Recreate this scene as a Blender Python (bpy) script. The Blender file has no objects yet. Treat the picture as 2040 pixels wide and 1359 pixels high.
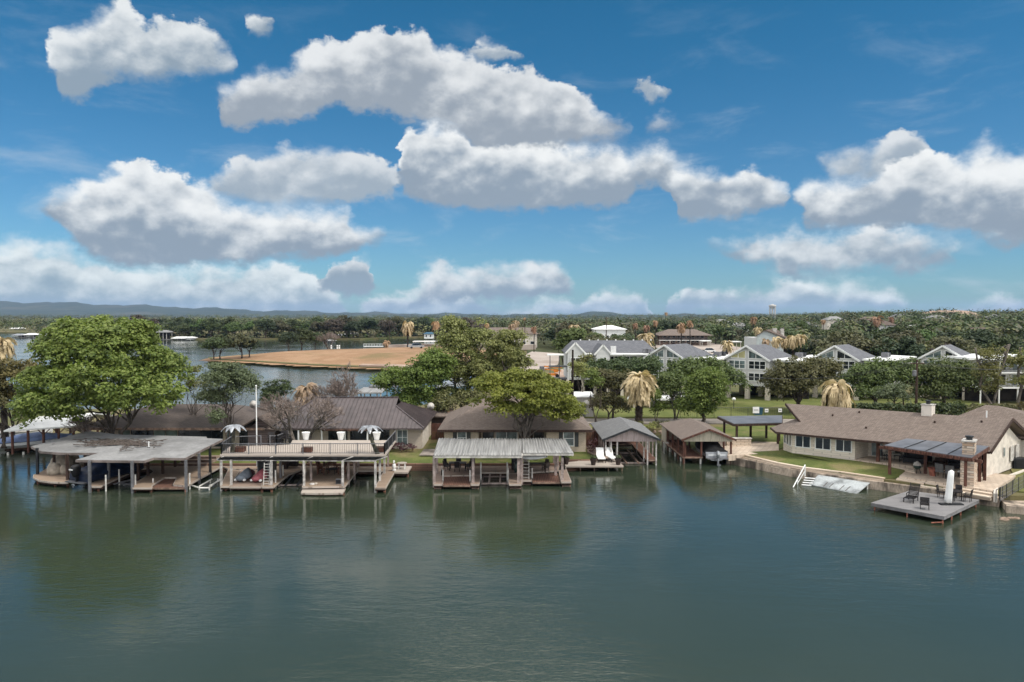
import bpy, math, random
import numpy as np
from math import radians, sin, cos, pi, atan, atan2, hypot, sqrt
from mathutils import Vector, Matrix, noise as mnoise
scene = bpy.context.scene
COL = scene.collection
# ------------------------------------------------------------------ camera
CAM_Z, FPX, PITCH = 15.6, 1500.0, atan(51.5/1500.0)
cd = bpy.data.cameras.new('camera'); cam = bpy.data.objects.new('camera', cd); COL.objects.link(cam)
cam.location = (0, 0, CAM_Z); cam.rotation_euler = (radians(90)-PITCH, 0, 0)
cd.sensor_width = 36; cd.lens = FPX/2040*36; cd.clip_start = 0.5; cd.clip_end = 40000
scene.camera = cam
scene.view_settings.view_transform = 'Standard'; scene.view_settings.look = 'None'
scene.view_settings.exposure = 0.55; scene.view_settings.gamma = 1.0
try:
    scene.cycles.max_bounces = 6; scene.cycles.transparent_max_bounces = 12
    scene.cycles.volume_bounces = 0
except Exception: pass

def ray(u, v):
    cx = (u-1020)/FPX; cz = -(v-679.5)/FPX
    return cx, cos(PITCH)+cz*sin(PITCH), -sin(PITCH)+cz*cos(PITCH)
def G(u, v, z=0.0):
    "photo pixel -> ground point on the level z"
    a, b, c = ray(u, v); t = (z-CAM_Z)/c
    return (a*t, b*t)
def XZ(u, v, Y):
    "photo pixel -> (x, z) on the vertical plane y = Y"
    a, b, c = ray(u, v); return (a/b*Y, CAM_Z+Y*c/b)
def PJ(x, y, z):
    "world -> photo pixel"
    dz = z-CAM_Z; f = y*cos(PITCH)-dz*sin(PITCH); up = y*sin(PITCH)+dz*cos(PITCH)
    return 1020+FPX*x/f, 679.5-FPX*up/f
def AZEL(u, v):
    a, b, c = ray(u, v)
    return atan2(a, b), atan2(c, hypot(a, b))

# ------------------------------------------------------------------ sun
SUN_EL, SUN_AZ = radians(52), radians(118)      # azimuth clockwise from +Y: right and a little behind the camera
sd = bpy.data.lights.new('sun', 'SUN'); sun = bpy.data.objects.new('sun', sd); COL.objects.link(sun)
sd.energy = 2.0; sd.angle = radians(12); sd.color = (1.0, 0.95, 0.86)
sv = Vector((sin(SUN_AZ)*cos(SUN_EL), cos(SUN_AZ)*cos(SUN_EL), sin(SUN_EL)))
sun.rotation_euler = sv.to_track_quat('Z', 'Y').to_euler(); sun.location = (30, -20, 60)

# ------------------------------------------------------------------ world: Nishita sky with a field of cumulus
world = bpy.data.worlds.new('World'); scene.world = world; world.use_nodes = True
class NT:
    def __init__(s, tree): s.t = tree; s.n = tree.nodes; s.l = tree.links
    def node(s, typ, **kw):
        nd = s.n.new(typ)
        for k, v in kw.items(): setattr(nd, k, v)
        return nd
    def put(s, sock, v):
        if v is None: return
        if hasattr(v, 'is_output'): s.l.new(v, sock)
        else: sock.default_value = v
    def m(s, op, a, b=None, c=None, clamp=False):
        nd = s.node('ShaderNodeMath', operation=op, use_clamp=clamp)
        for i, q in enumerate((a, b, c)):
            if q is not None: s.put(nd.inputs[i], q)
        return nd.outputs[0]
    def vm(s, op, a, b=None):
        nd = s.node('ShaderNodeVectorMath', operation=op); s.put(nd.inputs[0], a)
        if b is not None:
            if op == 'SCALE': s.put(nd.inputs['Scale'], b)
            else: s.put(nd.inputs[1], b)
        return nd.outputs[0]
    def ss(s, x, lo, hi, a=0.0, b=1.0):
        nd = s.node('ShaderNodeMapRange', interpolation_type='SMOOTHSTEP')
        s.put(nd.inputs['Value'], x); s.put(nd.inputs['From Min'], lo); s.put(nd.inputs['From Max'], hi)
        s.put(nd.inputs['To Min'], a); s.put(nd.inputs['To Max'], b); return nd.outputs['Result']
    def mix(s, f, a, b, mode='MIX'):
        nd = s.node('ShaderNodeMix', data_type='RGBA', blend_type=mode)
        s.put(nd.inputs[0], f); s.put(nd.inputs[6], a); s.put(nd.inputs[7], b); return nd.outputs[2]
    def noise(s, vec, scale, detail=3, rough=.5, out='Fac', dist=0.0):
        nd = s.node('ShaderNodeTexNoise'); s.put(nd.inputs['Vector'], vec); s.put(nd.inputs['Scale'], scale)
        s.put(nd.inputs['Detail'], detail); s.put(nd.inputs['Roughness'], rough); s.put(nd.inputs['Distortion'], dist)
        return nd.outputs[out]
def rgba(c): return (c[0], c[1], c[2], 1.0)

def build_world():
    W = NT(world.node_tree); W.n.clear()
    tc = W.node('ShaderNodeTexCoord').outputs['Generated']
    sky = W.node('ShaderNodeTexSky', sky_type='NISHITA')
    sky.sun_disc = False; sky.sun_elevation = SUN_EL; sky.sun_rotation = SUN_AZ
    sky.altitude = 300; sky.air_density = 1.0; sky.dust_density = 0.4; sky.ozone_density = 2.5
    sp = W.node('ShaderNodeSeparateXYZ'); W.put(sp.inputs[0], tc)
    x, y, z = sp.outputs
    az = W.m('ARCTAN2', x, y)
    hl = W.m('SQRT', W.m('ADD', W.m('MULTIPLY', x, x), W.m('MULTIPLY', y, y)))
    el = W.m('ARCTAN2', z, hl)
    # deepen the clear blue (polarised look of the photograph)
    skc = W.mix(1.0, sky.outputs[0], (0.40, 0.60, 0.70, 1), 'MULTIPLY')
    hz = W.ss(el, 0.0, 0.42)
    skc = W.mix(1.0, skc, W.mix(hz, (0.80, 0.87, 0.95, 1), (0.29, 0.81, 0.87, 1)), 'MULTIPLY')
    p = W.node('ShaderNodeCombineXYZ'); W.put(p.inputs[0], az); W.put(p.inputs[1], W.m('MULTIPLY', el, 1.35)); W.put(p.inputs[2], 0.37)
    p = p.outputs[0]
    n1 = W.node('ShaderNodeTexNoise'); W.put(n1.inputs['Vector'], p)
    n1.inputs['Scale'].default_value = 15; n1.inputs['Detail'].default_value = 6; n1.inputs['Roughness'].default_value = 0.60
    s1 = W.node('ShaderNodeSeparateXYZ'); W.put(s1.inputs[0], n1.outputs['Color'])
    dx = W.m('MULTIPLY', W.m('SUBTRACT', s1.outputs[0], .5), 0.060)
    dy = W.m('MULTIPLY', W.m('SUBTRACT', s1.outputs[1], .5), 0.045)
    # cauliflower lumps
    pw = W.vm('ADD', p, W.vm('SCALE', n1.outputs['Color'], 0.012))
    def lump(vec):
        o = None
        for sc, am in ((15, .58), (38, .42)):
            v = W.node('ShaderNodeTexVoronoi', feature='SMOOTH_F1'); W.put(v.inputs['Vector'], vec)
            v.inputs['Scale'].default_value = sc; v.inputs['Smoothness'].default_value = .35
            t = W.m('MULTIPLY', W.m('SUBTRACT', 0.75, v.outputs['Distance']), am)
            o = t if o is None else W.m('ADD', o, t)
        return o
    L0 = lump(pw); fv = W.noise(pw, 70, 4, .6)
    L1 = lump(W.vm('ADD', pw, (-0.009, 0.016, 0.0)))
    relief = W.m('SUBTRACT', L0, L1)
    elw = W.m('ADD', el, dy); azw = W.m('ADD', az, dx)
    soft = W.noise(p, 9, 3, .55)
    AZ0, AZ1, E0, E1 = -0.70, 0.70, -0.02, 0.46
    uin = W.m('DIVIDE', W.m('SUBTRACT', azw, AZ0), AZ1-AZ0)
    def curve(pts):
        nd = W.node('ShaderNodeFloatCurve'); cv = nd.mapping.curves[0]
        P = sorted(((a-AZ0)/(AZ1-AZ0), (e-E0)/(E1-E0)) for a, e in pts)
        Q = [P[0]]
        for q in P[1:]:
            if q[0]-Q[-1][0] > 0.0015: Q.append(q)
        while len(cv.points) < len(Q): cv.points.new(0.5, 0.5)
        for pt, (a, b) in zip(cv.points, Q):
            pt.location = (min(max(a, 0), 1), min(max(b, 0), 1)); pt.handle_type = 'VECTOR'
        nd.mapping.use_clip = False; nd.mapping.extend = 'HORIZONTAL'; nd.mapping.update(); W.put(nd.inputs['Value'], uin)
        return W.m('ADD', W.m('MULTIPLY', nd.outputs[0], E1-E0), E0)
    def sheet(clouds, skyc, white, grey, dens=1.0, botsoft=0.012, topsoft=0.0045):
        tp, bt = [], []
        cl = sorted(clouds, key=lambda c: c[0][0][0]); last = None
        for top, bot in cl:
            u0, u1 = top[0][0], top[-1][0]
            if last is None or u0-last > 14:
                gp_ = 24 if last is None else min(24, (u0-last)*.48)
                if last is not None: tp.append((last+gp_, lv+22)); bt.append((last+gp_, lv-22))
                vm = .5*(bot[0][1]+top[0][1]); tp.append((u0-gp_, vm+22)); bt.append((u0-gp_, vm-22))
            tp += [(a, b-7) for a, b in top]; bt += [(a, b+4) for a, b in bot]; last = u1; lv = .5*(bot[-1][1]+top[-1][1])
        tp.append((last+24, lv+22)); bt.append((last+24, lv-22))
        T = W.m('ADD', curve([AZEL(a, b) for a, b in tp]), .003); Bm = curve([AZEL(a, b) for a, b in bt])
        dt = W.m('SUBTRACT', T, W.m('SUBTRACT', elw, W.m('ADD', W.m('MULTIPLY', W.m('SUBTRACT', L0, .45), 0.022), W.m('ADD', W.m('MULTIPLY', W.m('SUBTRACT', s1.outputs[2], .5), .030), W.m('MULTIPLY', W.m('SUBTRACT', fv, .5), .020)))))
        db = W.m('SUBTRACT', elw, W.m('ADD', Bm, W.m('ADD', -0.006, W.m('MULTIPLY', W.m('SUBTRACT', fv, .5), .020))))
        d = W.m('MULTIPLY', W.ss(dt, -.001, W.m('ADD', topsoft*1.25, W.ss(soft, .40, .62, .001, .028))), W.ss(db, -.002, W.m('ADD', botsoft, W.ss(soft, .5, .7, 0.0, .012))))
        d = W.m('MULTIPLY', d, dens)
        infr = W.m('MULTIPLY', W.m('GREATER_THAN', uin, 0.0), W.m('LESS_THAN', uin, 1.0))
        d = W.m('MULTIPLY', d, infr)
        h = W.m('DIVIDE', W.m('SUBTRACT', elw, Bm), W.m('MAXIMUM', W.m('SUBTRACT', T, Bm), 0.02))
        edge = W.ss(dt, 0.0, 0.03, 0.16, 0.0)
        sh = W.m('ADD', W.m('ADD', W.m('MULTIPLY', h, 1.12), W.m('ADD', W.m('MULTIPLY', relief, .85), W.m('MULTIPLY', W.m('SUBTRACT', fv, .5), .60))), W.m('ADD', edge, W.m('MULTIPLY', W.m('SUBTRACT', soft, .5), 1.3)))
        sh = W.m('ADD', sh, W.m('MULTIPLY', W.m('SUBTRACT', s1.outputs[2], .5), .95)); sh = W.ss(sh, 0.05, 1.15)
        col = W.mix(sh, rgba(grey), rgba(white))
        return W.mix(d, skyc, col)
    B10 = 10.0   # the background strength below is 0.1
    def c(*v): return tuple(q*B10/1.464 for q in v)
    F = ([(-120,480),(-20,478),(20,458),(62,455),(78,480),(130,478),(150,500),(250,522),(370,522),(440,517),(560,515),(600,535),(640,572),(688,590)],
         [(-120,640),(688,640)])
    low = ([(716,592),(760,583),(800,575),(838,548),(862,540),(900,575),(1000,590),(1140,595)], [(716,640),(1140,640)])
    sm = ([(1152,605),(1185,578),(1210,568),(1250,570),(1285,582),(1303,615)], [(1152,640),(1303,640)])
    I_ = ([(1322,598),(1370,565),(1420,572),(1500,562),(1540,545),(1600,545),(1700,545),(1740,562),(1800,575),(1815,602)],
          [(1322,622),(1500,628),(1700,615),(1815,612)])
    M_ = ([(1868,622),(1900,612),(1935,605),(1975,590),(2010,582),(2080,590)], [(1868,640),(2080,640)])
    mpv = W.node('ShaderNodeMapping'); W.put(mpv.inputs[0], p); mpv.inputs['Scale'].default_value = (1, 2.4, 1)
    veil = W.m('MULTIPLY', W.ss(W.noise(mpv.outputs[0], 6.5, 7, .62, dist=.4), .50, .78), W.ss(el, .50, .02, .0, .42))
    skc = W.mix(veil, skc, rgba(c(.62,.70,.76)))
    col = sheet([F, low, sm, I_, M_], skc, c(.88,.93,.93), c(.32,.42,.50), .93, .02, .008)
    A = ([(100,95),(120,38),(180,5),(230,-5),(262,30),(278,48),(300,45),(380,43),(402,55),(440,78),(456,98)],
         [(100,165),(112,185),(150,190),(190,168),(250,166),(330,152),(400,146),(456,128)])
    Gc = ([(640,560),(655,522),(700,507),(733,515),(742,545)], [(640,575),(690,588),(742,572)])
    H = ([(806,585),(830,550),(860,520),(890,515),(930,532),(965,515),(1000,520),(1050,511),(1100,515),(1135,540),(1147,570)],
         [(806,612),(860,600),(1000,590),(1147,580)])
    J = ([(1408,484),(1450,475),(1500,465),(1540,480),(1580,460),(1640,455),(1760,446),(1800,455),(1850,480),(1890,480),(1912,510)],
         [(1408,490),(1460,512),(1530,520),(1560,542),(1640,542),(1750,532),(1850,527),(1912,521)])
    L_ = ([(1935,420),(1975,405),(2040,405),(2100,405)], [(1935,470),(1990,482),(2040,480),(2100,485)])
    E = ([(427,342),(440,325),(500,312),(522,330),(550,290),(580,285),(620,292),(670,290),(690,279),(720,298),(760,318),(786,345)],
         [(427,385),(480,400),(560,405),(700,405),(760,388),(786,372)])
    K2 = ([(1632,312),(1650,290),(1700,285),(1740,290),(1790,268),(1830,270),(1852,296)], [(1632,322),(1660,350),(1760,350),(1852,330)])
    Wsp = ([(940,95),(960,84),(1000,78),(1040,100)], [(940,104),(990,118),(1040,110)])
    Wsp2 = ([(1266,166),(1290,156),(1324,176)], [(1266,172),(1295,184),(1324,183)])
    W3 = ([(480,30),(500,24),(535,34)],[(480,42),(505,56),(535,45)])
    col = sheet([A, W3, Gc, H, J, L_], col, c(.84,.87,.88), c(.30,.38,.46), .95)
    col = sheet([E, K2, Wsp, Wsp2], col, c(.78,.81,.83), c(.38,.45,.52), .93)
    D = ([(72,392),(120,366),(200,350),(215,332),(240,312),(290,310),(320,336),(350,350),(420,352),(440,382),(520,398),(640,405),(690,412),(708,442),(766,452)],
         [(72,400),(110,450),(150,495),(200,515),(300,527),(400,522),(500,512),(600,506),(700,494),(766,476)])
    C_ = ([(786,330),(800,290),(820,256),(860,238),(910,240),(935,268),(1000,285),(1100,285),(1180,280),(1235,275),(1262,305),(1290,288),(1320,280),(1360,308),(1395,318),(1440,325),(1480,332),(1510,325),(1540,345),(1566,352)],
          [(786,342),(820,382),(870,402),(960,413),(1060,411),(1200,406),(1240,396),(1262,372),(1335,360),(1350,428),(1380,436),(1450,432),(1500,416),(1566,408)])
    K = ([(1582,370),(1600,347),(1650,352),(1700,342),(1800,330),(1822,300),(1900,300),(1950,270),(2000,275),(2040,290),(2110,300)],
         [(1582,402),(1600,438),(1650,450),(1750,446),(1850,450),(1900,460),(2040,468),(2110,480)])
    col = sheet([D, K], col, c(.92,.94,.94), c(.29,.36,.44), .97)
    col = sheet([C_], col, c(.92,.94,.94), c(.30,.37,.45), .97)
    Bc = ([(430,176),(455,160),(482,130),(520,120),(550,130),(562,140),(590,110),(640,80),(700,73),(740,60),(800,50),(840,60),(864,95),(900,100),(960,115),(1000,140),(1060,136),(1100,156),(1140,165),(1160,190),(1200,210),(1240,230),(1256,250)],
          [(430,186),(450,243),(500,245),(600,243),(640,230),(672,192),(700,220),(760,215),(840,230),(900,250),(960,282),(1060,288),(1200,282),(1256,266)])
    Wd = ([(1290,240),(1320,222),(1364,240)], [(1290,250),(1330,260),(1364,252)])
    col = sheet([Bc, Wd], col, c(.84,.86,.87), c(.34,.39,.45), .95)
    # the rest of the sky dome (behind and above the photograph): unseen cumulus, made extra bright to lift ambient light and water reflections
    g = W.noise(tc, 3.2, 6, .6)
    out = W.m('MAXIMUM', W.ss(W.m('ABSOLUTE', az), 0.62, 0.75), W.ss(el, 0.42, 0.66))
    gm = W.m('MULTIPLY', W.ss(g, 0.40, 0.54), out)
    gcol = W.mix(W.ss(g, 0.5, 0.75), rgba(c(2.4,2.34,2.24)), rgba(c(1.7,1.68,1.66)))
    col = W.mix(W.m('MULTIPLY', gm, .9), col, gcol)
    # below the horizon: dull ground tone
    col = W.mix(W.ss(el, -0.03, -0.005), rgba(c(.07,.08,.07)), col)
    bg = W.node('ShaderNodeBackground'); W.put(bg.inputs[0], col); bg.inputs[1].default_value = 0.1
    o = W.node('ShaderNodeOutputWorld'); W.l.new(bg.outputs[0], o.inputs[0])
    try: world.cycles.sampling_method = 'MANUAL'; world.cycles.sample_map_resolution = 512
    except Exception: pass
build_world()
# ------------------------------------------------------------------ materials
MATS = {}
def mat(name, col, rough=.8, var=.12, scale=3.0, col2=None, bump=0.0, bscale=None, metal=0.0, spec=0.3, stretch=(1,1,1), fine=0.0, coat=0.0):
    "procedural surface: base colour varied by two noises, optional second tone, optional bump"
    if name in MATS: return MATS[name]
    m = bpy.data.materials.new(name); m.use_nodes = True; N = NT(m.node_tree); N.n.clear()
    bs = N.node('ShaderNodeBsdfPrincipled'); o = N.node('ShaderNodeOutputMaterial'); N.l.new(bs.outputs[0], o.inputs[0])
    tc = N.node('ShaderNodeTexCoord').outputs['Object']
    mp = N.node('ShaderNodeMapping'); N.put(mp.inputs[0], tc); mp.inputs['Scale'].default_value = stretch; v = mp.outputs[0]
    n = N.noise(v, scale, 4, .6)
    c2 = col2 or tuple(q*(1-2.2*var) for q in col)
    c = N.mix(N.ss(n, .36, .64), rgba(c2), rgba(tuple(min(q*(1+var*.6), .95) for q in col)))
    if fine:
        f = N.noise(v, scale*9, 2, .7); c = N.mix(N.ss(f, .3, .7, fine, 0), c, (0.0, 0.0, 0.0, 1))
    N.put(bs.inputs['Base Color'], c); bs.inputs['Roughness'].default_value = rough
    bs.inputs['Metallic'].default_value = metal; bs.inputs['Specular IOR Level'].default_value = spec
    if coat: bs.inputs['Coat Weight'].default_value = coat
    if bump:
        b = N.node('ShaderNodeBump'); b.inputs['Strength'].default_value = bump; b.inputs['Distance'].default_value = .05
        N.put(b.inputs['Height'], N.noise(v, bscale or scale*4, 4, .6)); N.l.new(b.outputs[0], bs.inputs['Normal'])
    MATS[name] = m; return m
def brick(name, c1, c2, mortar, w=.4, h=.15, ms=.012, rough=.85, rot=(0,0,0), var=.5, bump=.3, axis='XZ', squash=1.0):
    "masonry, shingles, planks or siding from the brick texture; axis says which two object axes carry it"
    if name in MATS: return MATS[name]
    m = bpy.data.materials.new(name); m.use_nodes = True; N = NT(m.node_tree); N.n.clear()
    bs = N.node('ShaderNodeBsdfPrincipled'); o = N.node('ShaderNodeOutputMaterial'); N.l.new(bs.outputs[0], o.inputs[0])
    tc = N.node('ShaderNodeTexCoord').outputs['Object']
    s = N.node('ShaderNodeSeparateXYZ'); N.put(s.inputs[0], tc); q = {'X': s.outputs[0], 'Y': s.outputs[1], 'Z': s.outputs[2]}
    q['D'] = N.m('ADD', q['X'], N.m('MULTIPLY', q['Y'], .83))
    cb = N.node('ShaderNodeCombineXYZ'); N.put(cb.inputs[0], q[axis[0]]); N.put(cb.inputs[1], q[axis[1]])
    b = N.node('ShaderNodeTexBrick'); N.put(b.inputs['Vector'], cb.outputs[0]); b.inputs['Scale'].default_value = 1
    b.inputs['Color1'].default_value = rgba(c1); b.inputs['Color2'].default_value = rgba(c2); b.inputs['Mortar'].default_value = rgba(mortar)
    b.inputs['Brick Width'].default_value = w; b.inputs['Row Height'].default_value = h; b.inputs['Mortar Size'].default_value = ms
    b.inputs['Bias'].default_value = 0; b.offset = .5
    n = N.noise(tc, 1.1, 5, .65)
    c = N.mix(N.ss(n, .3, .7, var*.7, 0), b.outputs['Color'], N.mix(.5, rgba(mortar), rgba(c1)))
    N.put(bs.inputs['Base Color'], c); bs.inputs['Roughness'].default_value = rough; bs.inputs['Specular IOR Level'].default_value = .25
    if bump:
        bp = N.node('ShaderNodeBump'); bp.inputs['Strength'].default_value = bump; bp.inputs['Distance'].default_value = .02
        N.put(bp.inputs['Height'], b.outputs['Fac']); bp.invert = True; N.l.new(bp.outputs[0], bs.inputs['Normal'])
    MATS[name] = m; return m
def leafmat(name, c1, c2, c3=None, trans=.22, scale=.5, isl=.6):
    "foliage: colour differs from clump to clump and from leaf to leaf"
    if name in MATS: return MATS[name]
    m = bpy.data.materials.new(name); m.use_nodes = True; N = NT(m.node_tree); N.n.clear()
    tc = N.node('ShaderNodeTexCoord').outputs['Object']; ge = N.node('ShaderNodeNewGeometry'); oi = N.node('ShaderNodeObjectInfo')
    c = N.mix(N.ss(N.noise(tc, scale, 3, .6), .35, .65), rgba(c1), rgba(c2))
    c = N.mix(N.m('MULTIPLY', ge.outputs['Random Per Island'], isl), c, rgba(c3 or tuple(min(1, q*1.5) for q in c2)))
    hs = N.node('ShaderNodeHueSaturation'); N.put(hs.inputs['Color'], c)
    N.put(hs.inputs['Value'], N.m('ADD', .78, N.m('MULTIPLY', oi.outputs['Random'], .44)))
    N.put(hs.inputs['Hue'], N.m('ADD', .485, N.m('MULTIPLY', oi.outputs['Random'], .03))); c = hs.outputs[0]
    d = N.node('ShaderNodeBsdfPrincipled'); N.put(d.inputs['Base Color'], c); d.inputs['Roughness'].default_value = .55; d.inputs['Specular IOR Level'].default_value = .25
    t = N.node('ShaderNodeBsdfTranslucent'); N.put(t.inputs[0], N.mix(1, c, (1.1, 1.25, .6, 1), 'MULTIPLY'))
    x = N.node('ShaderNodeMixShader'); x.inputs[0].default_value = trans; N.l.new(d.outputs[0], x.inputs[1]); N.l.new(t.outputs[0], x.inputs[2])
    o = N.node('ShaderNodeOutputMaterial'); N.l.new(x.outputs[0], o.inputs[0]); MATS[name] = m; return m

# ------------------------------------------------------------------ mesh builder
class MB:
    def __init__(s): s.v = []; s.f = []
    def add(s, vs, fs):
        k = len(s.v); s.v += [tuple(p) for p in vs]; s.f += [tuple(i+k for i in f) for f in fs]; return s
    def box(s, x0, y0, z0, x1, y1, z1):
        return s.add([(x0,y0,z0),(x1,y0,z0),(x1,y1,z0),(x0,y1,z0),(x0,y0,z1),(x1,y0,z1),(x1,y1,z1),(x0,y1,z1)],
                     [(0,3,2,1),(4,5,6,7),(0,1,5,4),(1,2,6,5),(2,3,7,6),(3,0,4,7)])
    def cbox(s, c, sx, sy, sz, rz=0, rx=0, ry=0):
        M = Matrix.Translation(c) @ Matrix.Rotation(rz, 4, 'Z') @ Matrix.Rotation(ry, 4, 'Y') @ Matrix.Rotation(rx, 4, 'X')
        b = MB().box(-sx/2, -sy/2, -sz/2, sx/2, sy/2, sz/2); return s.add([M @ Vector(p) for p in b.v], b.f)
    def beam(s, a, b, w, h):
        "rectangular bar from a to b"
        a, b = Vector(a), Vector(b); d = (b-a); L = d.length; d.normalize()
        up = Vector((0,0,1)) if abs(d.z) < .95 else Vector((0,1,0)); r = d.cross(up).normalized(); u = r.cross(d)
        vs = [q+r*i*w/2+u*j*h/2 for q in (a, b) for i, j in ((-1,-1),(1,-1),(1,1),(-1,1))]
        return s.add(vs, [(0,1,2,3),(7,6,5,4),(0,4,5,1),(1,5,6,2),(2,6,7,3),(3,7,4,0)])
    def tube(s, pts, rad, n=6, cap=True):
        pts = [Vector(p) for p in pts]
        if not hasattr(rad, '__len__'): rad = [rad]*len(pts)
        k = len(s.v); side = None
        for i, p in enumerate(pts):
            d = (pts[min(i+1, len(pts)-1)]-pts[max(i-1, 0)]).normalized()
            if side is None: side = d.cross(Vector((0,0,1)) if abs(d.z) < .9 else Vector((1,0,0))).normalized()
            side = (side-d*side.dot(d)).normalized(); b = d.cross(side)
            for j in range(n):
                a = 2*pi*j/n; s.v.append(tuple(p+(side*cos(a)+b*sin(a))*rad[i]))
        for i in range(len(pts)-1):
            for j in range(n):
                a = k+i*n+j; b = k+i*n+(j+1) % n; s.f.append((a, b, b+n, a+n))
        if cap: s.f.append(tuple(k+j for j in range(n))[::-1]); s.f.append(tuple(k+(len(pts)-1)*n+j for j in range(n)))
        return s
    def lathe(s, c, prof, n=12):
        k = len(s.v)
        for r, z in prof:
            for j in range(n): s.v.append((c[0]+r*cos(2*pi*j/n), c[1]+r*sin(2*pi*j/n), c[2]+z))
        for i in range(len(prof)-1):
            for j in range(n): s.f.append((k+i*n+j, k+i*n+(j+1) % n, k+(i+1)*n+(j+1) % n, k+(i+1)*n+j))
        s.f.append(tuple(k+j for j in range(n))[::-1]); s.f.append(tuple(k+(len(prof)-1)*n+j for j in range(n))); return s
    def prism(s, poly, z0, z1):
        n = len(poly); A = sum(poly[i][0]*poly[(i+1) % n][1]-poly[(i+1) % n][0]*poly[i][1] for i in range(n))
        if A < 0: poly = poly[::-1]
        return s.add([(p[0], p[1], z0) for p in poly]+[(p[0], p[1], z1) for p in poly],
                     [tuple(range(n))[::-1], tuple(range(n, 2*n))]+[(i, (i+1) % n, n+(i+1) % n, n+i) for i in range(n)])
    def shell(s, vs, fs, th):
        "a sheet of faces given a thickness downwards"
        n = len(vs); E = {}
        for f in fs:
            for i in range(len(f)): E[(f[i], f[(i+1) % len(f)])] = 1
        F = list(fs)+[tuple(i+n for i in f[::-1]) for f in fs]+[(b, a, a+n, b+n) for (a, b) in E if (b, a) not in E]
        return s.add(list(vs)+[(p[0], p[1], p[2]-th) for p in vs], F)
    def ell(s, c, r, nu=10, nv=6):
        k = len(s.v)
        for i in range(1, nv):
            t = pi*i/nv
            for j in range(nu): s.v.append((c[0]+r[0]*sin(t)*cos(2*pi*j/nu), c[1]+r[1]*sin(t)*sin(2*pi*j/nu), c[2]+r[2]*cos(t)))
        a = len(s.v); s.v.append((c[0], c[1], c[2]+r[2])); s.v.append((c[0], c[1], c[2]-r[2]))
        for i in range(nv-2):
            for j in range(nu): s.f.append((k+i*nu+j, k+(i+1)*nu+j, k+(i+1)*nu+(j+1) % nu, k+i*nu+(j+1) % nu))
        for j in range(nu): s.f.append((a, k+j, k+(j+1) % nu)); s.f.append((a+1, k+(nv-2)*nu+(j+1) % nu, k+(nv-2)*nu+j))
        return s
    def loft(s, secs, closed=True):
        n = len(secs[0]); k = len(s.v)
        for q in secs: s.v += [tuple(p) for p in q]
        for i in range(len(secs)-1):
            for j in range(n if closed else n-1): s.f.append((k+i*n+j, k+i*n+(j+1) % n, k+(i+1)*n+(j+1) % n, k+(i+1)*n+j))
        s.f.append(tuple(k+j for j in range(n))[::-1]); s.f.append(tuple(k+(len(secs)-1)*n+j for j in range(n))); return s
    def xf(s, rz=0, t=(0,0,0), sc=1.0):
        c_, s_ = cos(rz), sin(rz)
        s.v = [((p[0]*c_-p[1]*s_)*sc+t[0], (p[0]*s_+p[1]*c_)*sc+t[1], p[2]*sc+t[2]) for p in s.v]; return s
    def build(s, name, m, parent=None, smooth=False, bev=0):
        off = Vector((0,0,0)); q = parent
        while q is not None: off += q.location; q = q.parent
        if parent is None:
            xs = [p[0] for p in s.v]; ys = [p[1] for p in s.v]; zs = [p[2] for p in s.v]
            off = Vector(((min(xs)+max(xs))/2, (min(ys)+max(ys))/2, min(zs)))
        me = bpy.data.meshes.new(name); me.from_pydata([(p[0]-off.x, p[1]-off.y, p[2]-off.z) for p in s.v], [], s.f)
        me.materials.append(m); ob = bpy.data.objects.new(name, me); COL.objects.link(ob)
        if parent is not None: ob.parent = parent
        else: ob.location = off
        if smooth: me.polygons.foreach_set('use_smooth', [True]*len(me.polygons))
        if bev:
            b = ob.modifiers.new('bevel', 'BEVEL'); b.width = bev; b.segments = 2; b.limit_method = 'ANGLE'
        me.update(); return ob
def npmesh(name, V, F4, m, parent=None, loc=None):
    "a mesh straight from numpy arrays of vertices and quads"
    me = bpy.data.meshes.new(name); me.vertices.add(len(V)); me.vertices.foreach_set('co', V.astype(np.float32).ravel())
    nf = len(F4); me.loops.add(nf*4); me.polygons.add(nf)
    me.loops.foreach_set('vertex_index', F4.astype(np.int32).ravel())
    me.polygons.foreach_set('loop_start', np.arange(0, nf*4, 4, dtype=np.int32))
    me.update(calc_edges=True); me.materials.append(m)
    ob = bpy.data.objects.new(name, me); COL.objects.link(ob)
    if parent is not None: ob.parent = parent
    elif loc is not None: ob.location = loc
    return ob
def tag(o, label, cat, group=None):
    o['label'] = label; o['category'] = cat
    if group: o['group'] = group
    return o
def thing(name, label, cat, loc=(0,0,0), group=None):
    o = bpy.data.objects.new(name, None); COL.objects.link(o); o.location = loc; o.empty_display_size = .5
    return tag(o, label, cat, group)
def struct(o): o['kind'] = 'structure'; return o
def stuff(o, label, cat): o['kind'] = 'stuff'; return tag(o, label, cat)
KIDS = {}
def kids(o): return [c for c in COL.objects if c.parent == o]
def dup(root, loc, rz=0.0, label=None, group=None, sc=None):
    "copy a thing with its parts and sub-parts (shared mesh data)"
    if root.name not in KIDS: KIDS[root.name] = [(c, kids(c)) for c in kids(root)]
    r = root.copy(); COL.objects.link(r); r.location = loc; r.rotation_euler = (0, 0, rz)
    if sc is not None: r.scale = sc if hasattr(sc, '__len__') else (sc, sc, sc)
    if label: r['label'] = label
    if group: r['group'] = group
    for c, gs in KIDS[root.name]:
        cc = c.copy(); COL.objects.link(cc); cc.parent = r
        for g in gs: gg = g.copy(); COL.objects.link(gg); gg.parent = cc
    return r
PROTO_USED = set()
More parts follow.
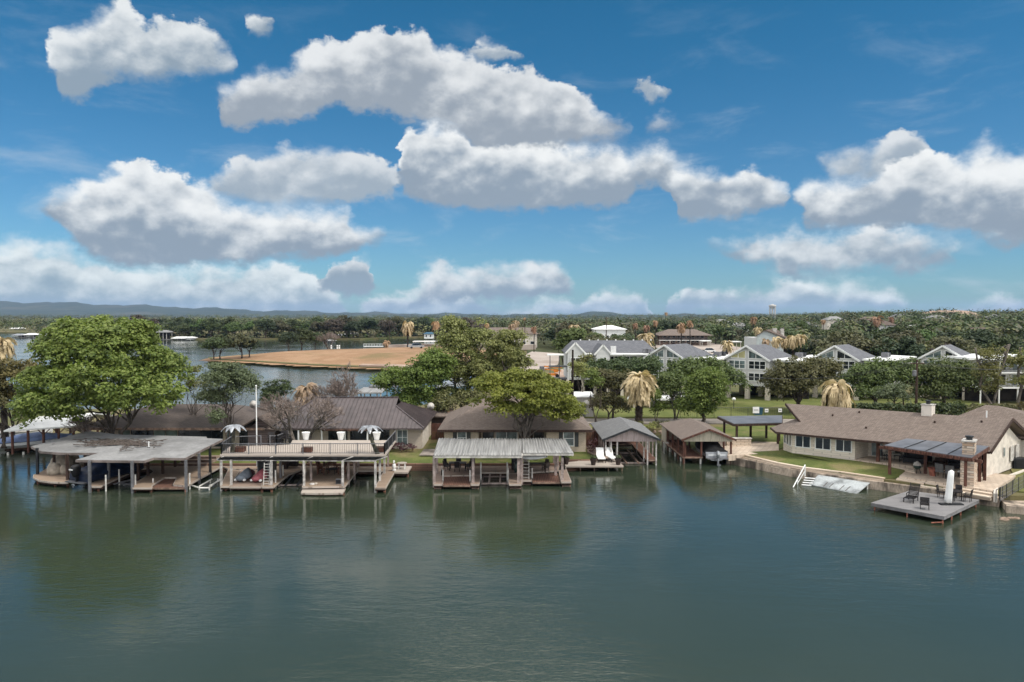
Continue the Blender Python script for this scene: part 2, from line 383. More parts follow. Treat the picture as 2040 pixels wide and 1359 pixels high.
def place(proto, loc, rz=0.0, label=None, group=None, sc=None):
    "the first call moves the prototype itself, later calls copy it"
    if proto.name in PROTO_USED: return dup(proto, loc, rz, label, group, sc)
    KIDS[proto.name] = [(c, kids(c)) for c in kids(proto)]
    PROTO_USED.add(proto.name); proto.location = loc; proto.rotation_euler = (0, 0, rz)
    if sc is not None: proto.scale = sc if hasattr(sc, '__len__') else (sc, sc, sc)
    if label: proto['label'] = label
    if group: proto['group'] = group
    return proto

# ------------------------------------------------------------------ palette
M = {}
def pal():
    M['shingle_brown'] = brick('shingle_brown', (.155,.118,.098), (.105,.080,.068), (.055,.042,.036), .33, .16, .012, .95, var=.6, axis='XY', bump=.2)
    M['shingle_tan'] = brick('shingle_tan', (.218,.176,.150), (.150,.120,.103), (.075,.055,.046), .33, .16, .012, .95, var=.5, axis='XY', bump=.2)
    M['shingle_grey'] = brick('shingle_grey', (.215,.215,.215), (.145,.145,.148), (.08,.08,.08), .33, .16, .012, .95, var=.5, axis='XY', bump=.2)
    M['shingle_slate'] = brick('shingle_slate', (.175,.180,.195), (.115,.118,.130), (.06,.06,.07), .5, .25, .02, .95, var=.6, axis='XY', bump=.2)
    M['shingle_dark'] = brick('shingle_dark', (.140,.115,.103), (.098,.080,.072), (.04,.032,.03), .33, .16, .012, .95, var=.6, axis='XY', bump=.2)
    M['metal_plum'] = mat('metal_plum', (.085,.066,.066), .42, .14, .8, metal=.25, spec=.5)
    M['rust'] = mat('rust', (.10,.055,.04), .9, .3, 2)
    M['roof_grey'] = mat('roof_grey', (.275,.272,.27), .85, .11, .35, fine=.2, bump=.15)
    M['debris'] = mat('debris', (.13,.105,.09), .95, .3, 5)
    M['tin'] = mat('tin', (.33,.325,.315), .6, .16, .9, metal=.2, fine=.18, stretch=(7,.18,1))
    M['white_roof'] = mat('white_roof', (.80,.80,.78), .6, .05, .6)
    M['white'] = mat('white', (.78,.78,.76), .5, .04, 1)
    M['offwhite'] = mat('offwhite', (.55,.52,.48), .7, .15, 2, fine=.1)
    M['post_white'] = mat('post_white', (.52,.49,.46), .7, .2, 2.5, fine=.15)
    M['post_pink'] = mat('post_pink', (.40,.32,.29), .8, .18, 2.5, fine=.15)
    M['steel_grey'] = mat('steel_grey', (.17,.17,.18), .55, .12, 3, metal=.3)
    M['steel_dark'] = mat('steel_dark', (.035,.037,.04), .5, .2, 3, metal=.3)
    M['black'] = mat('black', (.013,.013,.015), .55, .2, 3)
    M['black_cloth'] = mat('black_cloth', (.008,.008,.009), .8, .3, 3, bump=.6, bscale=3)
    M['wood_red'] = mat('wood_red', (.135,.058,.040), .75, .25, 2, stretch=(3,3,.6), fine=.2)
    M['wood_dark'] = mat('wood_dark', (.060,.034,.025), .8, .25, 2, stretch=(3,3,.6), fine=.2)
    M['wood_tan'] = brick('wood_tan', (.37,.28,.205), (.29,.215,.16), (.10,.065,.05), 3.2, .14, .012, .85, var=.6, axis='XY', bump=.3)
    M['wood_pink'] = brick('wood_pink', (.36,.27,.215), (.28,.21,.17), (.10,.065,.055), 3.2, .14, .012, .85, var=.6, axis='XY', bump=.3)
    M['wood_brown'] = brick('wood_brown', (.22,.115,.080), (.15,.078,.056), (.03,.018,.015), 2.4, .16, .02, .85, var=.6, axis='YX', bump=.4)
    M['wood_grey'] = brick('wood_grey', (.235,.225,.225), (.185,.178,.178), (.10,.098,.10), 3.0, .14, .008, .8, var=.5, axis='XY', bump=.3)
    M['deck_pale'] = brick('deck_pale', (.47,.41,.355), (.39,.335,.29), (.20,.16,.13), 3.2, .14, .010, .85, var=.6, axis='XY', bump=.3)
    M['fascia'] = mat('fascia', (.30,.20,.15), .8, .25, 2, fine=.25)
    M['fascia_red'] = mat('fascia_red', (.21,.085,.055), .8, .25, 2, fine=.25)
    M['concrete'] = mat('concrete', (.36,.31,.27), .9, .22, .7, fine=.2, bump=.3)
    M['seawall'] = mat('seawall', (.44,.355,.28), .9, .35, .9, stretch=(1,1,.35), fine=.3, bump=.4)
    M['brick_cream'] = brick('brick_cream', (.60,.50,.39), (.50,.41,.31), (.36,.31,.25), .35, .12, .015, .9, var=.4, axis='DZ')
    M['brick_pale'] = brick('brick_pale', (.56,.48,.40), (.46,.39,.32), (.42,.37,.32), .35, .12, .015, .9, var=.4, axis='DZ')
    M['stone_cream'] = brick('stone_cream', (.74,.67,.57), (.60,.52,.43), (.50,.45,.38), .5, .22, .02, .9, var=.4, axis='DZ')
    M['stone_ledge'] = brick('stone_ledge', (.72,.62,.50), (.55,.43,.33), (.27,.21,.16), .9, .19, .03, .9, var=.35, axis='DZ', bump=.8)
    M['stone_chim'] = brick('stone_chim', (.66,.58,.48), (.45,.29,.19), (.30,.24,.19), .36, .2, .03, .9, var=.3, axis='DZ', bump=.8)
    M['paving'] = brick('paving', (.60,.50,.40), (.50,.40,.31), (.32,.25,.20), .6, .6, .03, .85, var=.4, axis='XY')
    M['stucco'] = mat('stucco', (.66,.60,.53), .9, .08, 1.5)
    M['siding_grey'] = brick('siding_grey', (.62,.61,.60), (.58,.57,.565), (.40,.39,.39), 30, .22, .02, .7, var=.15, axis='DZ')
    M['siding_pale'] = brick('siding_pale', (.60,.60,.59), (.56,.56,.55), (.38,.38,.38), 30, .22, .02, .7, var=.15, axis='DZ')
    M['siding_plum'] = brick('siding_plum', (.155,.115,.11), (.13,.10,.095), (.06,.045,.045), 30, .2, .02, .8, var=.3, axis='DZ')
    M['gable_pink'] = mat('gable_pink', (.37,.30,.285), .85, .12, 2, stretch=(3,3,.4))
    M['gable_cream'] = mat('gable_cream', (.46,.41,.32), .85, .12, 2, stretch=(3,3,.4))
    M['glass'] = mat('glass', (.022,.028,.032), .12, .3, .6, spec=.6)
    M['glass_pale'] = mat('glass_pale', (.15,.20,.20), .2, .3, .8, spec=.6)
    M['blind_yellow'] = mat('blind_yellow', (.52,.48,.25), .6, .1, 1)
    M['shutter'] = mat('shutter', (.065,.07,.07), .7, .15, 2)
    M['panel_green'] = mat('panel_green', (.17,.22,.19), .7, .12, 2)
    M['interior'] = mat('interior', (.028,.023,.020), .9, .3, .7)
    M['solar'] = mat('solar', (.135,.14,.155), .45, .12, .7, metal=.2, spec=.6)
    M['navy'] = mat('navy', (.010,.018,.045), .45, .25, 1.5, bump=.4, bscale=2)
    M['cover_blue'] = mat('cover_blue', (.20,.27,.47), .7, .15, 1.2, bump=.4, bscale=2)
    M['cover_grey'] = mat('cover_grey', (.23,.26,.30), .7, .15, 1.2, bump=.4, bscale=3)
    M['cover_pink'] = mat('cover_pink', (.42,.13,.15), .7, .15, 1.2, bump=.4, bscale=3)
    M['cover_wine'] = mat('cover_wine', (.14,.035,.045), .7, .15, 1.2)
    M['cover_sand'] = mat('cover_sand', (.40,.345,.28), .85, .15, 2, bump=.6, bscale=3)
    M['hull_white'] = mat('hull_white', (.62,.63,.64), .3, .06, 1, coat=.4)
    M['hull_silver'] = mat('hull_silver', (.42,.43,.46), .3, .12, 1, metal=.5)
    M['wicker'] = mat('wicker', (.10,.082,.07), .85, .2, 5)
    M['iron'] = mat('iron', (.028,.024,.024), .5, .2, 4, metal=.3)
    M['wood_chair'] = mat('wood_chair', (.12,.05,.032), .7, .2, 3)
    M['fabric_grey'] = mat('fabric_grey', (.15,.15,.15), .85, .12, 4)
    M['pot'] = mat('pot', (.045,.03,.026), .6, .2, 4)
    M['pot_tan'] = mat('pot_tan', (.42,.36,.30), .8, .15, 3)
    M['silver'] = mat('silver', (.36,.375,.40), .45, .2, 2, metal=.5)
    M['bark'] = mat('bark', (.105,.085,.070), .95, .3, 2, stretch=(3,3,.5), fine=.3, bump=.6)
    M['bark_dark'] = mat('bark_dark', (.055,.040,.032), .95, .35, 2.4, fine=.4, bump=.8)
    M['bark_grey'] = mat('bark_grey', (.17,.145,.125), .95, .25, 2, fine=.3)
    M['twig'] = mat('twig', (.25,.20,.175), .95, .2, 2)
    M['pole'] = mat('pole', (.070,.045,.032), .9, .25, 1.5, stretch=(4,4,.3))
    M['asphalt'] = mat('asphalt', (.30,.265,.235), .95, .15, .25, fine=.12)
    M['car_white'] = mat('car_white', (.72,.72,.72), .25, .03, 1, coat=.7)
    M['car_dark'] = mat('car_dark', (.02,.022,.028), .25, .1, 1, coat=.7)
    M['car_blue'] = mat('car_blue', (.05,.07,.12), .25, .1, 1, coat=.7)
    M['car_silver'] = mat('car_silver', (.38,.40,.42), .3, .06, 1, metal=.5)
    M['car_red'] = mat('car_red', (.25,.03,.025), .3, .1, 1, coat=.7)
    M['orange'] = mat('orange', (.72,.24,.03), .5, .12, 2)
    M['bin_blue'] = mat('bin_blue', (.03,.10,.16), .6, .1, 2)
    M['tarp_blue'] = mat('tarp_blue', (.05,.22,.50), .6, .12, 2)
    M['globe'] = mat('globe', (.82,.82,.80), .3, .02, 1)
    M['grill_green'] = mat('grill_green', (.02,.05,.04), .3, .1, 2, coat=.6)
    M['copper'] = mat('copper', (.34,.13,.09), .9, .2, 4)
    M['pipe'] = mat('pipe', (.62,.60,.56), .6, .12, 3)
    M['rock'] = mat('rock', (.40,.29,.22), .95, .25, .8, fine=.2, bump=.5)
pal()
# ------------------------------------------------------------------ water, ground, shore
def water_mat():
    m = bpy.data.materials.new('lake_water'); m.use_nodes = True; N = NT(m.node_tree); N.n.clear()
    bs = N.node('ShaderNodeBsdfPrincipled'); o = N.node('ShaderNodeOutputMaterial'); N.l.new(bs.outputs[0], o.inputs[0])
    tc = N.node('ShaderNodeTexCoord').outputs['Object']
    big = N.noise(tc, .035, 3, .6)
    N.put(bs.inputs['Base Color'], N.mix(N.ss(big, .35, .65), (.027, .038, .023, 1), (.034, .045, .029, 1)))
    bs.inputs['Roughness'].default_value = .09; bs.inputs['IOR'].default_value = 1.5; bs.inputs['Specular IOR Level'].default_value = .5
    mp = N.node('ShaderNodeMapping'); N.put(mp.inputs[0], tc); mp.inputs['Scale'].default_value = (.55, 1.25, 1); mp.inputs['Rotation'].default_value = (0, 0, .22)
    h1 = N.noise(mp.outputs[0], 1.1, 3, .55); h2 = N.noise(mp.outputs[0], 3.6, 3, .6)
    amp = N.ss(N.noise(tc, .05, 3, .55), .36, .66, .22, 1.25)
    h = N.m('MULTIPLY', N.m('ADD', N.m('MULTIPLY', h1, 1.0), N.m('MULTIPLY', h2, .42)), amp)
    b = N.node('ShaderNodeBump'); b.inputs['Strength'].default_value = .36; b.inputs['Distance'].default_value = .10
    N.put(b.inputs['Height'], h); N.l.new(b.outputs[0], bs.inputs['Normal']); return m
WATER = water_mat()
struct(npmesh('water', np.array([(-3000,-400,0),(3000,-400,0),(3000,1400,0),(-3000,1400,0)], float), np.array([(0,1,2,3)]), WATER))

def grass(name, cs, sc=.25, bump=.4, fine=.25):
    m = bpy.data.materials.new(name); m.use_nodes = True; N = NT(m.node_tree); N.n.clear()
    bs = N.node('ShaderNodeBsdfPrincipled'); o = N.node('ShaderNodeOutputMaterial'); N.l.new(bs.outputs[0], o.inputs[0])
    tc = N.node('ShaderNodeTexCoord').outputs['Object']
    c = N.mix(N.ss(N.noise(tc, sc, 5, .65), .38, .62), rgba(cs[0]), rgba(cs[1]))
    if len(cs) > 2: c = N.mix(N.ss(N.noise(tc, sc*.37, 4, .6), .52, .68), c, rgba(cs[2]))
    f = N.noise(tc, 9, 3, .8); c = N.mix(N.ss(f, .3, .7, fine, 0), c, (0,0,0,1))
    N.put(bs.inputs['Base Color'], c); bs.inputs['Roughness'].default_value = .95; bs.inputs['Specular IOR Level'].default_value = .1
    b = N.node('ShaderNodeBump'); b.inputs['Strength'].default_value = bump; b.inputs['Distance'].default_value = .06
    N.put(b.inputs['Height'], f); N.l.new(b.outputs[0], bs.inputs['Normal']); M[name] = m; return m
grass('lawn', [(.110,.138,.042), (.160,.180,.058), (.24,.20,.10)], .55, fine=.35)
grass('lawn_dry', [(.150,.160,.055), (.185,.185,.070), (.24,.20,.10)], .3)
grass('lawn_far', [(.135,.160,.050), (.185,.200,.068), (.24,.21,.105)], .22, fine=.35)
grass('scrub', [(.11,.12,.05), (.17,.145,.075), (.24,.19,.12)], .06)
grass('tan_grass', [(.33,.20,.115), (.40,.255,.155), (.24,.175,.09)], .11, fine=.35)
grass('gravel', [(.38,.32,.28), (.46,.40,.35), (.30,.25,.21)], .08, fine=.2)
grass('pink_rock', [(.42,.30,.235), (.50,.38,.31), (.30,.21,.16)], .2, fine=.3)
grass('forest_floor', [(.050,.062,.028), (.080,.085,.040), (.13,.115,.07)], .02)
grass('hill_green', [(.030,.046,.032), (.048,.062,.042), (.075,.080,.060)], .004, fine=.0)

shore = [(-160,91),(-44.5,91),(-41.5,86),(-40,82),(8.9,82),(8.9,91),(13,94),(16.2,96.5),(20,97.5),(23.6,94),(23.4,79.2),(27.6,72.2),(32.3,67.8),(40.6,60.9),(46,60.6),(160,20),(1500,20),(9000,900),(9000,12000),(-9000,12000),(-9000,700),
         (-700,700),(-420,640),(-300,600),(-262,520),(-225,505),(-205,470),(-130,480),(-95,470),(-80,510),(-60,520),(-40,540),(-30,540),(-38,420),(-22,372),(-20,345),(-34,333),(-55,322),(-78,305),(-98,285),(-106,262),(-101,252),(-80,238),(-62,225),(-44,215),(-26,206),(-12,196),(-6,180),(-6,150),(-12,124),(-40,119),(-95,116),(-160,118)]
struct(MB().prism(shore, -1.2, .90).build('ground', M['scrub']))
def sheet_poly(name, poly, z, m, th=.3):
    return struct(MB().prism(poly, z-th, z).build(name, m))
# front lawns
def lawn_z(y): return .62+.36*min(1, max(0, (y-75.5)/6.5))
def sloped(name, polys, m):
    b = MB()
    for P in polys: n = len(P); b.add([(p[0], p[1], -1.0) for p in P]+[(p[0], p[1], lawn_z(p[1])) for p in P], [tuple(range(n))[::-1], tuple(range(n, 2*n))]+[(i, (i+1) % n, n+(i+1) % n, n+i) for i in range(n)])
    return struct(b.build(name, m))
sloped('lawn', [[(-40.2,75.55),(5.0,75.55),(5.0,82),(-42.2,82)],[(5.0,77.5),(8.8,77.6),(8.8,82),(5.0,82)],[(-42.2,82),(8.8,82),(8.8,90.5),(3,97),(-44.4,97),(-44.4,91.2)]], M['lawn'])
# field in front of the apartments
sheet_poly('grass_field', [(10,107.5),(78,105),(78,131),(40,140),(12,136)], 1.0, M['lawn_far'])
sheet_poly('bank', [(9.5,94.5),(13,95.2),(16.0,97.2),(20,98.4),(30,98.6),(30,100.5),(8,100.5)], .96, M['lawn_dry'])
# lane running behind the waterfront houses
sheet_poly('road', [(-10,100.8),(20,101.2),(36,100.8),(60,96),(110,80),(110,86),(60,101.5),(36,105.4),(20,105.4),(-10,105.4)], 1.06, M['asphalt'])
# gravel lot and track
lot = [G(1035,742,1.0), G(1060,745,1.0), G(1112,728,1.0), G(1116,706,1.0), G(1060,702,1.0), G(1040,712,1.0)]
sheet_poly('gravel_lot', lot, 1.36, M['gravel'])
sheet_poly('dirt', [G(1075,760,1.0), G(1165,790,1.0), G(1185,765,1.0), G(1120,735,1.0)], 1.0, M['pink_rock'])
sheet_poly('parking_lot', [G(1180,703,1.0), G(1480,716,1.0), G(1500,700,1.0), G(1400,684,1.0), G(1180,690,1.0)], 1.9, M['gravel'])
# the bare point across the cove: a low mound
def mound(name, poly, H, edge, m, step=3.0, zb=.9, seed=1):
    xs = [p[0] for p in poly]; ys = [p[1] for p in poly]; n = len(poly)
    gx = np.arange(min(xs), max(xs)+step, step); gy = np.arange(min(ys), max(ys)+step, step)
    X, Y = np.meshgrid(gx, gy); ins = np.zeros(X.shape, bool); D = np.full(X.shape, 1e9)
    for i in range(n):
        (x0, y0), (x1, y1) = poly[i], poly[(i+1) % n]
        cnd = ((y0 > Y) != (y1 > Y)); t = (Y-y0)/((y1-y0) or 1e-9); ins ^= cnd & (X < x0+t*(x1-x0))
        L2 = (x1-x0)**2+(y1-y0)**2; u = np.clip(((X-x0)*(x1-x0)+(Y-y0)*(y1-y0))/L2, 0, 1)
        D = np.minimum(D, np.hypot(X-x0-u*(x1-x0), Y-y0-u*(y1-y0)))
    d = np.where(ins, D, -D); h = np.clip(d/edge, -.2, 1); h = np.where(h > 0, h*h*(3-2*h), h)
    Z = zb+.02+h*H+.12*np.sin(X*.21+seed)*np.sin(Y*.17)*np.clip(h, 0, 1)
    V = np.stack([X, Y, Z], -1).reshape(-1, 3); a = np.arange(X.size).reshape(X.shape)
    F = np.stack([a[:-1, :-1], a[:-1, 1:], a[1:, 1:], a[1:, :-1]], -1).reshape(-1, 4)
    keep = (d.ravel()[F] > -step*1.2).any(1)
    ob = npmesh(name, V, F[keep], m); ob.data.polygons.foreach_set('use_smooth', [True]*len(ob.data.polygons)); return struct(ob)
pen = [(-103,256),(-80,241.5),(-62,228.5),(-44,219),(-26,211),(-8,204),(2,215),(2,300),(-22,334),(-36,330),(-56,319),(-78,302),(-97,283),(-104,263)]
mound('bare_point', pen, 2.0, 26, M['tan_grass'])
sheet_poly('shore_rock', [(-44,215.6),(-26,206.8),(-10,197),(-6,200),(-8,209),(-26,216),(-44,221)], 1.35, M['pink_rock'], .8)
sheet_poly('point_road', [(-52,316.5),(-30,318),(0,308),(10,316),(-8,330),(-40,327)], 3.2, M['gravel'], 2.0)
# retaining edges of the near lots
def wallpath(name, pts, w, z0, z1, m, label, cat):
    b = MB()
    for i in range(len(pts)-1):
        (x0, y0), (x1, y1) = pts[i], pts[i+1]; d = Vector((x1-x0, y1-y0)).normalized(); nx, ny = -d.y*w, d.x*w
        ex, ey = d.x*.004, d.y*.004
        b.prism([(x0+ex, y0+ey), (x1-ex, y1-ey), (x1-ex+nx, y1-ey+ny), (x0+ex+nx, y0+ey+ny)], z0, z1)
    return tag(b.build(name, m), label, cat)
bul = brick('bulkhead_wood', (.24,.135,.095), (.16,.09,.065), (.05,.03,.025), 2.4, .22, .02, .9, axis='XZ')
wallpath('bulkhead', [(-40.3,75.1),(5.05,75.1),(5.3,77.1),(8.9,77.2)], .38, -.8, .68, bul, 'long low brown timber bulkhead holding back the front lawns', 'bulkhead')
SW = [(22.6,78.9),(24.6,75.9),(27.1,72.0),(31.9,67.4),(35.4,64.2),(39.6,60.7)]
wallpath('seawall', SW, .45, -.8, .74, M['seawall'], 'stained concrete seawall curving below the big tan stone house', 'seawall')
wallpath('seawall', [(39.0,58.9),(44,56.6),(60,50),(90,38)], .5, -.8, .58, M['seawall'], 'short rough seawall at the far right edge beyond the fence', 'seawall')
sheet_poly('near_bank', [(39.3,59.3),(60,50.6),(90,38.6),(150,30),(150,66),(44,66),(40.0,61.2)], .50, M['seawall'], .6)
# hillside to the right and the wooded plain behind: a height field
def hz(x, y):
    R = np.clip((x/y-.16)/.42, 0, 1); R = R*R*(3-2*R); s = np.clip((y-210)/520, 0, 1); s = s*s*(3-2*s)
    far = np.clip((y-1500)/3500, 0, 1)
    return 1.2+R*s*10+far*6*(.5+.5*np.sin(x*.0011+y*.0007))
def heightfield(name, x0, x1, y0, y1, nx, ny, fn, m, ratio=1.0):
    gy = y0*(y1/y0)**np.linspace(0, 1, ny); t = np.linspace(-1, 1, nx)
    Y = np.repeat(gy[:, None], nx, 1); X = x0*Y+(x1-x0)*Y*(t[None]+1)/2
    Z = fn(X, Y); V = np.stack([X, Y, Z], -1).reshape(-1, 3); a = np.arange(X.size).reshape(X.shape)
    F = np.stack([a[:-1, :-1], a[:-1, 1:], a[1:, 1:], a[1:, :-1]], -1).reshape(-1, 4)
    ob = npmesh(name, V, F, m); ob.data.polygons.foreach_set('use_smooth', [True]*len(ob.data.polygons)); return struct(ob)
heightfield('hillside', .02, 1.5, 215, 3000, 60, 60, hz, M['forest_floor'])
def ridge(x, y):
    a = x/y; s = np.exp(-((y-7600)/1500)**2)
    prof = np.interp(a, [-1.2,-.75,-.68,-.60,-.5,-.42,-.36,-.28,-.2,-.1,0,1.5], [150,155,150,140,112,90,70,52,40,30,20,18])
    return 2+s*(prof+8*np.sin(a*61)+5*np.sin(a*140+1)+3*np.sin(a*333))
heightfield('hills', -1.3, .4, 4000, 11000, 220, 36, ridge, M['hill_green'])
def ridge2(x, y):
    a = x/y; s = np.exp(-((y-6200)/700)**2)
    return 1+s*(14+34*np.exp(-((a-.115)/.028)**2)+3*np.sin(a*200))
heightfield('far_hill', -.1, 1.0, 4500, 8500, 160, 20, ridge2, M['hill_green'])
# ------------------------------------------------------------------ trees
LEAF = {
 'oak': leafmat('leaf_oak', (.052,.072,.023), (.090,.115,.036), (.150,.170,.060)),
 'oakb': leafmat('leaf_oak_brown', (.068,.072,.028), (.112,.110,.045), (.175,.16,.075)),
 'dark': leafmat('leaf_dark', (.032,.048,.020), (.056,.078,.030), (.095,.118,.046)),
 'brown': leafmat('leaf_brown', (.060,.045,.032), (.095,.070,.048), (.14,.105,.07)),
 'big': leafmat('leaf_sycamore', (.062,.096,.022), (.140,.182,.040), (.265,.290,.078), .28, .45),
 'maple': leafmat('leaf_lime', (.120,.165,.028), (.215,.260,.045), (.33,.35,.08), .28, .5),
 'cotton': leafmat('leaf_cottonwood', (.120,.148,.046), (.215,.235,.082), (.35,.35,.15), .28, .5),
 'bright': leafmat('leaf_bright', (.075,.118,.026), (.130,.185,.042), (.22,.27,.075), .28),
 'grey': leafmat('leaf_greygreen', (.070,.092,.048), (.110,.135,.068), (.17,.195,.105), .2),
 'olive': leafmat('leaf_olive', (.095,.085,.030), (.165,.135,.050), (.22,.19,.08), .2),
 'yellow': leafmat('leaf_yellowgreen', (.120,.125,.040), (.185,.185,.060), (.27,.26,.10), .25),
 'plum': leafmat('leaf_plum', (.055,.022,.024), (.080,.030,.034), (.12,.05,.05), .1),
 'straw': leafmat('frond_straw', (.27,.19,.110), (.42,.31,.19), (.60,.47,.32), .12, 1.2),
 'rusty': leafmat('frond_rust', (.26,.150,.085), (.36,.215,.130), (.46,.30,.19), .12, 1.2),
}
def leafquads(rng, C, R, n, size, flat=.75, up=.6, asp=.62, ex=.42, wd=.7, wr=.45):
    k = len(C); d = rng.normal(size=(k, n, 3)); d /= np.linalg.norm(d, axis=2, keepdims=True)
    fl = rng.random((k, n)) < .72; d[..., 2] = np.where(fl, np.abs(d[..., 2]), d[..., 2])
    r = R[:, None]*rng.random((k, n))**ex
    P = C[:, None, :]+d*r[..., None]*np.array([1, 1, flat]); P = P.reshape(-1, 3)
    nm = d.reshape(-1, 3)*wd+np.array([0, 0, up])+rng.normal(size=P.shape)*wr; nm /= np.linalg.norm(nm, axis=1, keepdims=True)
    t = np.cross(nm, rng.normal(size=P.shape)); t /= np.linalg.norm(t, axis=1, keepdims=True)+1e-9; b = np.cross(nm, t)
    s = (size*(.6+.8*rng.random(len(P))))[:, None]
    V = np.stack([P-t*s, P-b*s*asp, P+t*s, P+b*s*asp], 1).reshape(-1, 3)
    return V, np.arange(len(V)).reshape(-1, 4)
def clumps(rng, ells, n, rc, lo=.45, gap=.0):
    vol = np.array([e[3]*e[4]*e[5] for e in ells])**.7; vol /= vol.sum(); C = []
    idx = rng.choice(len(ells), n, p=vol)
    for i in idx:
        e = ells[i]; d = rng.normal(size=3); d /= np.linalg.norm(d)
        if d[2] < -.35: d[2] *= -.6
        r = lo+(1-lo)*rng.random()**.6
        C.append((e[0]+d[0]*e[3]*r, e[1]+d[1]*e[4]*r, e[2]+d[2]*e[5]*r))
    C = np.array(C)
    if gap:
        # drop the clumps that fall where a coarse noise is low: ragged outline and holes
        g = np.array([mnoise.noise(Vector(c)*gap) for c in C]); C = C[g > np.quantile(g, .18)]
    return C, rc*(.65+.7*rng.random(len(C)))
def wob(rng, a, b, n, amp):
    a, b = Vector(a), Vector(b); L = (b-a).length; out = []
    for i in range(n+1):
        t = i/n; p = a.lerp(b, t); k = amp*L*sin(pi*t)
        out.append(p+Vector((rng.normal()*k, rng.normal()*k, rng.normal()*k*.5+.10*L*sin(pi*t)*amp*3)))
    return out
def make_tree(name, ells, h0, rt, n, nl, size, rc, leaf, seed, limbs=9, bark='bark', trunk_to=None, forks=1, gap=.22, flat=.75, lo=.45, lean=(0,0), ex=.42, label=None, cat='tree', base=(0,0)):
    rng = np.random.default_rng(seed); root = thing(name, label or name, cat)
    C, R = clumps(rng, ells, n, rc, lo, gap)
    V, F = leafquads(rng, C, R, nl, size, flat, ex=ex)
    npmesh('crown', V, F, LEAF[leaf], root)
    b = MB(); ztop = trunk_to or h0*1.35
    tops = []
    for k in range(forks):
        a = 2*pi*k/forks+seed; sp = .0 if forks == 1 else ztop*.22
        top = Vector((base[0]+lean[0]+cos(a)*sp, base[1]+lean[1]+sin(a)*sp*.6, ztop*(1-.12*rng.random())))
        st = Vector((base[0]+cos(a)*rt*(forks > 1)*.6, base[1]+sin(a)*rt*(forks > 1)*.6, -.25)); pts = wob(rng, st, top, 5, .035)
        rr = rt if forks == 1 else rt*.72
        b.tube(pts, [rr*(1.35 if i == 0 else 1-.42*i/5) for i in range(6)], 7); tops.append((pts, rr))
    cen = C[rng.permutation(len(C))[:limbs*forks]]
    for j, c in enumerate(cen):
        pts, rr = tops[j % forks]; s = pts[3+(j % 3)] if forks == 1 else pts[2+(j % 4)]
        b.tube(wob(rng, s, c, 5, .06), [rr*.45*(1-.78*i/5) for i in range(6)], 5, False)
    b.build('trunk', M[bark], root, smooth=True)
    return root
def bare_tree(name, H, spread, seed, label, m='twig', levels=5, nb=4, rt=.16, stems=3, cat='tree', twigs=True):
    "branching skeleton down to twigs"
    rng = random.Random(seed); root = thing(name, label, cat); b = MB(); tw = MB()
    def grow(p, d, L, r, lv):
        q = p+d*L*.55+Vector((rng.uniform(-1,1), rng.uniform(-1,1), rng.uniform(-.3,.6)))*L*.06; e = q+(d+Vector((rng.uniform(-.3,.3), rng.uniform(-.3,.3), .08))).normalized()*L*.5
        (b if lv > 1 else tw).tube([p, q, e], [max(r, .020), max(r*.8, .016), max(r*.62, .013)], 5 if lv > 2 else 3, False)
        if lv == 0: return
        for i in range(nb if lv > 1 else nb+1):
            s = q.lerp(e, rng.random()*.9+.1) if i else e
            nd = (d+Vector((rng.gauss(0, .55)*spread, rng.gauss(0, .55)*spread, rng.gauss(.12, .35)))).normalized()
            grow(s, nd, L*rng.uniform(.62, .80), r*.58, lv-1)
    L0 = H*.33
    for s in range(stems):
        a = 2*pi*s/stems+rng.random(); grow(Vector((cos(a)*.12, sin(a)*.12, -.1)), Vector((cos(a)*.45*spread, sin(a)*.45*spread, 1)).normalized(), L0, rt, levels-1)
    b.build('trunk', M['bark_grey'], root, smooth=True); tw.build('twigs', M[m], root); return root
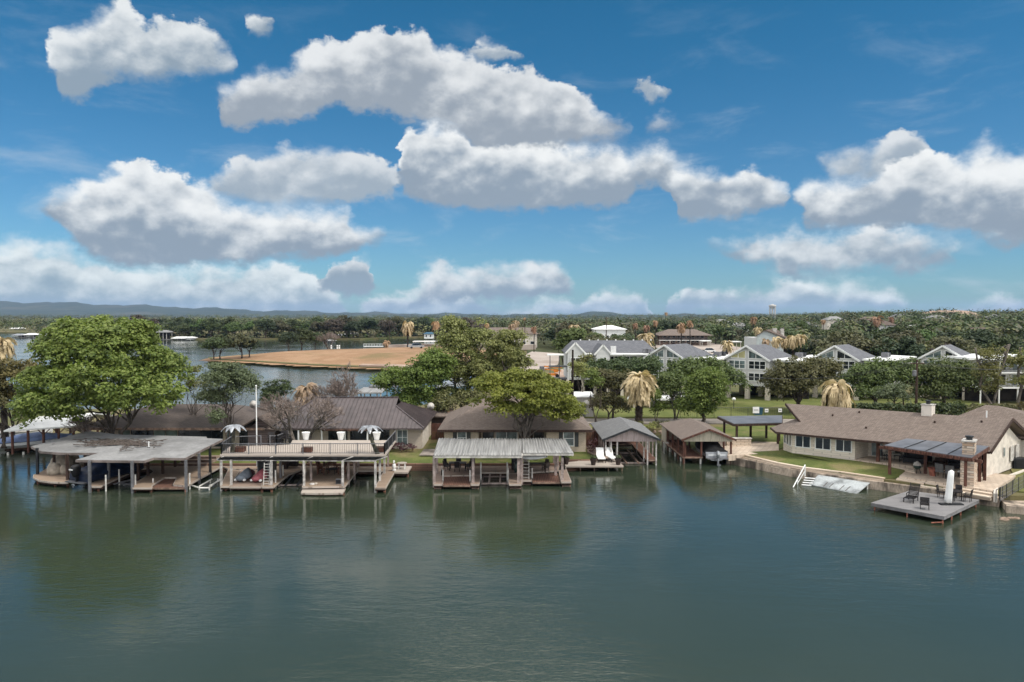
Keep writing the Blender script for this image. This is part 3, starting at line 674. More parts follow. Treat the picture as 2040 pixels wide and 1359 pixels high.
def dead_palm(name, H, R, seed, leaf, label, skirt=1.0, rt=.22, n=150, trunk='bark_dark', droop=1.0):
    "trunk topped by a drooping thatch of dead fan fronds; H = height of the crown's centre"
    rng = np.random.default_rng(seed); root = thing(name, label, 'palm tree')
    b = MB(); pts = [(0,0,-.2)]+[(.03*H*sin(i*.5+seed)*.12*i, 0, H*i/6) for i in range(1, 7)]
    b.tube(pts, [rt*1.25]+[rt*(1.02 if i % 2 else .95) for i in range(6)], 9)
    if R > 1.5:
        for i in range(90):   # stubs of cut fronds
            a = rng.random()*2*pi; z = rng.random()*H*.95; d = Vector((cos(a), sin(a), .9)).normalized()
            p = Vector((cos(a)*rt*.9, sin(a)*rt*.9, z)); b.beam(p, p+d*.22, .09, .05)
    b.build('trunk', M[trunk], root)
    V = []; nf = n
    for i in range(nf):
        a = rng.random()*2*pi; e = rng.random()**.75; L = R*(.92+.5*rng.random())
        w = .085*R*(.6+.8*rng.random()); P = []; seg = 5
        o = Vector((0, 0, H+R*(.50-.72*e))); ang = 1.25*(1-e)-.35*e+rng.normal()*.12; p = o.copy(); d = Vector((cos(a), sin(a), 0)); side = Vector((-sin(a), cos(a), 0))
        twist = rng.normal()*.75; side = (side*cos(twist)+Vector((0,0,1))*sin(twist)); dr = droop*(.75+.5*rng.random())
        for j in range(seg+1):
            t = j/seg; ww = w*(.35+1.25*sin(pi*min(t*.75+.12, 1)))
            P.append((p-side*ww, p+side*ww)); ang2 = ang-dr*(1.15+1.1*(1-e))*(.15+t)*1.15; ang2 = max(ang2, -1.45)
            p = p+(d*cos(ang2)+Vector((0,0,1))*sin(ang2))*L/seg
        for j in range(seg):
            V += [P[j][0], P[j][1], P[j+1][1], P[j+1][0]]
            if j == seg-1 or j == seg-2:   # split tips
                q0, q1 = P[j+1]; dd = (q0+q1)*.5-(P[j][0]+P[j][1])*.5
                for s in (-1, 0, 1):
                    m0 = q0.lerp(q1, .5+s*.36); V += [m0-side*.03*R, m0+side*.03*R, m0+dd*1.0+side*(.02+s*.05)*R, m0+dd*1.0-side*(.02-s*.05)*R]
    V = np.array([tuple(q) for q in V]); npmesh('dead_fronds', V, np.arange(len(V)).reshape(-1, 4), LEAF[leaf], root)
    return root
def shrub(name, poly_or_box, label, leaf, size=.22, dens=26, seed=1, cat='hedge', wobble=.25, group=None):
    "clipped or loose hedge filling a box: leaf shell on all faces, woody stems inside"
    x0, y0, z0, x1, y1, z1 = poly_or_box; rng = np.random.default_rng(seed)
    root = thing(name, label, cat, ((x0+x1)/2, (y0+y1)/2, z0), group)
    sx, sy, sz = x1-x0, y1-y0, z1-z0; n = max(8, int((sx*sy+2*sx*sz+2*sy*sz)*dens/30))
    C = rng.random((n, 3)); f = rng.integers(0, 4, n); C[f == 0, 2] = 1; C[f == 1, 1] = 0; C[f == 2, 1] = .3
    C = C*np.array([sx, sy, sz*.85])+np.array([-sx/2, -sy/2, .05*sz]); C += rng.normal(size=C.shape)*wobble*.25
    V, F = leafquads(rng, C, np.full(n, .35+wobble*.5)*min(1, sz), 30, size, .9, .3); V[:, 2] = np.maximum(V[:, 2], 0)
    npmesh('foliage', V, F, LEAF[leaf], root)
    b = MB(); k = max(3, int(sx/1.2))
    for i in range(k): x = -sx/2+sx*(i+.5)/k; b.tube([(x, 0, 0), (x+rng.normal()*.1, 0, sz*.7)], [.05, .02], 5)
    b.build('stem', M['bark'], root); return root
def tree_at(u, vtop, Y, zb=.9):
    "world foot of a tree seen at column u at distance Y and its height when its top is at row vtop"
    a, b, c = ray(u, vtop); return (a/b*Y, Y, zb), CAM_Z+Y*c/b-zb
# ------------------------------------------------------------------ buildings
def window(parent, p0, p1, z0, z1, frame='white', glass='glass', mull=1, rail=True, fw=.08, out=.05, name='window', tr=0, label=None):
    "a window on the wall line p0-p1 (outward normal to the right of p0->p1 when seen from above is -n)"
    a, b = Vector((p0[0], p0[1], 0)), Vector((p1[0], p1[1], 0)); d = (b-a); L = d.length; d.normalize(); n = Vector((d.y, -d.x, 0))
    def bar(m, s0, s1, za, zb, o0, o1):
        q = [a+d*s0+n*o0, a+d*s1+n*o0, a+d*s1+n*o1, a+d*s0+n*o1]
        m.add([(v.x, v.y, za) for v in q]+[(v.x, v.y, zb) for v in q], [(0,3,2,1),(4,5,6,7),(0,1,5,4),(1,2,6,5),(2,3,7,6),(3,0,4,7)])
    f = MB(); bar(f, 0, fw, z0, z1, 0, out); bar(f, L-fw, L, z0, z1, 0, out)
    bar(f, fw, L-fw, z0, z0+fw, 0, out); bar(f, fw, L-fw, z1-fw, z1, 0, out)
    for i in range(mull):
        s = fw+(L-2*fw)*(i+1)/(mull+1); bar(f, s-fw*.4, s+fw*.4, z0+fw, z1-fw, 0, out*.92)
    if rail: zm = (z0+z1)/2; bar(f, fw, L-fw, zm-.025, zm+.025, .003, out*.8)
    F = f.build(name, M[frame], parent); g = MB(); bar(g, fw*.6, L-fw*.6, z0+fw*.6, z1-fw*.6, .001, out*.45); g.build('pane', M[glass], F)
    if label: F['label'] = label
    return F
def hip_roof(x0, x1, y0, y1, ze, zr, hl, hr, yr=None):
    "vertices and faces of a hip or gable roof with its ridge along x"
    yr = (y0+y1)/2 if yr is None else yr
    V = [(x0,y0,ze),(x1,y0,ze),(x1,y1,ze),(x0,y1,ze),(x0+hl,yr,zr),(x1-hr,yr,zr)]
    return V, [(0,1,5,4),(1,2,5),(2,3,4,5),(3,0,4)]

# --- house A: long brown roof behind the left dock
hA = thing('house', 'long low brown shingled house under the big tree, left of the metal roofed one', 'house', (-36, 84, .9))
W_ = MB().prism([(-45,82.2),(-28.6,82.2),(-28.6,92.5),(-45,92.5)], .9, 3.45); W_.build('wall', M['brick_cream'], hA)
V, F = hip_roof(-47.0,-26.6,80.6,94,3.5,5.3,5.5,6,87); MB().shell(V, F, .18).build('roof', M['shingle_dark'], hA)
b = MB().box(-47.0,80.50,3.24,-26.6,80.59,3.5); b.build('gutter', M['fascia'], hA)
for x0, x1, mm in ((-43.1,-41.9,'panel_green'),(-39.2,-38.0,'panel_green'),(-37.9,-36.7,'panel_green')):
    MB().box(x0,82.05,1.0,x1,82.19,3.3).build('shutter', M[mm], hA)
window(hA, (-41.8,82.19),(-39.3,82.19),1.2,3.3,'steel_dark','glass',1,False)
window(hA, (-36.6,82.19),(-31.7,82.19),1.2,3.3,'steel_dark','glass',3,False)
window(hA, (-31.4,82.19),(-30.5,82.19),1.0,3.3,'steel_grey','glass_pale',0,False)
window(hA, (-29.9,82.19),(-28.9,82.19),1.0,3.3,'steel_dark','glass',0,False,name='door')
# brown timber wing facing the lake
W_ = MB().prism([(-28.55,81.0),(-25.6,81.0),(-25.6,90),(-28.55,90)], .9, 3.3); W_.build('wing_wall', M['siding_plum'], hA)
V = [(-29.6,80.0,3.35),(-25.2,80.0,3.35),(-25.2,90,3.35),(-29.6,90,3.35),(-27.2,80.0,4.75),(-27.2,90,4.75)]
MB().shell(V, [(0,4,5,3),(1,2,5,4)], .15).build('wing_roof', M['shingle_brown'], hA)
MB().add([(-28.5,81,3.3),(-25.65,81,3.3),(-27.15,81,4.45),(-28.5,81.2,3.3),(-25.65,81.2,3.3),(-27.15,81.2,4.45)], [(0,1,2),(5,4,3),(0,2,5,3),(1,4,5,2),(0,3,4,1)]).build('gable', M['siding_plum'], hA)

# --- house B: standing seam metal roof
hB = thing('house', 'single storey house with dark plum standing seam metal roof', 'house', (-17, 86, .9))
MB().prism([(-25.0,82.0),(-9.9,82.0),(-9.9,92),(-25.0,92)], .9, 3.5).build('wall', M['brick_pale'], hB)
x0, x1, y0, y1, ze = -25.9, -9.4, 80.2, 94.2, 3.5; yr = 86.6; zr = 6.15; xl, xr = -22.4, -13.1; zh = 5.35; yh = 84.9
V = [(x0,y0,ze),(x1,y0,ze),(xr,y0+(yr-y0)*.70,ze+(zr-ze)*.70),(xr,yr,zr),(xl,yr,zr),(x1,y1,ze),(x0,y1,ze),(xr,yr+(y1-yr)*.30,ze+(zr-ze)*.70)]
rB = MB().shell(V, [(0,1,2,3,4),(4,3,7,5,6),(6,0,4),(1,5,7,2),(2,7,3)], .14)
k = 36
for i in range(k+1):   # seams on the front slope
    x = x0+.1+(x1-x0-.2)*i/k; t1 = 1.0
    if x < xl: t1 = (x-x0)/(xl-x0)
    if x > xr: t1 = .70*(x1-x)/(x1-xr)
    if t1 < .05: continue
    a = Vector((x, y0, ze+.02)); e = Vector((x, y0+(yr-y0)*t1, ze+(zr-ze)*t1+.02)); rB.beam(a, e, .05, .07)
for i in range(1, 26):
    y = y0+(y1-y0)*i/26; t = min((y-y0)/(V[2][1]-y0), (y1-y)/(y1-V[7][1]), 1)
    rB.beam((x1, y, ze+.02), (x1+(xr-x1)*t, y, ze+(zr-ze)*.70*t+.02), .05, .07)
rB.beam((x1,y0,ze+.05),(V[2][0],V[2][1],V[2][2]+.05),.14,.06); rB.beam((xl,yr,zr+.03),(xr,yr,zr+.03),.25,.08); rB.beam((x0,y0,ze+.05),(xl,yr,zr+.05),.14,.06)
rB.build('roof', M['metal_plum'], hB)
MB().box(-20.2,79.6,3.30,-15.2,80.17,3.46).build('porch_roof', M['rust'], hB)
for x in (-22.9,-20.4,-17.9,-15.5):
    MB().box(x-.07,80.3,.9,x+.07,80.44,3.29).build('post', M['white'], hB)
for x0_, x1_ in ((-20.1,-18.0),(-17.7,-15.6),(-15.3,-13.4)): window(hB, (x0_,81.99),(x1_,81.99),1.1,3.25,'steel_dark','glass',1,False,name='glass_door')
MB().box(-24.4,81.9,1.5,-23.4,81.99,3.0).build('shutter', M['shutter'], hB)
w = window(hB, (-12.6,81.99),(-11.4,81.99),1.35,3.1,'white','glass_pale',1,True)
MB().prism([(-9.88,82.3),(-9.80,82.3),(-9.80,88),(-9.88,88)], .9, 3.4).build('side_wall', M['stucco'], hB)

# --- house C: tan hip roof behind the maple
hC = thing('house', 'tan hip roofed brick house behind the lime green tree', 'house', (0, 85, .9))
MB().prism([(-7.3,80.6),(-3.6,80.6),(-3.6,82.4),(3.7,82.4),(3.7,80.6),(7.95,80.6),(7.95,92),(-7.3,92)], .9, 3.45).build('wall', M['brick_cream'], hC)
V, F = hip_roof(-7.9,8.55,79.5,93.6,3.45,6.3,5.3,5.3,86.5); MB().shell(V, F, .2).build('roof', M['shingle_tan'], hC)
MB().box(-7.9,79.38,3.2,8.55,79.48,3.46).build('gutter', M['wood_dark'], hC)
window(hC, (-5.9,80.59),(-4.9,80.59),1.7,3.2,'white','glass_pale',0,True)
for x in (-6.35,-4.85): MB().box(x,80.5,1.65,x+.4,80.595,3.25).build('shutter', M['shutter'], hC)
window(hC, (5.5,80.59),(6.7,80.59),1.5,3.2,'white','glass_pale',0,True)
for x in (5.05,6.75): MB().box(x,80.5,1.45,x+.4,80.595,3.25).build('shutter', M['shutter'], hC)
window(hC, (-3.2,82.38),(-2.0,82.38),1.1,3.2,'steel_dark','glass',1,False,name='glass_door')
window(hC, (-1.8,82.38),(.6,82.38),1.1,3.2,'white','glass_pale',1,False,name='glass_door')
MB().box(.8,82.30,1.0,2.3,82.39,3.3).build('shutter', M['wood_dark'], hC)
window(hC, (2.4,82.38),(3.5,82.38),1.1,3.2,'steel_dark','glass',1,False)
MB().box(-3.5,80.7,.9,-3.38,80.85,3.4).build('post', M['wood_dark'], hC)
MB().prism([(-3.5,78.9),(3.6,78.9),(3.6,80.5),(-3.5,80.5)], .9, 1.02).build('step', M['concrete'], hC)

# --- house D: the long stone house on the right, turned to the lake
D0 = Vector((27.7, 77.2, 0)); dD = Vector((.795,-.607,0)).normalized(); nD = Vector((.607,.795,0)).normalized()
def DW(s, n, z=0): q = D0+dD*(s+.229*max(n, 0))+nD*n; return (q.x, q.y, z)
hD = thing('house', 'long pale stone house with wide brown shingled roof on the right shore', 'house', DW(9, 5, 1.0))
LEN = 18.2
body = [DW(.9,.5),DW(6.6,.3),DW(6.6,2.6),DW(LEN-.3,2.6),DW(LEN-.3,1.1)] ; poly = [DW(-1.3,2.9),DW(.9,.5),DW(6.9,.5),DW(6.9,3.2),DW(LEN-.5,3.2),DW(LEN-.5,9.8),DW(-1.3,9.8)]
MB().prism([(p[0], p[1]) for p in poly], 1.0, 3.55).build('wall', M['stone_cream'], hD)
ZE, ZR = 3.6, 5.95; rn = 5.2
zq = lambda n: ZE+(n+.5)/(rn+.5)*(ZR-ZE)
V = [DW(-.3,-.5,ZE),DW(LEN+.1,-.5,ZE),DW(LEN+.1,rn,ZR),DW(-2.4,rn,ZR),DW(-2.3,2.3,ZE),DW(LEN+.1,10.8,ZE),DW(-2.3,10.8,ZE),DW(-.6,4.6,zq(1.8)+.05),DW(1.0,1.8,zq(1.8)),DW(-1.2,8.6,zq(1.8)-.1)]
rD = MB().shell(V, [(0,1,2,3,8),(3,2,5,6,9),(0,8,7,4),(4,7,9,6)], .16); rD.build('roof', M['shingle_tan'], hD)
# dutch gablet at the left end
g = MB(); g.beam(Vector(V[8])+Vector((0,0,-.08)),Vector(V[3])+Vector((0,0,-.08)),.08,.24); g.beam(Vector(V[3])+Vector((0,0,-.08)),Vector(V[9])+Vector((0,0,-.08)),.08,.24); g.build('gablet_board', M['wood_dark'], hD)
MB().add([DW(.2,2.7,4.2),DW(-.5,7.6,4.2),DW(-.2,rn,ZR-.12),DW(.4,2.7,4.2),DW(-.3,7.6,4.2),DW(.0,rn,ZR-.12)], [(0,2,1),(3,4,5),(0,3,5,2),(2,5,4,1),(1,4,3,0)]).build('gablet', M['stucco'], hD)
g = MB(); g.beam(DW(-.3,-.56,ZE-.07),DW(LEN+.1,-.56,ZE-.07),.08,.2); g.beam(DW(-.36,-.5,ZE-.07),DW(-2.36,2.3,ZE-.07),.08,.2); g.build('fascia', M['wood_dark'], hD)
g = MB(); g.beam(DW(LEN+.18,-.6,ZE-.05),DW(LEN+.18,rn,ZR-.02),.1,.26); g.beam(DW(LEN+.18,rn,ZR-.02),DW(LEN+.18,10.9,ZE-.05),.1,.26); g.build('barge_board', M['wood_dark'], hD)
g = MB().add([DW(LEN-.48,.6,3.3),DW(LEN-.48,9.8,3.3),DW(LEN-.48,rn,ZR-.3),DW(LEN-.48,.6,1.0),DW(LEN-.48,9.8,1.0),DW(LEN-.62,.6,3.3),DW(LEN-.62,9.8,3.3),DW(LEN-.62,rn,ZR-.3),DW(LEN-.62,.6,1.0),DW(LEN-.62,9.8,1.0)],
   [(3,4,1,2,0),(8,5,7,6,9),(0,2,7,5),(2,1,6,7),(3,0,5,8),(4,9,6,1),(3,8,9,4)]); g.build('gable_wall', M['stucco'], hD)
window(hD, DW(LEN-.46,4.9)[:2], DW(LEN-.46,5.4)[:2], 2.4, 3.3, 'offwhite','glass_pale',0,False)
for s in (1.2,3.15,5.1): window(hD, DW(s,.49)[:2], DW(s+1.55,.49)[:2], 2.1, 3.35, 'white','glass',1,False,.09,.07)
for t in (.12,.42,.72):
    a = Vector(DW(-1.3,2.9)).lerp(Vector(DW(.9,.5)), t); e = Vector(DW(-1.3,2.9)).lerp(Vector(DW(.9,.5)), t+.2)
    window(hD, (a.x, a.y), (e.x, e.y), 2.05, 3.35, 'white','glass',0,False,.07,.07)
for s0, s1, gm in ((7.2,8.3,'glass_pale'),(11.0,12.6,'glass'),(13.2,14.8,'glass'),(15.2,17.2,'glass')): window(hD, DW(s0,3.19)[:2], DW(s1,3.19)[:2], 1.55, 3.4, 'offwhite' if gm == 'glass_pale' else 'steel_dark', gm, 1, False, name='glass_door')
MB().prism([DW(8.9,.3)[:2],DW(9.15,.3)[:2],DW(9.15,.55)[:2],DW(8.9,.55)[:2]], 1.0, 3.4).build('post', M['wood_red'], hD)
ch = MB().prism([DW(11.0,4.7)[:2],DW(11.9,4.7)[:2],DW(11.9,5.5)[:2],DW(11.0,5.5)[:2]], 5.3, 6.8); c_ = ch.build('chimney', M['stucco'], hD)
MB().prism([DW(10.93,4.62)[:2],DW(11.97,4.62)[:2],DW(11.97,5.58)[:2],DW(10.93,5.58)[:2]], 6.803, 6.89).build('cap', M['offwhite'], c_); MB().lathe(DW(11.45,5.1,6.9), [(.2,0),(.2,.25),(.28,.26),(.28,.36)], 8).build('flue', M['steel_dark'], c_)
MB().tube([DW(16.2,5.5,5.7), DW(16.2,5.5,6.55)], .06, 8).build('vent_pipe', M['white'], hD)
for s, n in ((3.4,3.4),(7.4,1.6),(12.6,3.6),(16.2,4.3),(5.5,4.4)):
    MB().lathe(DW(s,n,ZE+(n+.5)/(rn+.5)*(ZR-ZE)-.03), [(.09,0),(.09,.18),(.12,.2)], 7).build('roof_vent', M['wood_dark'], hD)
for x0_, n0, n1 in ((LEN-.4,6.6,7.4),(LEN-.4,8.0,8.8)): MB().prism([DW(x0_,n0)[:2],DW(x0_+.08,n0)[:2],DW(x0_+.08,n1)[:2],DW(x0_,n1)[:2]], 1.8, 3.2).build('shutter', M['offwhite'], hD)
# rear wing roof rising at the right edge of the picture
MB().prism([DW(16.3,10.2)[:2],DW(25,10.2)[:2],DW(25,18)[:2],DW(16.3,18)[:2]], 1.0, 3.4).build('wing_wall', M['stucco'], hD)
V = [DW(9.6,9.4,3.9),DW(26.0,9.4,3.75),DW(26.0,19,3.75),DW(9.6,19,3.75),DW(13.6,13.4,6.3),DW(14.6,13.4,6.3)]
MB().shell(V, [(0,1,5,4),(1,2,5),(2,3,4,5),(3,0,4)], .16).build('wing_roof', M['shingle_tan'], hD)

# patio cover with fireplace
pc = thing('patio_cover', 'red timber patio cover with flat grey metal roof and stone fireplace', 'patio cover', DW(16.5, -2, 1.1))
PZ = 3.3
def PP(u, v, z): return G(u, v, z)
A_, B_, C2_, D_ = (34.1,68.6,3.7), (38.4,62.6,3.7), (41.7,65.5,4.15), (36.7,69.65,4.15)
MB().shell([A_,B_,C2_,D_], [(0,1,2,3)], .07).build('roof', M['solar'], pc)
g = MB()
for t in (.25,.5,.75):
    a = Vector(A_).lerp(Vector(B_), t)+Vector((0,0,.02)); e = Vector(D_).lerp(Vector(C2_), t)+Vector((0,0,.02)); g.beam(a, e, .05, .05)
g.build('seam', M['steel_dark'], pc)
g = MB(); dz = Vector((0,0,-.2))
g.beam(Vector(A_)+dz, Vector(B_)+dz, .16, .28); g.beam(Vector(B_)+dz, Vector(C2_)+dz, .16, .28); g.beam(Vector(A_)+dz, Vector(D_)+dz, .16, .28); g.beam(Vector(D_)+dz, Vector(C2_)+dz, .16, .28)
a, e = Vector(A_)+(Vector(D_)-Vector(A_))*.12, Vector(B_)+(Vector(C2_)-Vector(B_))*.12; ext = (e-a).normalized()*.7
g.beam(a+dz*1.8-ext, e+dz*1.8+ext, .14, .26); g.build('beam', M['wood_red'], pc)
g = MB()
for i in range(13):
    t = (i+.5)/13; a = Vector(A_).lerp(Vector(B_), t); e = Vector(D_).lerp(Vector(C2_), t); o = (a-e).normalized()*.25; g.beam(a+dz*.62+o, e+dz*.62, .06, .12)
g.build('rafters', M['wood_red'], pc)
for (t, r, nm) in ((.05,.08,1),(.93,.08,1),(.28,.86,1),(.95,.75,1),(.97,.95,1)):
    q = Vector(A_).lerp(Vector(B_), t).lerp(Vector(D_).lerp(Vector(C2_), t), r); MB().cbox((q.x, q.y, (1.05+q.z-.2)/2), .24, .24, q.z-.2-1.05, -.65).build('post', M['wood_red'], pc)
fp = MB(); 
fd, fn = (dD*.5), (nD*1.25); fc = Vector((39.15,64.1,0)); fq = lambda a, b, c=fc: (c.x+fd.x*a+fn.x*b, c.y+fd.y*a+fn.y*b)
fp.prism([fq(-1,-1),fq(1,-1),fq(1,1),fq(-1,1)], .8, 3.45)
fp.prism([fq(-.9,-.6),fq(.9,-.6),fq(.9,.45),fq(-.9,.45)], 3.45, 4.85); fpo = fp.build('fireplace', M['stone_chim'], pc)
MB().prism([fq(-1.05,-.68),fq(1.05,-.68),fq(1.05,.53),fq(-1.05,.53)], 4.85, 4.96).build('cap', M['offwhite'], fpo)
MB().lathe(fq(0,-.1)+(4.96,), [(.24,0),(.24,.22),(.33,.24),(.33,.34)], 10).build('flue', M['steel_dark'], fpo)

# terrace, steps and ledges (built of stone, below the house)
tr = thing('stone_terrace', 'stone paved terrace and broad ledge steps in front of the patio cover', 'terrace', DW(15, -4, .7))
MB().prism([DW(11.7,-3.6)[:2],DW(18.9,-5.2)[:2],DW(19.3,3.1)[:2],DW(7.0,3.1)[:2],DW(7.0,.1)[:2],DW(11.7,.1)[:2]], .6, 1.14).build('floor', M['paving'], tr)
MB().prism([DW(13.9,-4.6)[:2],DW(19.0,-5.75)[:2],DW(18.9,-5.22)[:2],DW(13.9,-4.12)[:2]], .5, .98).build('step', M['stone_ledge'], tr)
MB().prism([DW(13.7,-5.1)[:2],DW(18.9,-6.3)[:2],DW(19.0,-5.77)[:2],DW(13.7,-4.62)[:2]], .5, .82).build('step', M['stone_ledge'], tr)
MB().prism([DW(11.6,-4.5)[:2],DW(13.85,-4.9)[:2],DW(13.85,-4.1)[:2],DW(11.6,-3.65)[:2]], .5, 1.0).build('ledge', M['stone_ledge'], tr)
MB().prism([DW(10.4,-.4)[:2],DW(12.6,-1.3)[:2],DW(12.6,-.5)[:2],DW(10.4,.08)[:2]], .6, 1.33).build('step', M['stone_ledge'], tr)
MB().prism([DW(7.0,.15)[:2],DW(17.5,.15)[:2],DW(17.5,3.15)[:2],DW(7.0,3.15)[:2]], 1.144, 1.5).build('porch_floor', M['paving'], tr)
# stone ledge running along the lawn
ar = [G(u, v, 1.0)+(0,) for u, v in ((1450,891),(1476,905),(1547,922),(1601,931.5),(1682,941.5),(1761,953))]
led = MB(); led2 = MB()
for i in range(len(ar)-1):
    a, e = Vector(ar[i]), Vector(ar[i+1]); d = (e-a).normalized(); n = Vector((-d.y, d.x, 0)); e = e-d*.004
    led.prism([(a-n*.0)[:2], (e-n*.0)[:2], (e+n*.35)[:2], (a+n*.35)[:2]], .5, 1.02); led2.prism([(a-n*.40)[:2], (e-n*.40)[:2], (e-n*.004)[:2], (a-n*.004)[:2]], .5, .88)
led.build('upper_ledge', M['stone_ledge'], tr); led2.build('lower_ledge', M['stone_ledge'], tr)
struct(MB().prism([(22.6,79.3)]+[(p[0]+.30, p[1]+.35) for p in SW[1:-1]]+[(39.9,61.2),(45,61),(50,72),(42,84),(23.4,92)], .3, .70).build('path', M['paving']))
LP = [(p[0]+.25, p[1]+.3, .985) for p in ar[1:]]+[DW(11.7,-3.5,1.0),DW(11.7,-.1,1.30),DW(7,0,1.45),DW(.9,.4,1.45),DW(-1.0,2.4,1.3),G(1480,901,1.0)+(1.0,)]
n_ = len(LP); cl_ = (31.8, 72.6, 1.25); struct(MB().add([(p[0], p[1], .5) for p in LP]+LP+[cl_], [tuple(range(n_))[::-1]]+[(i, (i+1) % n_, n_+(i+1) % n_, n_+i) for i in range(n_)]+[(n_+i, n_+(i+1) % n_, 2*n_) for i in range(n_)]).build('lawn', M['lawn']))
struct(MB().prism([(23.6,93.5),DW(-2.6,4.4)[:2],(34,88),(52,96.3),(36,100.4),(24,100.4)], .6, 1.0).build('lawn', M['lawn']))
struct(MB().prism([(41.6,62.2),(44,60.9),(60,55),(80,50),(80,74),(57,78),(50,76),DW(LEN+1.1,3)[:2]], .5, 1.02).build('lawn', M['lawn_dry']))
wallpath('garden_wall', [DW(LEN+1.15,-6.1)[:2], DW(LEN+.75,0)[:2], DW(LEN+1.0,14)[:2]], .28, .4, 1.12, M['stucco'], 'low cream garden wall running back beside the stone house gable', 'wall')
# pavilion by the boathouse
pv = thing('pavilion', 'open timber pavilion with flat grey roof left of the stone house', 'pavilion', (26, 84, .9))
q = [(1512,893,1),(1440,829,0)]
P1, P2, P3, P4 = G(1462,844,3.5)+(3.5,), G(1558,842,3.5)+(3.5,), G(1553,829.5,3.62)+(3.62,), G(1432,829.5,3.62)+(3.62,)
P3 = (P2[0]+1.9, P2[1]+5.3, 3.62); P4 = (P1[0]-.35, P1[1]+5.3, 3.62)
MB().shell([P1,P2,P3,P4], [(0,1,2,3)], .07).build('roof', M['solar'], pv)
g = MB(); dz = Vector((0,0,-.19)); R_ = [Vector(p)+dz for p in (P1,P2,P3,P4)]
for i in range(4): g.beam(R_[i], R_[(i+1) % 4], .16, .22)
g.build('beam', M['wood_dark'], pv)
for (a, b_) in ((.08,.06),(.92,.06),(.08,.9),(.5,.9),(.75,.9),(.95,.5)):
    q = Vector(P1).lerp(Vector(P2), a).lerp(Vector(P4).lerp(Vector(P3), a), b_); MB().cbox((q.x, q.y, 2.15), .22, .22, 2.4).build('post', M['wood_dark'], pv)
struct(MB().prism([DW(-7.4,-.2)[:2],DW(-4.4,-2.9)[:2],DW(-2.0,.8)[:2],DW(-1.6,2.6)[:2],(30.6,86),(24.0,86.5)], .5, 1.05).build('patio', M['paving']))
ct = thing('outdoor_kitchen', 'low stone counter under the far side of the pavilion', 'counter', (25.2, 83.6, 1.0))
MB().box(23.9,83.3,.99,26.6,83.9,1.85).build('base', M['stone_ledge'], ct); MB().box(23.8,83.2,1.85,26.7,84.0,1.93).build('worktop', M['offwhite'], ct)

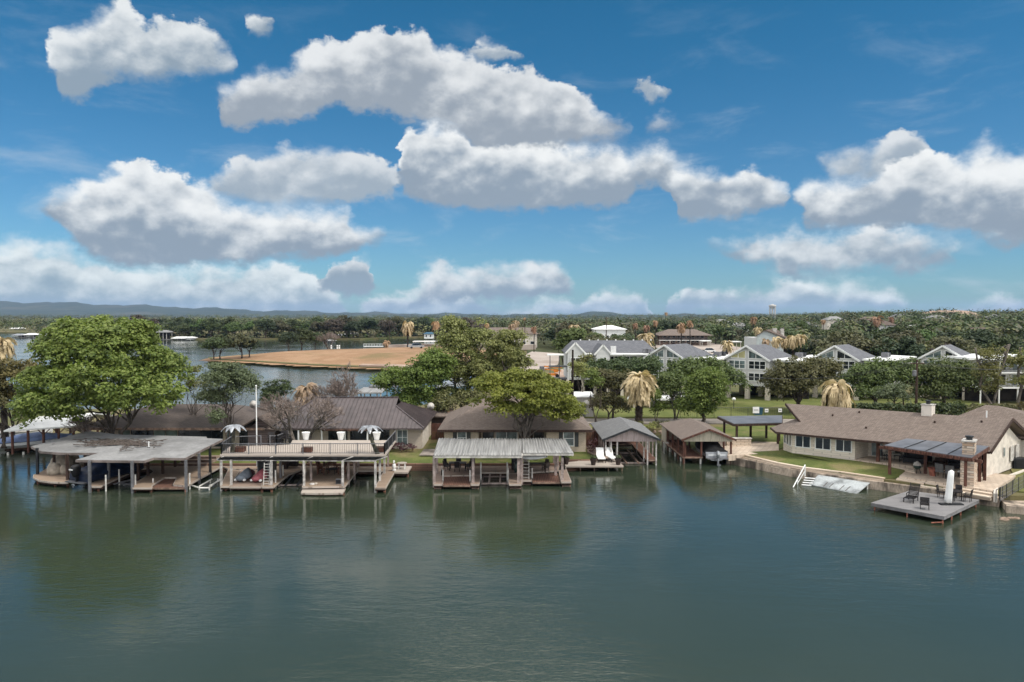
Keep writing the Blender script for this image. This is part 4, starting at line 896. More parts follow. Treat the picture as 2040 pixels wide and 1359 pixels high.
# ------------------------------------------------------------------ apartments on stone piers
def condo(X0, Y0, w, d, label, zb=1.3, zf=3.7, ze=7.95, zp=10.35, bal=3.2, seed=0, wing_r=9.0, right_tri='glass_pale', left_tri='glass_pale'):
    "two storeys on piers with a glazed gable to the lake, balcony to its left, flat white roof to its right"
    t = thing('apartment_house', label, 'apartment building', (0, 0, 0), 'grey gabled apartment buildings on stone piers'); X = Y = 0.0
    x0, x1 = X-w/2, X+w/2
    wl = MB().prism([(x0,Y),(x1,Y),(x1,Y+d),(x0,Y+d)], zf, ze)
    wl.add([(x0,Y,ze),(x1,Y,ze),(X,Y,zp-.12),(x0,Y+.3,ze),(x1,Y+.3,ze),(X,Y+.3,zp-.12)], [(0,1,2),(5,4,3),(0,2,5,3),(1,4,5,2)]); wl.build('wall', M['siding_grey'], t)
    o = .45
    V = [(x0-o,Y-.5,ze-.12),(X,Y-.5,zp),(x1+o,Y-.5,ze-.12),(x1+o,Y+d,ze-.12),(X,Y+d-4,zp),(x0-o,Y+d,ze-.12)]
    MB().shell(V, [(0,1,4,5),(1,2,3,4),(5,4,3)], .15).build('roof', M['shingle_slate'], t)
    g = MB(); g.beam((x0-o,Y-.56,ze-.22),(X,Y-.56,zp-.1),.1,.3); g.beam((X,Y-.56,zp-.1),(x1+o,Y-.56,ze-.22),.1,.3); g.build('barge_board', M['white'], t)
    hw = w*.41; fl2, fl1 = 6.2, 4.15
    for sx in (-1, 1):
        xa = X+(.25 if sx > 0 else -.25-hw); xb = xa+hw
        window(t, (xa,Y-.01),(xb,Y-.01), fl2, 7.75, 'white', 'glass' if sx > 0 else 'glass_pale', 2, True, .14, .1)
        window(t, (xa,Y-.01),(xb,Y-.01), fl1, 5.65, 'white', 'glass', 2, True, .14, .1)
        # raked gable light
        xi, xo = (X+.30, X+hw*.92) if sx > 0 else (X-.30, X-hw*.92); zi = zp-.62-.30*(zp-ze)/(w/2); zo = 8.42
        f = MB(); P = [(xi,8.08),(xo,8.08),(xo,zo),(xi,zi)]
        for i in range(4): a, b_ = P[i], P[(i+1) % 4]; f.beam((a[0],Y-.06,a[1]),(b_[0],Y-.06,b_[1]),.1,.14)
        xm = (xi+xo)/2; f.beam((xm,Y-.055,8.08),(xm,Y-.055,(zi+zo)/2),.09,.12); F_ = f.build('gable_window', M['white'], t)
        Q = [(p[0],Y-.03,p[1]) for p in P]; MB().add(Q+[(p[0],Y-.005,p[2]) for p in Q], [(0,1,2,3),(7,6,5,4),(0,4,5,1),(1,5,6,2),(2,6,7,3),(3,7,4,0)]).build('pane', M[right_tri if sx > 0 else left_tri], F_)
    # balcony bay on the left with its own flat roof
    if bal:
        xa = x0-bal; b = MB().prism([(xa,Y+2.2),(x0-.01,Y+2.2),(x0-.01,Y+d-1),(xa,Y+d-1)], zf, 7.7); b.build('side_wall', M['siding_grey'], t)
        for zz in (3.75, 5.95): MB().box(xa,Y+.3,zz-.12,x0-.02,Y+2.18,zz+.1).build('balcony', M['white'], t)
        for zz in (3.86, 6.06):
            r = MB(); r.box(xa,Y+.32,zz+.95,x0-.03,Y+.38,zz+1.02)
            for i in range(14): xx = xa+.05+(x0-xa-.15)*i/13; r.box(xx,Y+.33,zz,xx+.05,Y+.37,zz+.95)
            r.build('railing', M['steel_grey'], t)
            window(t, (xa+.6,Y+2.19),(x0-.5,Y+2.19), zz+.05, zz+1.7, 'white', 'glass', 2, False, .12, .08, name='glass_door')
        MB().box(xa-.06,Y+.2,zf-.1,xa+.12,Y+.4,7.75).build('post', M['white'], t)
        MB().shell([(xa-.6,Y-.1,8.0),(x0-o-.05,Y-.1,8.1),(x0-o-.05,Y+d-1,8.1),(xa-.6,Y+d-1,8.0)], [(0,1,2,3)], .25).build('flat_roof', M['white_roof'], t)
    if wing_r:
        xb = x1+wing_r; MB().prism([(x1+.02,Y+2.4),(xb,Y+2.4),(xb,Y+d+6),(x1+.02,Y+d+6)], zf, 7.7).build('wing_wall', M['siding_pale'], t)
        MB().shell([(x1+o+.05,Y+.4,8.1),(xb+.5,Y+.4,8.0),(xb+.5,Y+d+7,8.0),(x1+o+.05,Y+d+7,8.1)], [(0,1,2,3)], .28).build('flat_roof', M['white_roof'], t)
        for zz in (4.1, 6.1): window(t, (x1+.5,Y+2.39),(xb-.4,Y+2.39), zz, zz+1.5, 'white', 'glass', 2, False, .14, .08)
        MB().box(x1+.03,Y+.6,5.8,xb,Y+2.38,6.0).build('balcony', M['white'], t)
        u = MB(); u.box(x1+1.5,Y+8,8.12,x1+2.6,Y+9,8.95); u.build('rooftop_unit', M['steel_grey'], t)
        if wing_r > 3: u = MB(); u.box(x1+1.2,Y+11,8.12,x1+2.1,Y+12,8.85); u.build('rooftop_unit', M['steel_dark'], t)
    MB().box(x0,Y+.02,zf-.35,x1,Y+d-.1,zf-.003).build('floor_band', M['siding_pale'], t)
    for px_ in (x0+.25, X, x1-.25):
        for py_ in (Y+.3, Y+d*.5): MB().box(px_-.35,py_-.35,zb-.4,px_+.35,py_+.35,zf-.36).build('pier', M['stone_cream'], t)
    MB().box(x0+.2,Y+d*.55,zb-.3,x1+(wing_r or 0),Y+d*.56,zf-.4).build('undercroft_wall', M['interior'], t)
    t.location = (X0, Y0, 0); t.rotation_euler = (0, 0, -radians(41)); return t
def cx(u, Y): return (u-1020)/FPX*Y
condo(cx(1489,131), 131, 7.7, 12, 'apartment block with two full rows of windows seen clear of trees, centre right', bal=3.6, wing_r=4.5, left_tri='blind_yellow')
condo(cx(1326,134), 134, 7.6, 12, 'apartment block half hidden behind dark oaks, left of the clear fronted one', bal=1.5, wing_r=4)
condo(cx(1665,131), 131, 7.5, 11, 'apartment block rising behind the fat dead palm', bal=0, wing_r=4.5, right_tri='glass')
condo(cx(1880,131), 131, 7.2, 10, 'apartment block nearest the right edge with only its gable above the trees', bal=0, wing_r=4.5, right_tri='glass')
# the first block, seen from its end, long roof running right
t = thing('apartment_house', 'long grey apartment block farthest left, its ridge roof dotted with vents', 'apartment building', (16, 140, 1.3), 'grey gabled apartment buildings on stone piers')
Y = 136.0
def bay(x0, x1, Y, zp, ze, dep):
    X = (x0+x1)/2; w = MB().prism([(x0,Y),(x1,Y),(x1,Y+dep),(x0,Y+dep)], 3.9, ze); w.add([(x0,Y,ze),(x1,Y,ze),(X,Y,zp-.15),(x0,Y+.3,ze),(x1,Y+.3,ze),(X,Y+.3,zp-.15)], [(0,1,2),(5,4,3),(0,2,5,3),(1,4,5,2)]); w.build('wall', M['siding_pale'], t)
    g = MB(); g.beam((x0-.4,Y-.1,ze-.2),(X,Y-.1,zp-.1),.12,.28); g.beam((X,Y-.1,zp-.1),(x1+.4,Y-.1,ze-.2),.12,.28); g.build('barge_board', M['white'], t)
    for z in (4.2, 6.4): window(t, (x0+.5,Y-.01),(x1-.5,Y-.01), z, z+1.55, 'white','glass',1,True,.12,.08)
    V = [(x0-.4,Y-.15,ze-.1),(X,Y-.15,zp),(x1+.4,Y-.15,ze-.1),(x1+.4,Y+dep,ze-.1),(X,Y+dep,zp),(x0-.4,Y+dep,ze-.1)]; MB().shell(V, [(0,1,4,5),(1,2,3,4)], .12).build('bay_roof', M['shingle_slate'], t)
bay(cx(1131,Y), cx(1162,Y), Y, 10.7, 8.9, 6); bay(cx(1186,Y), cx(1212,Y), Y-2, 10.4, 8.7, 8)
xL, xR = cx(1131,Y), cx(1312,Y)
MB().prism([(xL+.1,Y+2.4),(xR,Y+2.4),(xR,Y+12),(xL+.1,Y+12)], 3.9, 8.3).build('long_wall', M['siding_pale'], t)
V = [(xL-.3,Y+3.5,8.7),(xR+.5,Y+3.5,8.7),(xR-1,Y+9,10.75),(xL+1.5,Y+9,10.75),(xR+.5,Y+14,8.7),(xL-.3,Y+14,8.7)]; MB().shell(V, [(0,1,2,3),(3,2,4,5),(1,4,2),(3,5,0)], .15).build('roof', M['shingle_slate'], t)
MB().box(xL+3,Y+.2,8.35,xR+1.0,Y+3.45,8.6).build('flat_roof', M['white_roof'], t)
for zz in (4.0,6.2):
    MB().box(cx(1163,Y),Y+.4,zz-.1,cx(1186,Y),Y+2.38,zz+.1).build('balcony', M['white'], t)
    window(t, (cx(1164,Y),Y+2.39),(cx(1185,Y),Y+2.39), zz+.12, zz+1.9, 'white','glass',3,False,.12,.08,name='glass_door')
    MB().box(cx(1213,Y),Y+.4,zz-.1,xR,Y+2.38,zz+.1).build('balcony', M['white'], t)
    window(t, (cx(1218,Y),Y+2.39),(cx(1300,Y),Y+2.39), zz+.12, zz+1.9, 'white','glass',9,False,.12,.08,name='glass_door')
    MB().box(xL-3.3,Y+1.2,zz-.1,xL-.02,Y+3.4,zz+.1).build('balcony', M['steel_grey'], t)
for xx in (xL-3.2, xL-1.5): MB().box(xx,Y+1.2,1.2,xx+.15,Y+1.35,8.2).build('post', M['steel_grey'], t)
MB().box(xL-3.6,Y+1,8.25,xL-.5,Y+3.5,8.45).build('side_roof', M['white_roof'], t)
for u in (1131,1162,1186,1212,1240,1270,1300): MB().box(cx(u,Y)-.25,Y-.1,.9,cx(u,Y)+.25,Y+.4,3.89).build('pier', M['stone_cream'], t)
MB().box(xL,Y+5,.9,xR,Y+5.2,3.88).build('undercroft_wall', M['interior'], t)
MB().box(cx(1221,Y),Y+2.8,8.6,cx(1232,Y),Y+3.4,9.9).build('chimney', M['siding_pale'], t)
for i in range(9): x = xL+3+i*1.7; MB().box(x,Y+8.9,10.72,x+.25,Y+9.1,10.95).build('roof_vent', M['white'], t)
for x in (cx(1285,Y), cx(1292,Y)): MB().box(x,Y+1.6,8.61,x+.8,Y+2.5,9.4).build('rooftop_unit', M['steel_grey'], t)
# the block with dark balconies at the right edge
Y = 124.0; t = thing('apartment_house', 'dark apartment block with long white balcony edges at the right border', 'apartment building', (82, Y, 1.3))
x0, x1 = cx(1955,Y), cx(2110,Y)
MB().prism([(x0,Y+2.5),(x1,Y+2.5),(x1,Y+12),(x0,Y+12)], 3.5, 8.3).build('wall', M['siding_grey'], t)
MB().shell([(x0-2,Y-.3,8.6),(x1,Y-.3,8.6),(x1,Y+13,8.6),(x0-2,Y+13,8.6)], [(0,1,2,3)], .35).build('flat_roof', M['white_roof'], t)
for zz in (3.7, 6.2):
    MB().box(x0,Y,zz-.22,x1,Y+2.48,zz).build('balcony', M['white'], t)
    r = MB(); r.box(x0,Y+.02,zz+.95,x1,Y+.08,zz+1.02)
    for i in range(60): xx = x0+.1+(x1-x0-.3)*i/59; r.box(xx,Y+.03,zz,xx+.04,Y+.07,zz+.95)
    r.build('railing', M['steel_dark'], t)
    for i in range(4): window(t, (x0+.6+i*3.1,Y+2.49),(x0+2.8+i*3.1,Y+2.49), zz+.05, zz+2.0, 'white','glass' if i % 2 else 'glass_pale',1,False,.1,.06,name='glass_door')
for i in range(5): xx = x0+.1+(x1-x0-.5)*i/4; MB().box(xx,Y+.1,1.0,xx+.18,Y+.28,8.25).build('post', M['white'], t)
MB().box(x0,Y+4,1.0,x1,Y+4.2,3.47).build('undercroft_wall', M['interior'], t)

# ------------------------------------------------------------------ farther buildings
def block(name, label, cat, x0, x1, Y, dep, zb, ze, zr, wallm, roofm, hip=3, wins=0, wz=(1,2.4), porch=None, o=.6):
    t = thing(name, label, cat, ((x0+x1)/2, Y+dep/2, zb)); MB().prism([(x0,Y),(x1,Y),(x1,Y+dep),(x0,Y+dep)], zb-.6, ze).build('wall', M[wallm], t)
    V, F = hip_roof(x0-o, x1+o, Y-o, Y+dep+o, ze+.02, zr, hip, hip); MB().shell(V, F, .2).build('roof', M[roofm], t)
    for i in range(wins):
        a = x0+(x1-x0)*(i+.25)/wins; b_ = x0+(x1-x0)*(i+.75)/wins
        for q in ([wz] if not isinstance(wz[0], tuple) else wz): window(t, (a,Y-.01),(b_,Y-.01), zb+q[0], zb+q[1], 'white','glass',0,False,.1,.06)
    return t
Y = 340; t = thing('motel', 'two storey brown hip roofed motel behind a gravel car park', 'building', (cx(1366,Y), Y, 3)); x0, x1 = cx(1318,Y), cx(1412,Y)
z1_ = XZ(1366,668,Y)[1]; z0_ = 2.2; zr_ = XZ(1366,656.5,Y)[1]
MB().prism([(x0,Y+2),(x1,Y+2),(x1,Y+14),(x0,Y+14)], 1.5, z1_).build('wall', mat('motel_wall', (.20,.145,.12), .9, .3, .4), t)
V, F = hip_roof(x0-1.5,x1+1.5,Y-1,Y+16,z1_+.03,zr_,6,6); MB().shell(V, F, .3).build('roof', M['shingle_tan'], t)
zm_ = (z0_+z1_)/2; MB().box(x0-1,Y-.4,zm_-.25,x1+1,Y+1.98,zm_).build('balcony', M['white'], t)
r = MB(); r.box(x0-1,Y-.3,zm_+.95,x1+1,Y-.2,zm_+1.05); [r.box(x0-1+i*.75,Y-.3,zm_,x0-.9+i*.75,Y-.2,zm_+.95) for i in range(30)]; r.build('railing', M['steel_grey'], t)
for i in range(9):
    xx = x0+1+(x1-x0-2)*i/9
    for zz in (z0_, zm_): window(t, (xx,Y+1.99),(xx+1.5,Y+1.99), zz+.9, zz+2.3, 'offwhite','glass',0,False,.1,.06)
for i in range(6): xx = x0-.9+(x1-x0+1.6)*i/5; MB().box(xx,Y-.38,1.4,xx+.2,Y-.2,zm_-.26).build('post', M['offwhite'], t)
Y = 215; t = thing('house', 'pale grey gabled house behind a row of dead palms', 'house', (cx(1540,Y), Y, 3)); zt = XZ(1527,657,Y)[1]; zw = XZ(1560,672,Y)[1]
x0, x1 = cx(1508,Y), cx(1562,Y); xm = cx(1524,Y)
MB().add([(x0,Y,2),(x1,Y,2),(x1,Y,zw),(xm,Y,zt-.2),(x0,Y,zw+.6),(x0,Y+.3,2),(x1,Y+.3,2),(x1,Y+.3,zw),(xm,Y+.3,zt-.2),(x0,Y+.3,zw+.6)], [(0,1,2,3,4),(9,8,7,6,5),(0,5,6,1),(1,6,7,2),(0,4,9,5)]).build('gable_wall', mat('wall_blue', (.40,.45,.46), .8, .06, 1), t)
MB().prism([(x0+.1,Y+.32),(x1-.1,Y+.32),(x1-.1,Y+12),(x0+.1,Y+12)], 2, zw-.2).build('wall', M['siding_pale'], t)
xe = cx(1600,Y); MB().shell([(x0-.4,Y-.4,zw+.55),(xm,Y-.4,zt),(x1+.6,Y-.4,zw-.2),(xe,Y+12,zw-.2),(cx(1576,Y),Y+12,zt),(x0+4,Y+12,zw+.5)], [(0,1,4,5),(1,2,3,4)], .25).build('roof', M['shingle_brown'], t)
MB().box(cx(1553,Y),Y+5,zw,cx(1560,Y),Y+6,zt+.3).build('chimney', M['offwhite'], t); MB().box(cx(1569,Y),Y+5,zw,cx(1575,Y),Y+6,zt+.2).build('chimney', M['offwhite'], t)
Y = 330; zr_ = XZ(1000,653,Y)[1]; ze_ = XZ(1000,665,Y)[1]
block('lodge', 'wide low building with taupe shingle roof left of the apartments', 'building', cx(962,Y), cx(1070,Y), Y, 14, 2, ze_, zr_, 'stucco', 'shingle_tan', 3.5, 6, (.8, 2.2))
Y = 300; block('hall', 'white low hall with hipped pale roof among dark oaks', 'building', cx(1186,Y), cx(1246,Y), Y, 12, 2, XZ(1,656,Y)[1], XZ(1,648.5,Y)[1], 'white', 'white_roof', 5, 6, (3.8, 5.6))
Y = 98; t = thing('shed', 'small white metal shed by the lane behind the houses', 'shed', (cx(1168,108), 108, .9)); Y = 108
MB().prism([(cx(1147,Y),Y),(cx(1183,Y),Y),(cx(1183,Y),Y+4),(cx(1147,Y),Y+4)], .8, 3.9).build('wall', brick('shed_wall', (.55,.52,.50), (.50,.48,.46), (.36,.34,.33), .25, 9, .02, .6, axis='XZ'), t)
MB().shell([(cx(1145,Y),Y-.3,3.9),(cx(1185,Y),Y-.3,3.9),(cx(1185,Y),Y+4.3,4.2),(cx(1145,Y),Y+4.3,4.2)], [(0,1,2,3)], .12).build('roof', M['white_roof'], t)
MB().box(cx(1160,Y),Y-.06,.9,cx(1167,Y),Y-.005,3.0).build('door', M['steel_grey'], t)
# buildings between the houses (sheds and gates)
t = thing('shed', 'low tan roofed outbuilding between the metal roof and the tan house', 'shed', (-9.6, 95, .9))
MB().box(-11.2,94.2,.8,-8.0,97,3.0).build('wall', M['siding_plum'], t); MB().shell([(-11.6,93.4,3.0),(-7.6,93.4,3.0),(-7.6,97.6,3.5),(-11.6,97.6,3.5)], [(0,1,2,3)], .15).build('roof', M['shingle_tan'], t)
t = thing('gate', 'dark red wooden gate closing the gap between two houses', 'gate', (-8.7, 88, .9)); 
g = MB(); [g.box(-9.5+i*.24,88,.9,-9.29+i*.24,88.06,2.9) for i in range(8)]; g.build('boards', M['wood_red'], t); g = MB(); [g.box(-9.5,88.065,z,-7.6,88.12,z+.12) for z in (1.2,2.4)]; g.build('rails', M['wood_dark'], t)
t = thing('fence', 'short brown board fence at the right end of the tan house', 'fence', (9.0, 84, .9)); g = MB(); [g.box(8.15+i*.2,84,.9,8.33+i*.2,84.05,2.6) for i in range(8)]; g.build('boards', M['wood_red'], t); MB().box(8.1,84.06,1.1,9.75,84.12,1.25).build('rail', M['wood_dark'], t)
struct(MB().prism([(8.1,80.0),(9.3,76.6),(10.0,76.9),(9.7,84),(8.4,88)], .9, .985).build('walkway', M['wood_pink']))
struct(MB().prism([(-9.7,78.4),(-8.2,78.4),(-8.0,90),(-9.5,90)], .9, .975).build('walkway', M['concrete']))
# ------------------------------------------------------------------ docks and boathouses
def gp(z, *pts): return [G(u, v, z) for u, v in pts]
def deck(parent, poly, z=.5, m='wood_tan', fm='fascia', th=.10, name='deck', skirt=.28):
    MB().prism(poly, z-th, z).build(name, M[m], parent)
    cx_ = sum(p[0] for p in poly)/len(poly); cy_ = sum(p[1] for p in poly)/len(poly)
    q = [(cx_+(p[0]-cx_)*.955, cy_+(p[1]-cy_)*.955) for p in poly]
    MB().prism(q, z-th-skirt*.8, z-th-.003).build('joists', M['wood_dark'], parent)
    e = MB(); n = len(poly)
    for i in range(n):
        a, c_ = Vector(poly[i]+(z-th*.5-.01,)), Vector(poly[(i+1) % n]+(z-th*.5-.01,))
        if (c_-a).length > .3: d = (c_-a).normalized()*.02; e.beam(a+d, c_-d, .05, th+.05)
    e.build('edge_trim', M['deck_pale' if m != 'wood_brown' else 'fascia'], parent)
def piles(parent, pts, z=.1, r=.11, m='fascia_red', z0=-.8):
    for x, y in pts: MB().tube([(x,y,z0),(x,y,z)], r, 8).build('pile', M[m], parent)
def post(parent, u, v, ztop, z=.5, m='steel_grey', w=.14, name='post', zb=None):
    x, y = G(u, v, z); MB().box(x-w/2,y-w/2,z if zb is None else zb,x+w/2,y+w/2,ztop).build(name, M[m], parent); return x, y
def guide(parent, u, v, h=1.2, z=.3, m='pipe', lean=0):
    x, y = G(u, v, z); MB().tube([(x,y,-.3),(x+lean,y,z+h)], .07, 8).build('guide_pipe', M[m], parent)
def lift(x, y, w, L, label, rz=0.0, m='post_white', bunk='wood_brown', z=.12, group='boat lifts between the dock fingers'):
    t = thing('boat_lift', label, 'boat lift', (x, y, 0), group); c_, s_ = cos(rz), sin(rz)
    R = lambda a, b, z_: (x+a*c_-b*s_, y+a*s_+b*c_, z_)
    for b in (.15*L, .85*L): MB().beam(R(-w/2,b,z), R(w/2,b,z), .12, .14).build('cross_beam', M[m], t)
    for a in (-w*.22, w*.22): MB().beam(R(a,0,z+.16), R(a,L,z+.16), .16, .10).build('bunk', M[bunk], t)
    for a in (-w/2, w/2): MB().beam(R(a,.1*L,z), R(a,.95*L,z), .10, .12).build('side_rail', M[m], t)
    return t

# ===== dock 1 : flat grey roof
d1 = thing('boat_dock', 'boat dock with one big flat grey gravel roof, farthest left of the big docks', 'boat dock', (-32, 72, 0))
ZR1 = 3.05
pr = [G(63,889,2.85)+(2.85,), G(83,899,2.85)+(2.85,), G(126,902,2.9)+(2.9,), G(198,902,2.95)+(2.95,), G(151,916,2.85)+(2.85,), G(287,917.5,2.85)+(2.85,), G(306,911.5,2.95)+(2.95,), G(368,912.5,2.9)+(2.9,), G(444,874.5,3.2)+(3.2,), G(411,873,3.2)+(3.2,), G(411,870,3.2)+(3.2,), G(241,866,3.3)+(3.3,), G(175,858.5,3.35)+(3.35,)]
fr = MB().shell(pr, [tuple(range(len(pr)))[::1]], .16); rf = fr.build('roof', M['roof_grey'], d1)
g = MB(); dzv = Vector((0,0,-.12))
for i in range(len(pr)): a, e = Vector(pr[i])+dzv, Vector(pr[(i+1) % len(pr)])+dzv; g.beam(a, e, .10, .20)
g.build('fascia', mat('fascia_grey', (.20,.165,.15), .8, .2, 1), d1)
rng = random.Random(4); g = MB()
for i in range(300):   # leaf litter and branches lying on the back of the roof
    u = rng.gauss(240, 34); v = rng.gauss(880, 5.5)
    if v < 868 or u < 150 or u > 330: continue
    x, y = G(u, v, 3.13); L = rng.uniform(.3, 1.3); a = rng.gauss(.0, .5); g.beam((x-cos(a)*L/2, y-sin(a)*L/2, 3.16), (x+cos(a)*L/2, y+sin(a)*L/2, 3.20), rng.uniform(.06,.22), .05)
g.build('leaf_litter', M['debris'], rf)
x, y = G(296.5, 893, 3.0); MB().tube([(x,y,3.0),(x,y,3.65)], .05, 8).build('vent_pipe', M['white'], rf); MB().lathe((x,y,2.98), [(.13,0),(.13,.1),(.06,.12)], 8).build('vent_boot', M['steel_dark'], rf)
nose = [(136,961),(100,960),(78,957),(66,951),(67,946),(80,941),(110,925),(150,921),(190,921)]
deck(d1, gp(.5, *nose, (190,930),(136,950)), .5)
deck(d1, gp(.5, (150,921),(190,905),(408,905),(441,929),(371,968),(345,966),(352,951),(328,951),(303,966),(303,972),(264,972),(262,966),(305,941),(305,936),(298,932),(272,936),(200,969),(179,969),(178,965),(226,942),(205,932)), .5)
bz = .36; ramp = gp(bz, (303,972),(328,953),(362,953),(368,972)); deck(d1, ramp, bz, 'wood_brown', 'fascia', name='ramp', skirt=.15)
piles(d1, gp(.1, (76,962),(110,966),(135,966),(182,976),(196,976),(268,978),(301,978),(370,978)), .25)
for u, v, c_ in ((75,945,'steel_dark'),(134.5,956,'wood_dark'),(179,970,'steel_grey'),(217,955,'steel_grey'),(264,971,'steel_grey'),(276,952,'wood_dark'),(295,948,'wood_dark'),(324.6,944,'wood_dark'),(349,930,'wood_dark'),(371,969,'steel_grey'),(397,953,'steel_grey'),(419,941,'steel_dark'),(108,935,'wood_dark'),(240,930,'wood_dark'),(170,935,'wood_dark')):
    x, y = G(u, v, .5); zt_ = 2.82 if v > 950 else 3.0
    MB().box(x-.10,y-.10,-.6,x+.10,y+.10,zt_).build('post', M[c_], d1)
for u, v, h in ((211,972,1.15),(237.5,960,1.15),(270,970,1.1),(305,966,.6),(369,968,.6),(378,968,1.15)): guide(d1, u, v, h)
g = thing('kayak_rack', 'empty white pipe cradle beside the right edge of the grey roofed dock', 'boat cradle', G(405,968,0)+(0,))
for a, e in (((378,966),(397,972)),((441,953),(416,972)),((422,955),(397,969)),((440,957),(417,968)),((397,972),(417,972))):
    p, q = G(a[0], a[1], .25), G(e[0], e[1], .2); MB().tube([p+(.25,), q+(.2,)], .07, 7).build('pipe', M['pipe'], g)
for u, v in ((397,972),(417,972),(419,958),(434,956)): p = G(u, v, .2); MB().tube([p+(-.5,), p+(.30,)], .07, 7).build('leg', M['pipe'], g)
x, y = G(232,972,0); lift(x+.2, y, 2.6, 6.5, 'boat lift with grey bunks in the open slip of the grey roofed dock', -.35, 'steel_grey', 'steel_grey')
# stepped landing behind dock 1
t = thing('landing_steps', 'weathered tan timber steps rising behind the grey roofed dock', 'steps', (-30, 75, .5))
for i, (z, dy) in enumerate(((.72,0),(.95,.7),(1.18,1.4))): MB().prism([(-33.5,75.0+dy),(-30.6+.2*i,75.0+dy),(-30.4+.2*i,75.65+dy),(-33.5,75.65+dy)], .3, z).build('tread', M['wood_pink'], t)

# ===== dock 2 : two levels, sun deck on top
d2 = thing('boat_dock', 'two level boat dock with railed sun deck on top and silver palms', 'boat dock', (-17, 70, 0))
ZU = 3.15
up = gp(ZU, (438,906),(600,906),(768,906),(789,877),(583,877),(577,886),(452,889)); MB().prism(up, ZU-.16, ZU).build('sun_deck', M['deck_pale'], d2)
q = gp(ZU-.2, (440,909),(766,909),(786,880),(583,880),(577,890),(455,893)); MB().prism(q, ZU-.42, ZU-.163).build('deck_frame', M['steel_grey'], d2)
aw = [G(438,907,ZU)+(2.98,), G(765,907,ZU)+(2.98,), G(749,914,ZU-.35)+(2.62,), G(433,912,ZU-.3)+(2.66,)]
MB().shell([aw[3],aw[2],aw[1],aw[0]], [(0,1,2,3)], .05).build('awning', M['steel_dark'], d2)
g = MB()
for t_ in (0,.30,.545,.79,1): a = Vector(aw[3]).lerp(Vector(aw[2]), t_); e = Vector(aw[0]).lerp(Vector(aw[1]), t_+.02); g.beam(a+Vector((0,-.03,.05)), e+Vector((0,0,.05)), .16, .08)
g.beam(Vector(aw[3])+Vector((0,-.05,0)), Vector(aw[2])+Vector((0,-.05,0)), .06, .14); g.build('awning_rib', M['post_white'], d2)
def railing(parent, pts, z, m='steel_grey', pm='steel_grey', h=.95, step=.16, pstep=2.3):
    b = MB(); p = []; w = MB()
    for i in range(len(pts)-1):
        a, e = Vector(pts[i]+(z,)), Vector(pts[i+1]+(z,)); L = (e-a).length; up_ = Vector((0,0,1))
        w.beam(a+up_*h, e+up_*h, .07, .06); w.beam(a+up_*.12, e+up_*.12, .05, .04)
        for j in range(int(L/step)+1): q_ = a.lerp(e, min(j*step/L, 1)); b.beam(q_+up_*.13, q_+up_*(h-.04), .022, .022)
        k = max(1, round(L/pstep))
        for j in range(k+1): q_ = a.lerp(e, j/k); p.append(MB().beam(q_, q_+up_*(h+.06), .08, .08))
    R = w.build('rail', M[m], parent); b.build('balusters', M['steel_dark'], R); [q_.build('rail_post', M[pm], R) for q_ in p]
railing(d2, gp(ZU, (441,905),(766,905),(788,878)), ZU)
railing(d2, gp(ZU, (441,905),(460,890),(520,888)), ZU)
railing(d2, gp(ZU, (538,888),(551,888),(574,879)), ZU)
for u, v, m_ in ((441,967,'post_white'),(461,965,'post_white'),(541,967,'post_white'),(559,952,'steel_grey'),(606,968,'post_white'),(620,957,'post_pink'),(683,968,'post_white'),(694.5,955,'post_pink'),(706,945,'post_pink'),(714,931,'post_pink'),(634,944,'wood_dark'),(646,930,'wood_dark'),(748,970,'post_white'),(757,958,'post_white'),(766,943,'post_white'),(773,930,'post_pink'),(688,928,'wood_dark')):
    x, y = G(u, v, .5); MB().box(x-.09,y-.09,-.6,x+.09,y+.09,ZU-.43).build('post', M[m_], d2)
deck(d2, gp(.5, (439,969),(456,969),(478,937),(455,935)), .5)
deck(d2, gp(.42, (457,970),(521,970),(524,936),(480,936)), .42, 'wood_pink', 'fascia')
deck(d2, gp(.5, (522,970),(545,970),(575,945),(600,936),(600,929),(443,929),(455,934),(524,935)), .5)
deck(d2, gp(.5, (602,970),(687,969),(712,938),(712,931),(682,917),(646,917),(612,928),(601,930),(601,937),(612,939)), .5)
deck(d2, gp(.25, (600,982),(640,983),(683,982),(688,973),(604,973)), .25, 'deck_pale', 'fascia', skirt=.15, name='swim_step')
deck(d2, gp(.5, (747,972),(768,972),(786,940),(786,930),(713,930),(713,938),(765,938)), .5)
deck(d2, gp(.55, (785.5,941),(812,941),(820,929),(786.5,929)), .55, 'deck_pale')
piles(d2, gp(.1, (450,975),(522,978),(541,978),(604,984),(684,984),(750,978),(766,978),(812,948),(716,942)), .2)
t = thing('hedge_planter', 'curved timber edge round the lower lounge of the two level dock', 'planter', (-20, 76, .5))
pts = [G(u, v, .5) for u, v in ((613,926),(646,915.5),(682,915.5),(712,929.5))]; g = MB()
for i in range(3): g.beam(pts[i]+(.72,), pts[i+1]+(.72,), .25, .4)
g.build('border', M['wood_tan'], t)
for u, v, h in ((549,966,1.35),(564,952,1.2),(461,952,.9),(522,950,1.0)): guide(d2, u, v, h)
x, y = G(571, 974, 0); lift(x+.4, y, 2.4, 7.0, 'timber boat lift frame in the middle slip under the sun deck', .12, 'post_pink', 'steel_dark')
t = thing('storage_closet', 'narrow dark closet under the sun deck behind the ladder', 'closet', G(528,950,.5)+(.5,))
x, y = G(531, 952, .5); MB().box(x-.85,y,.5,x+.55,y+1.3,2.65).build('body', M['steel_grey'], t); MB().box(x-.75,y-.04,.55,x+.1,y-.004,2.4).build('door', M['steel_dark'], t)
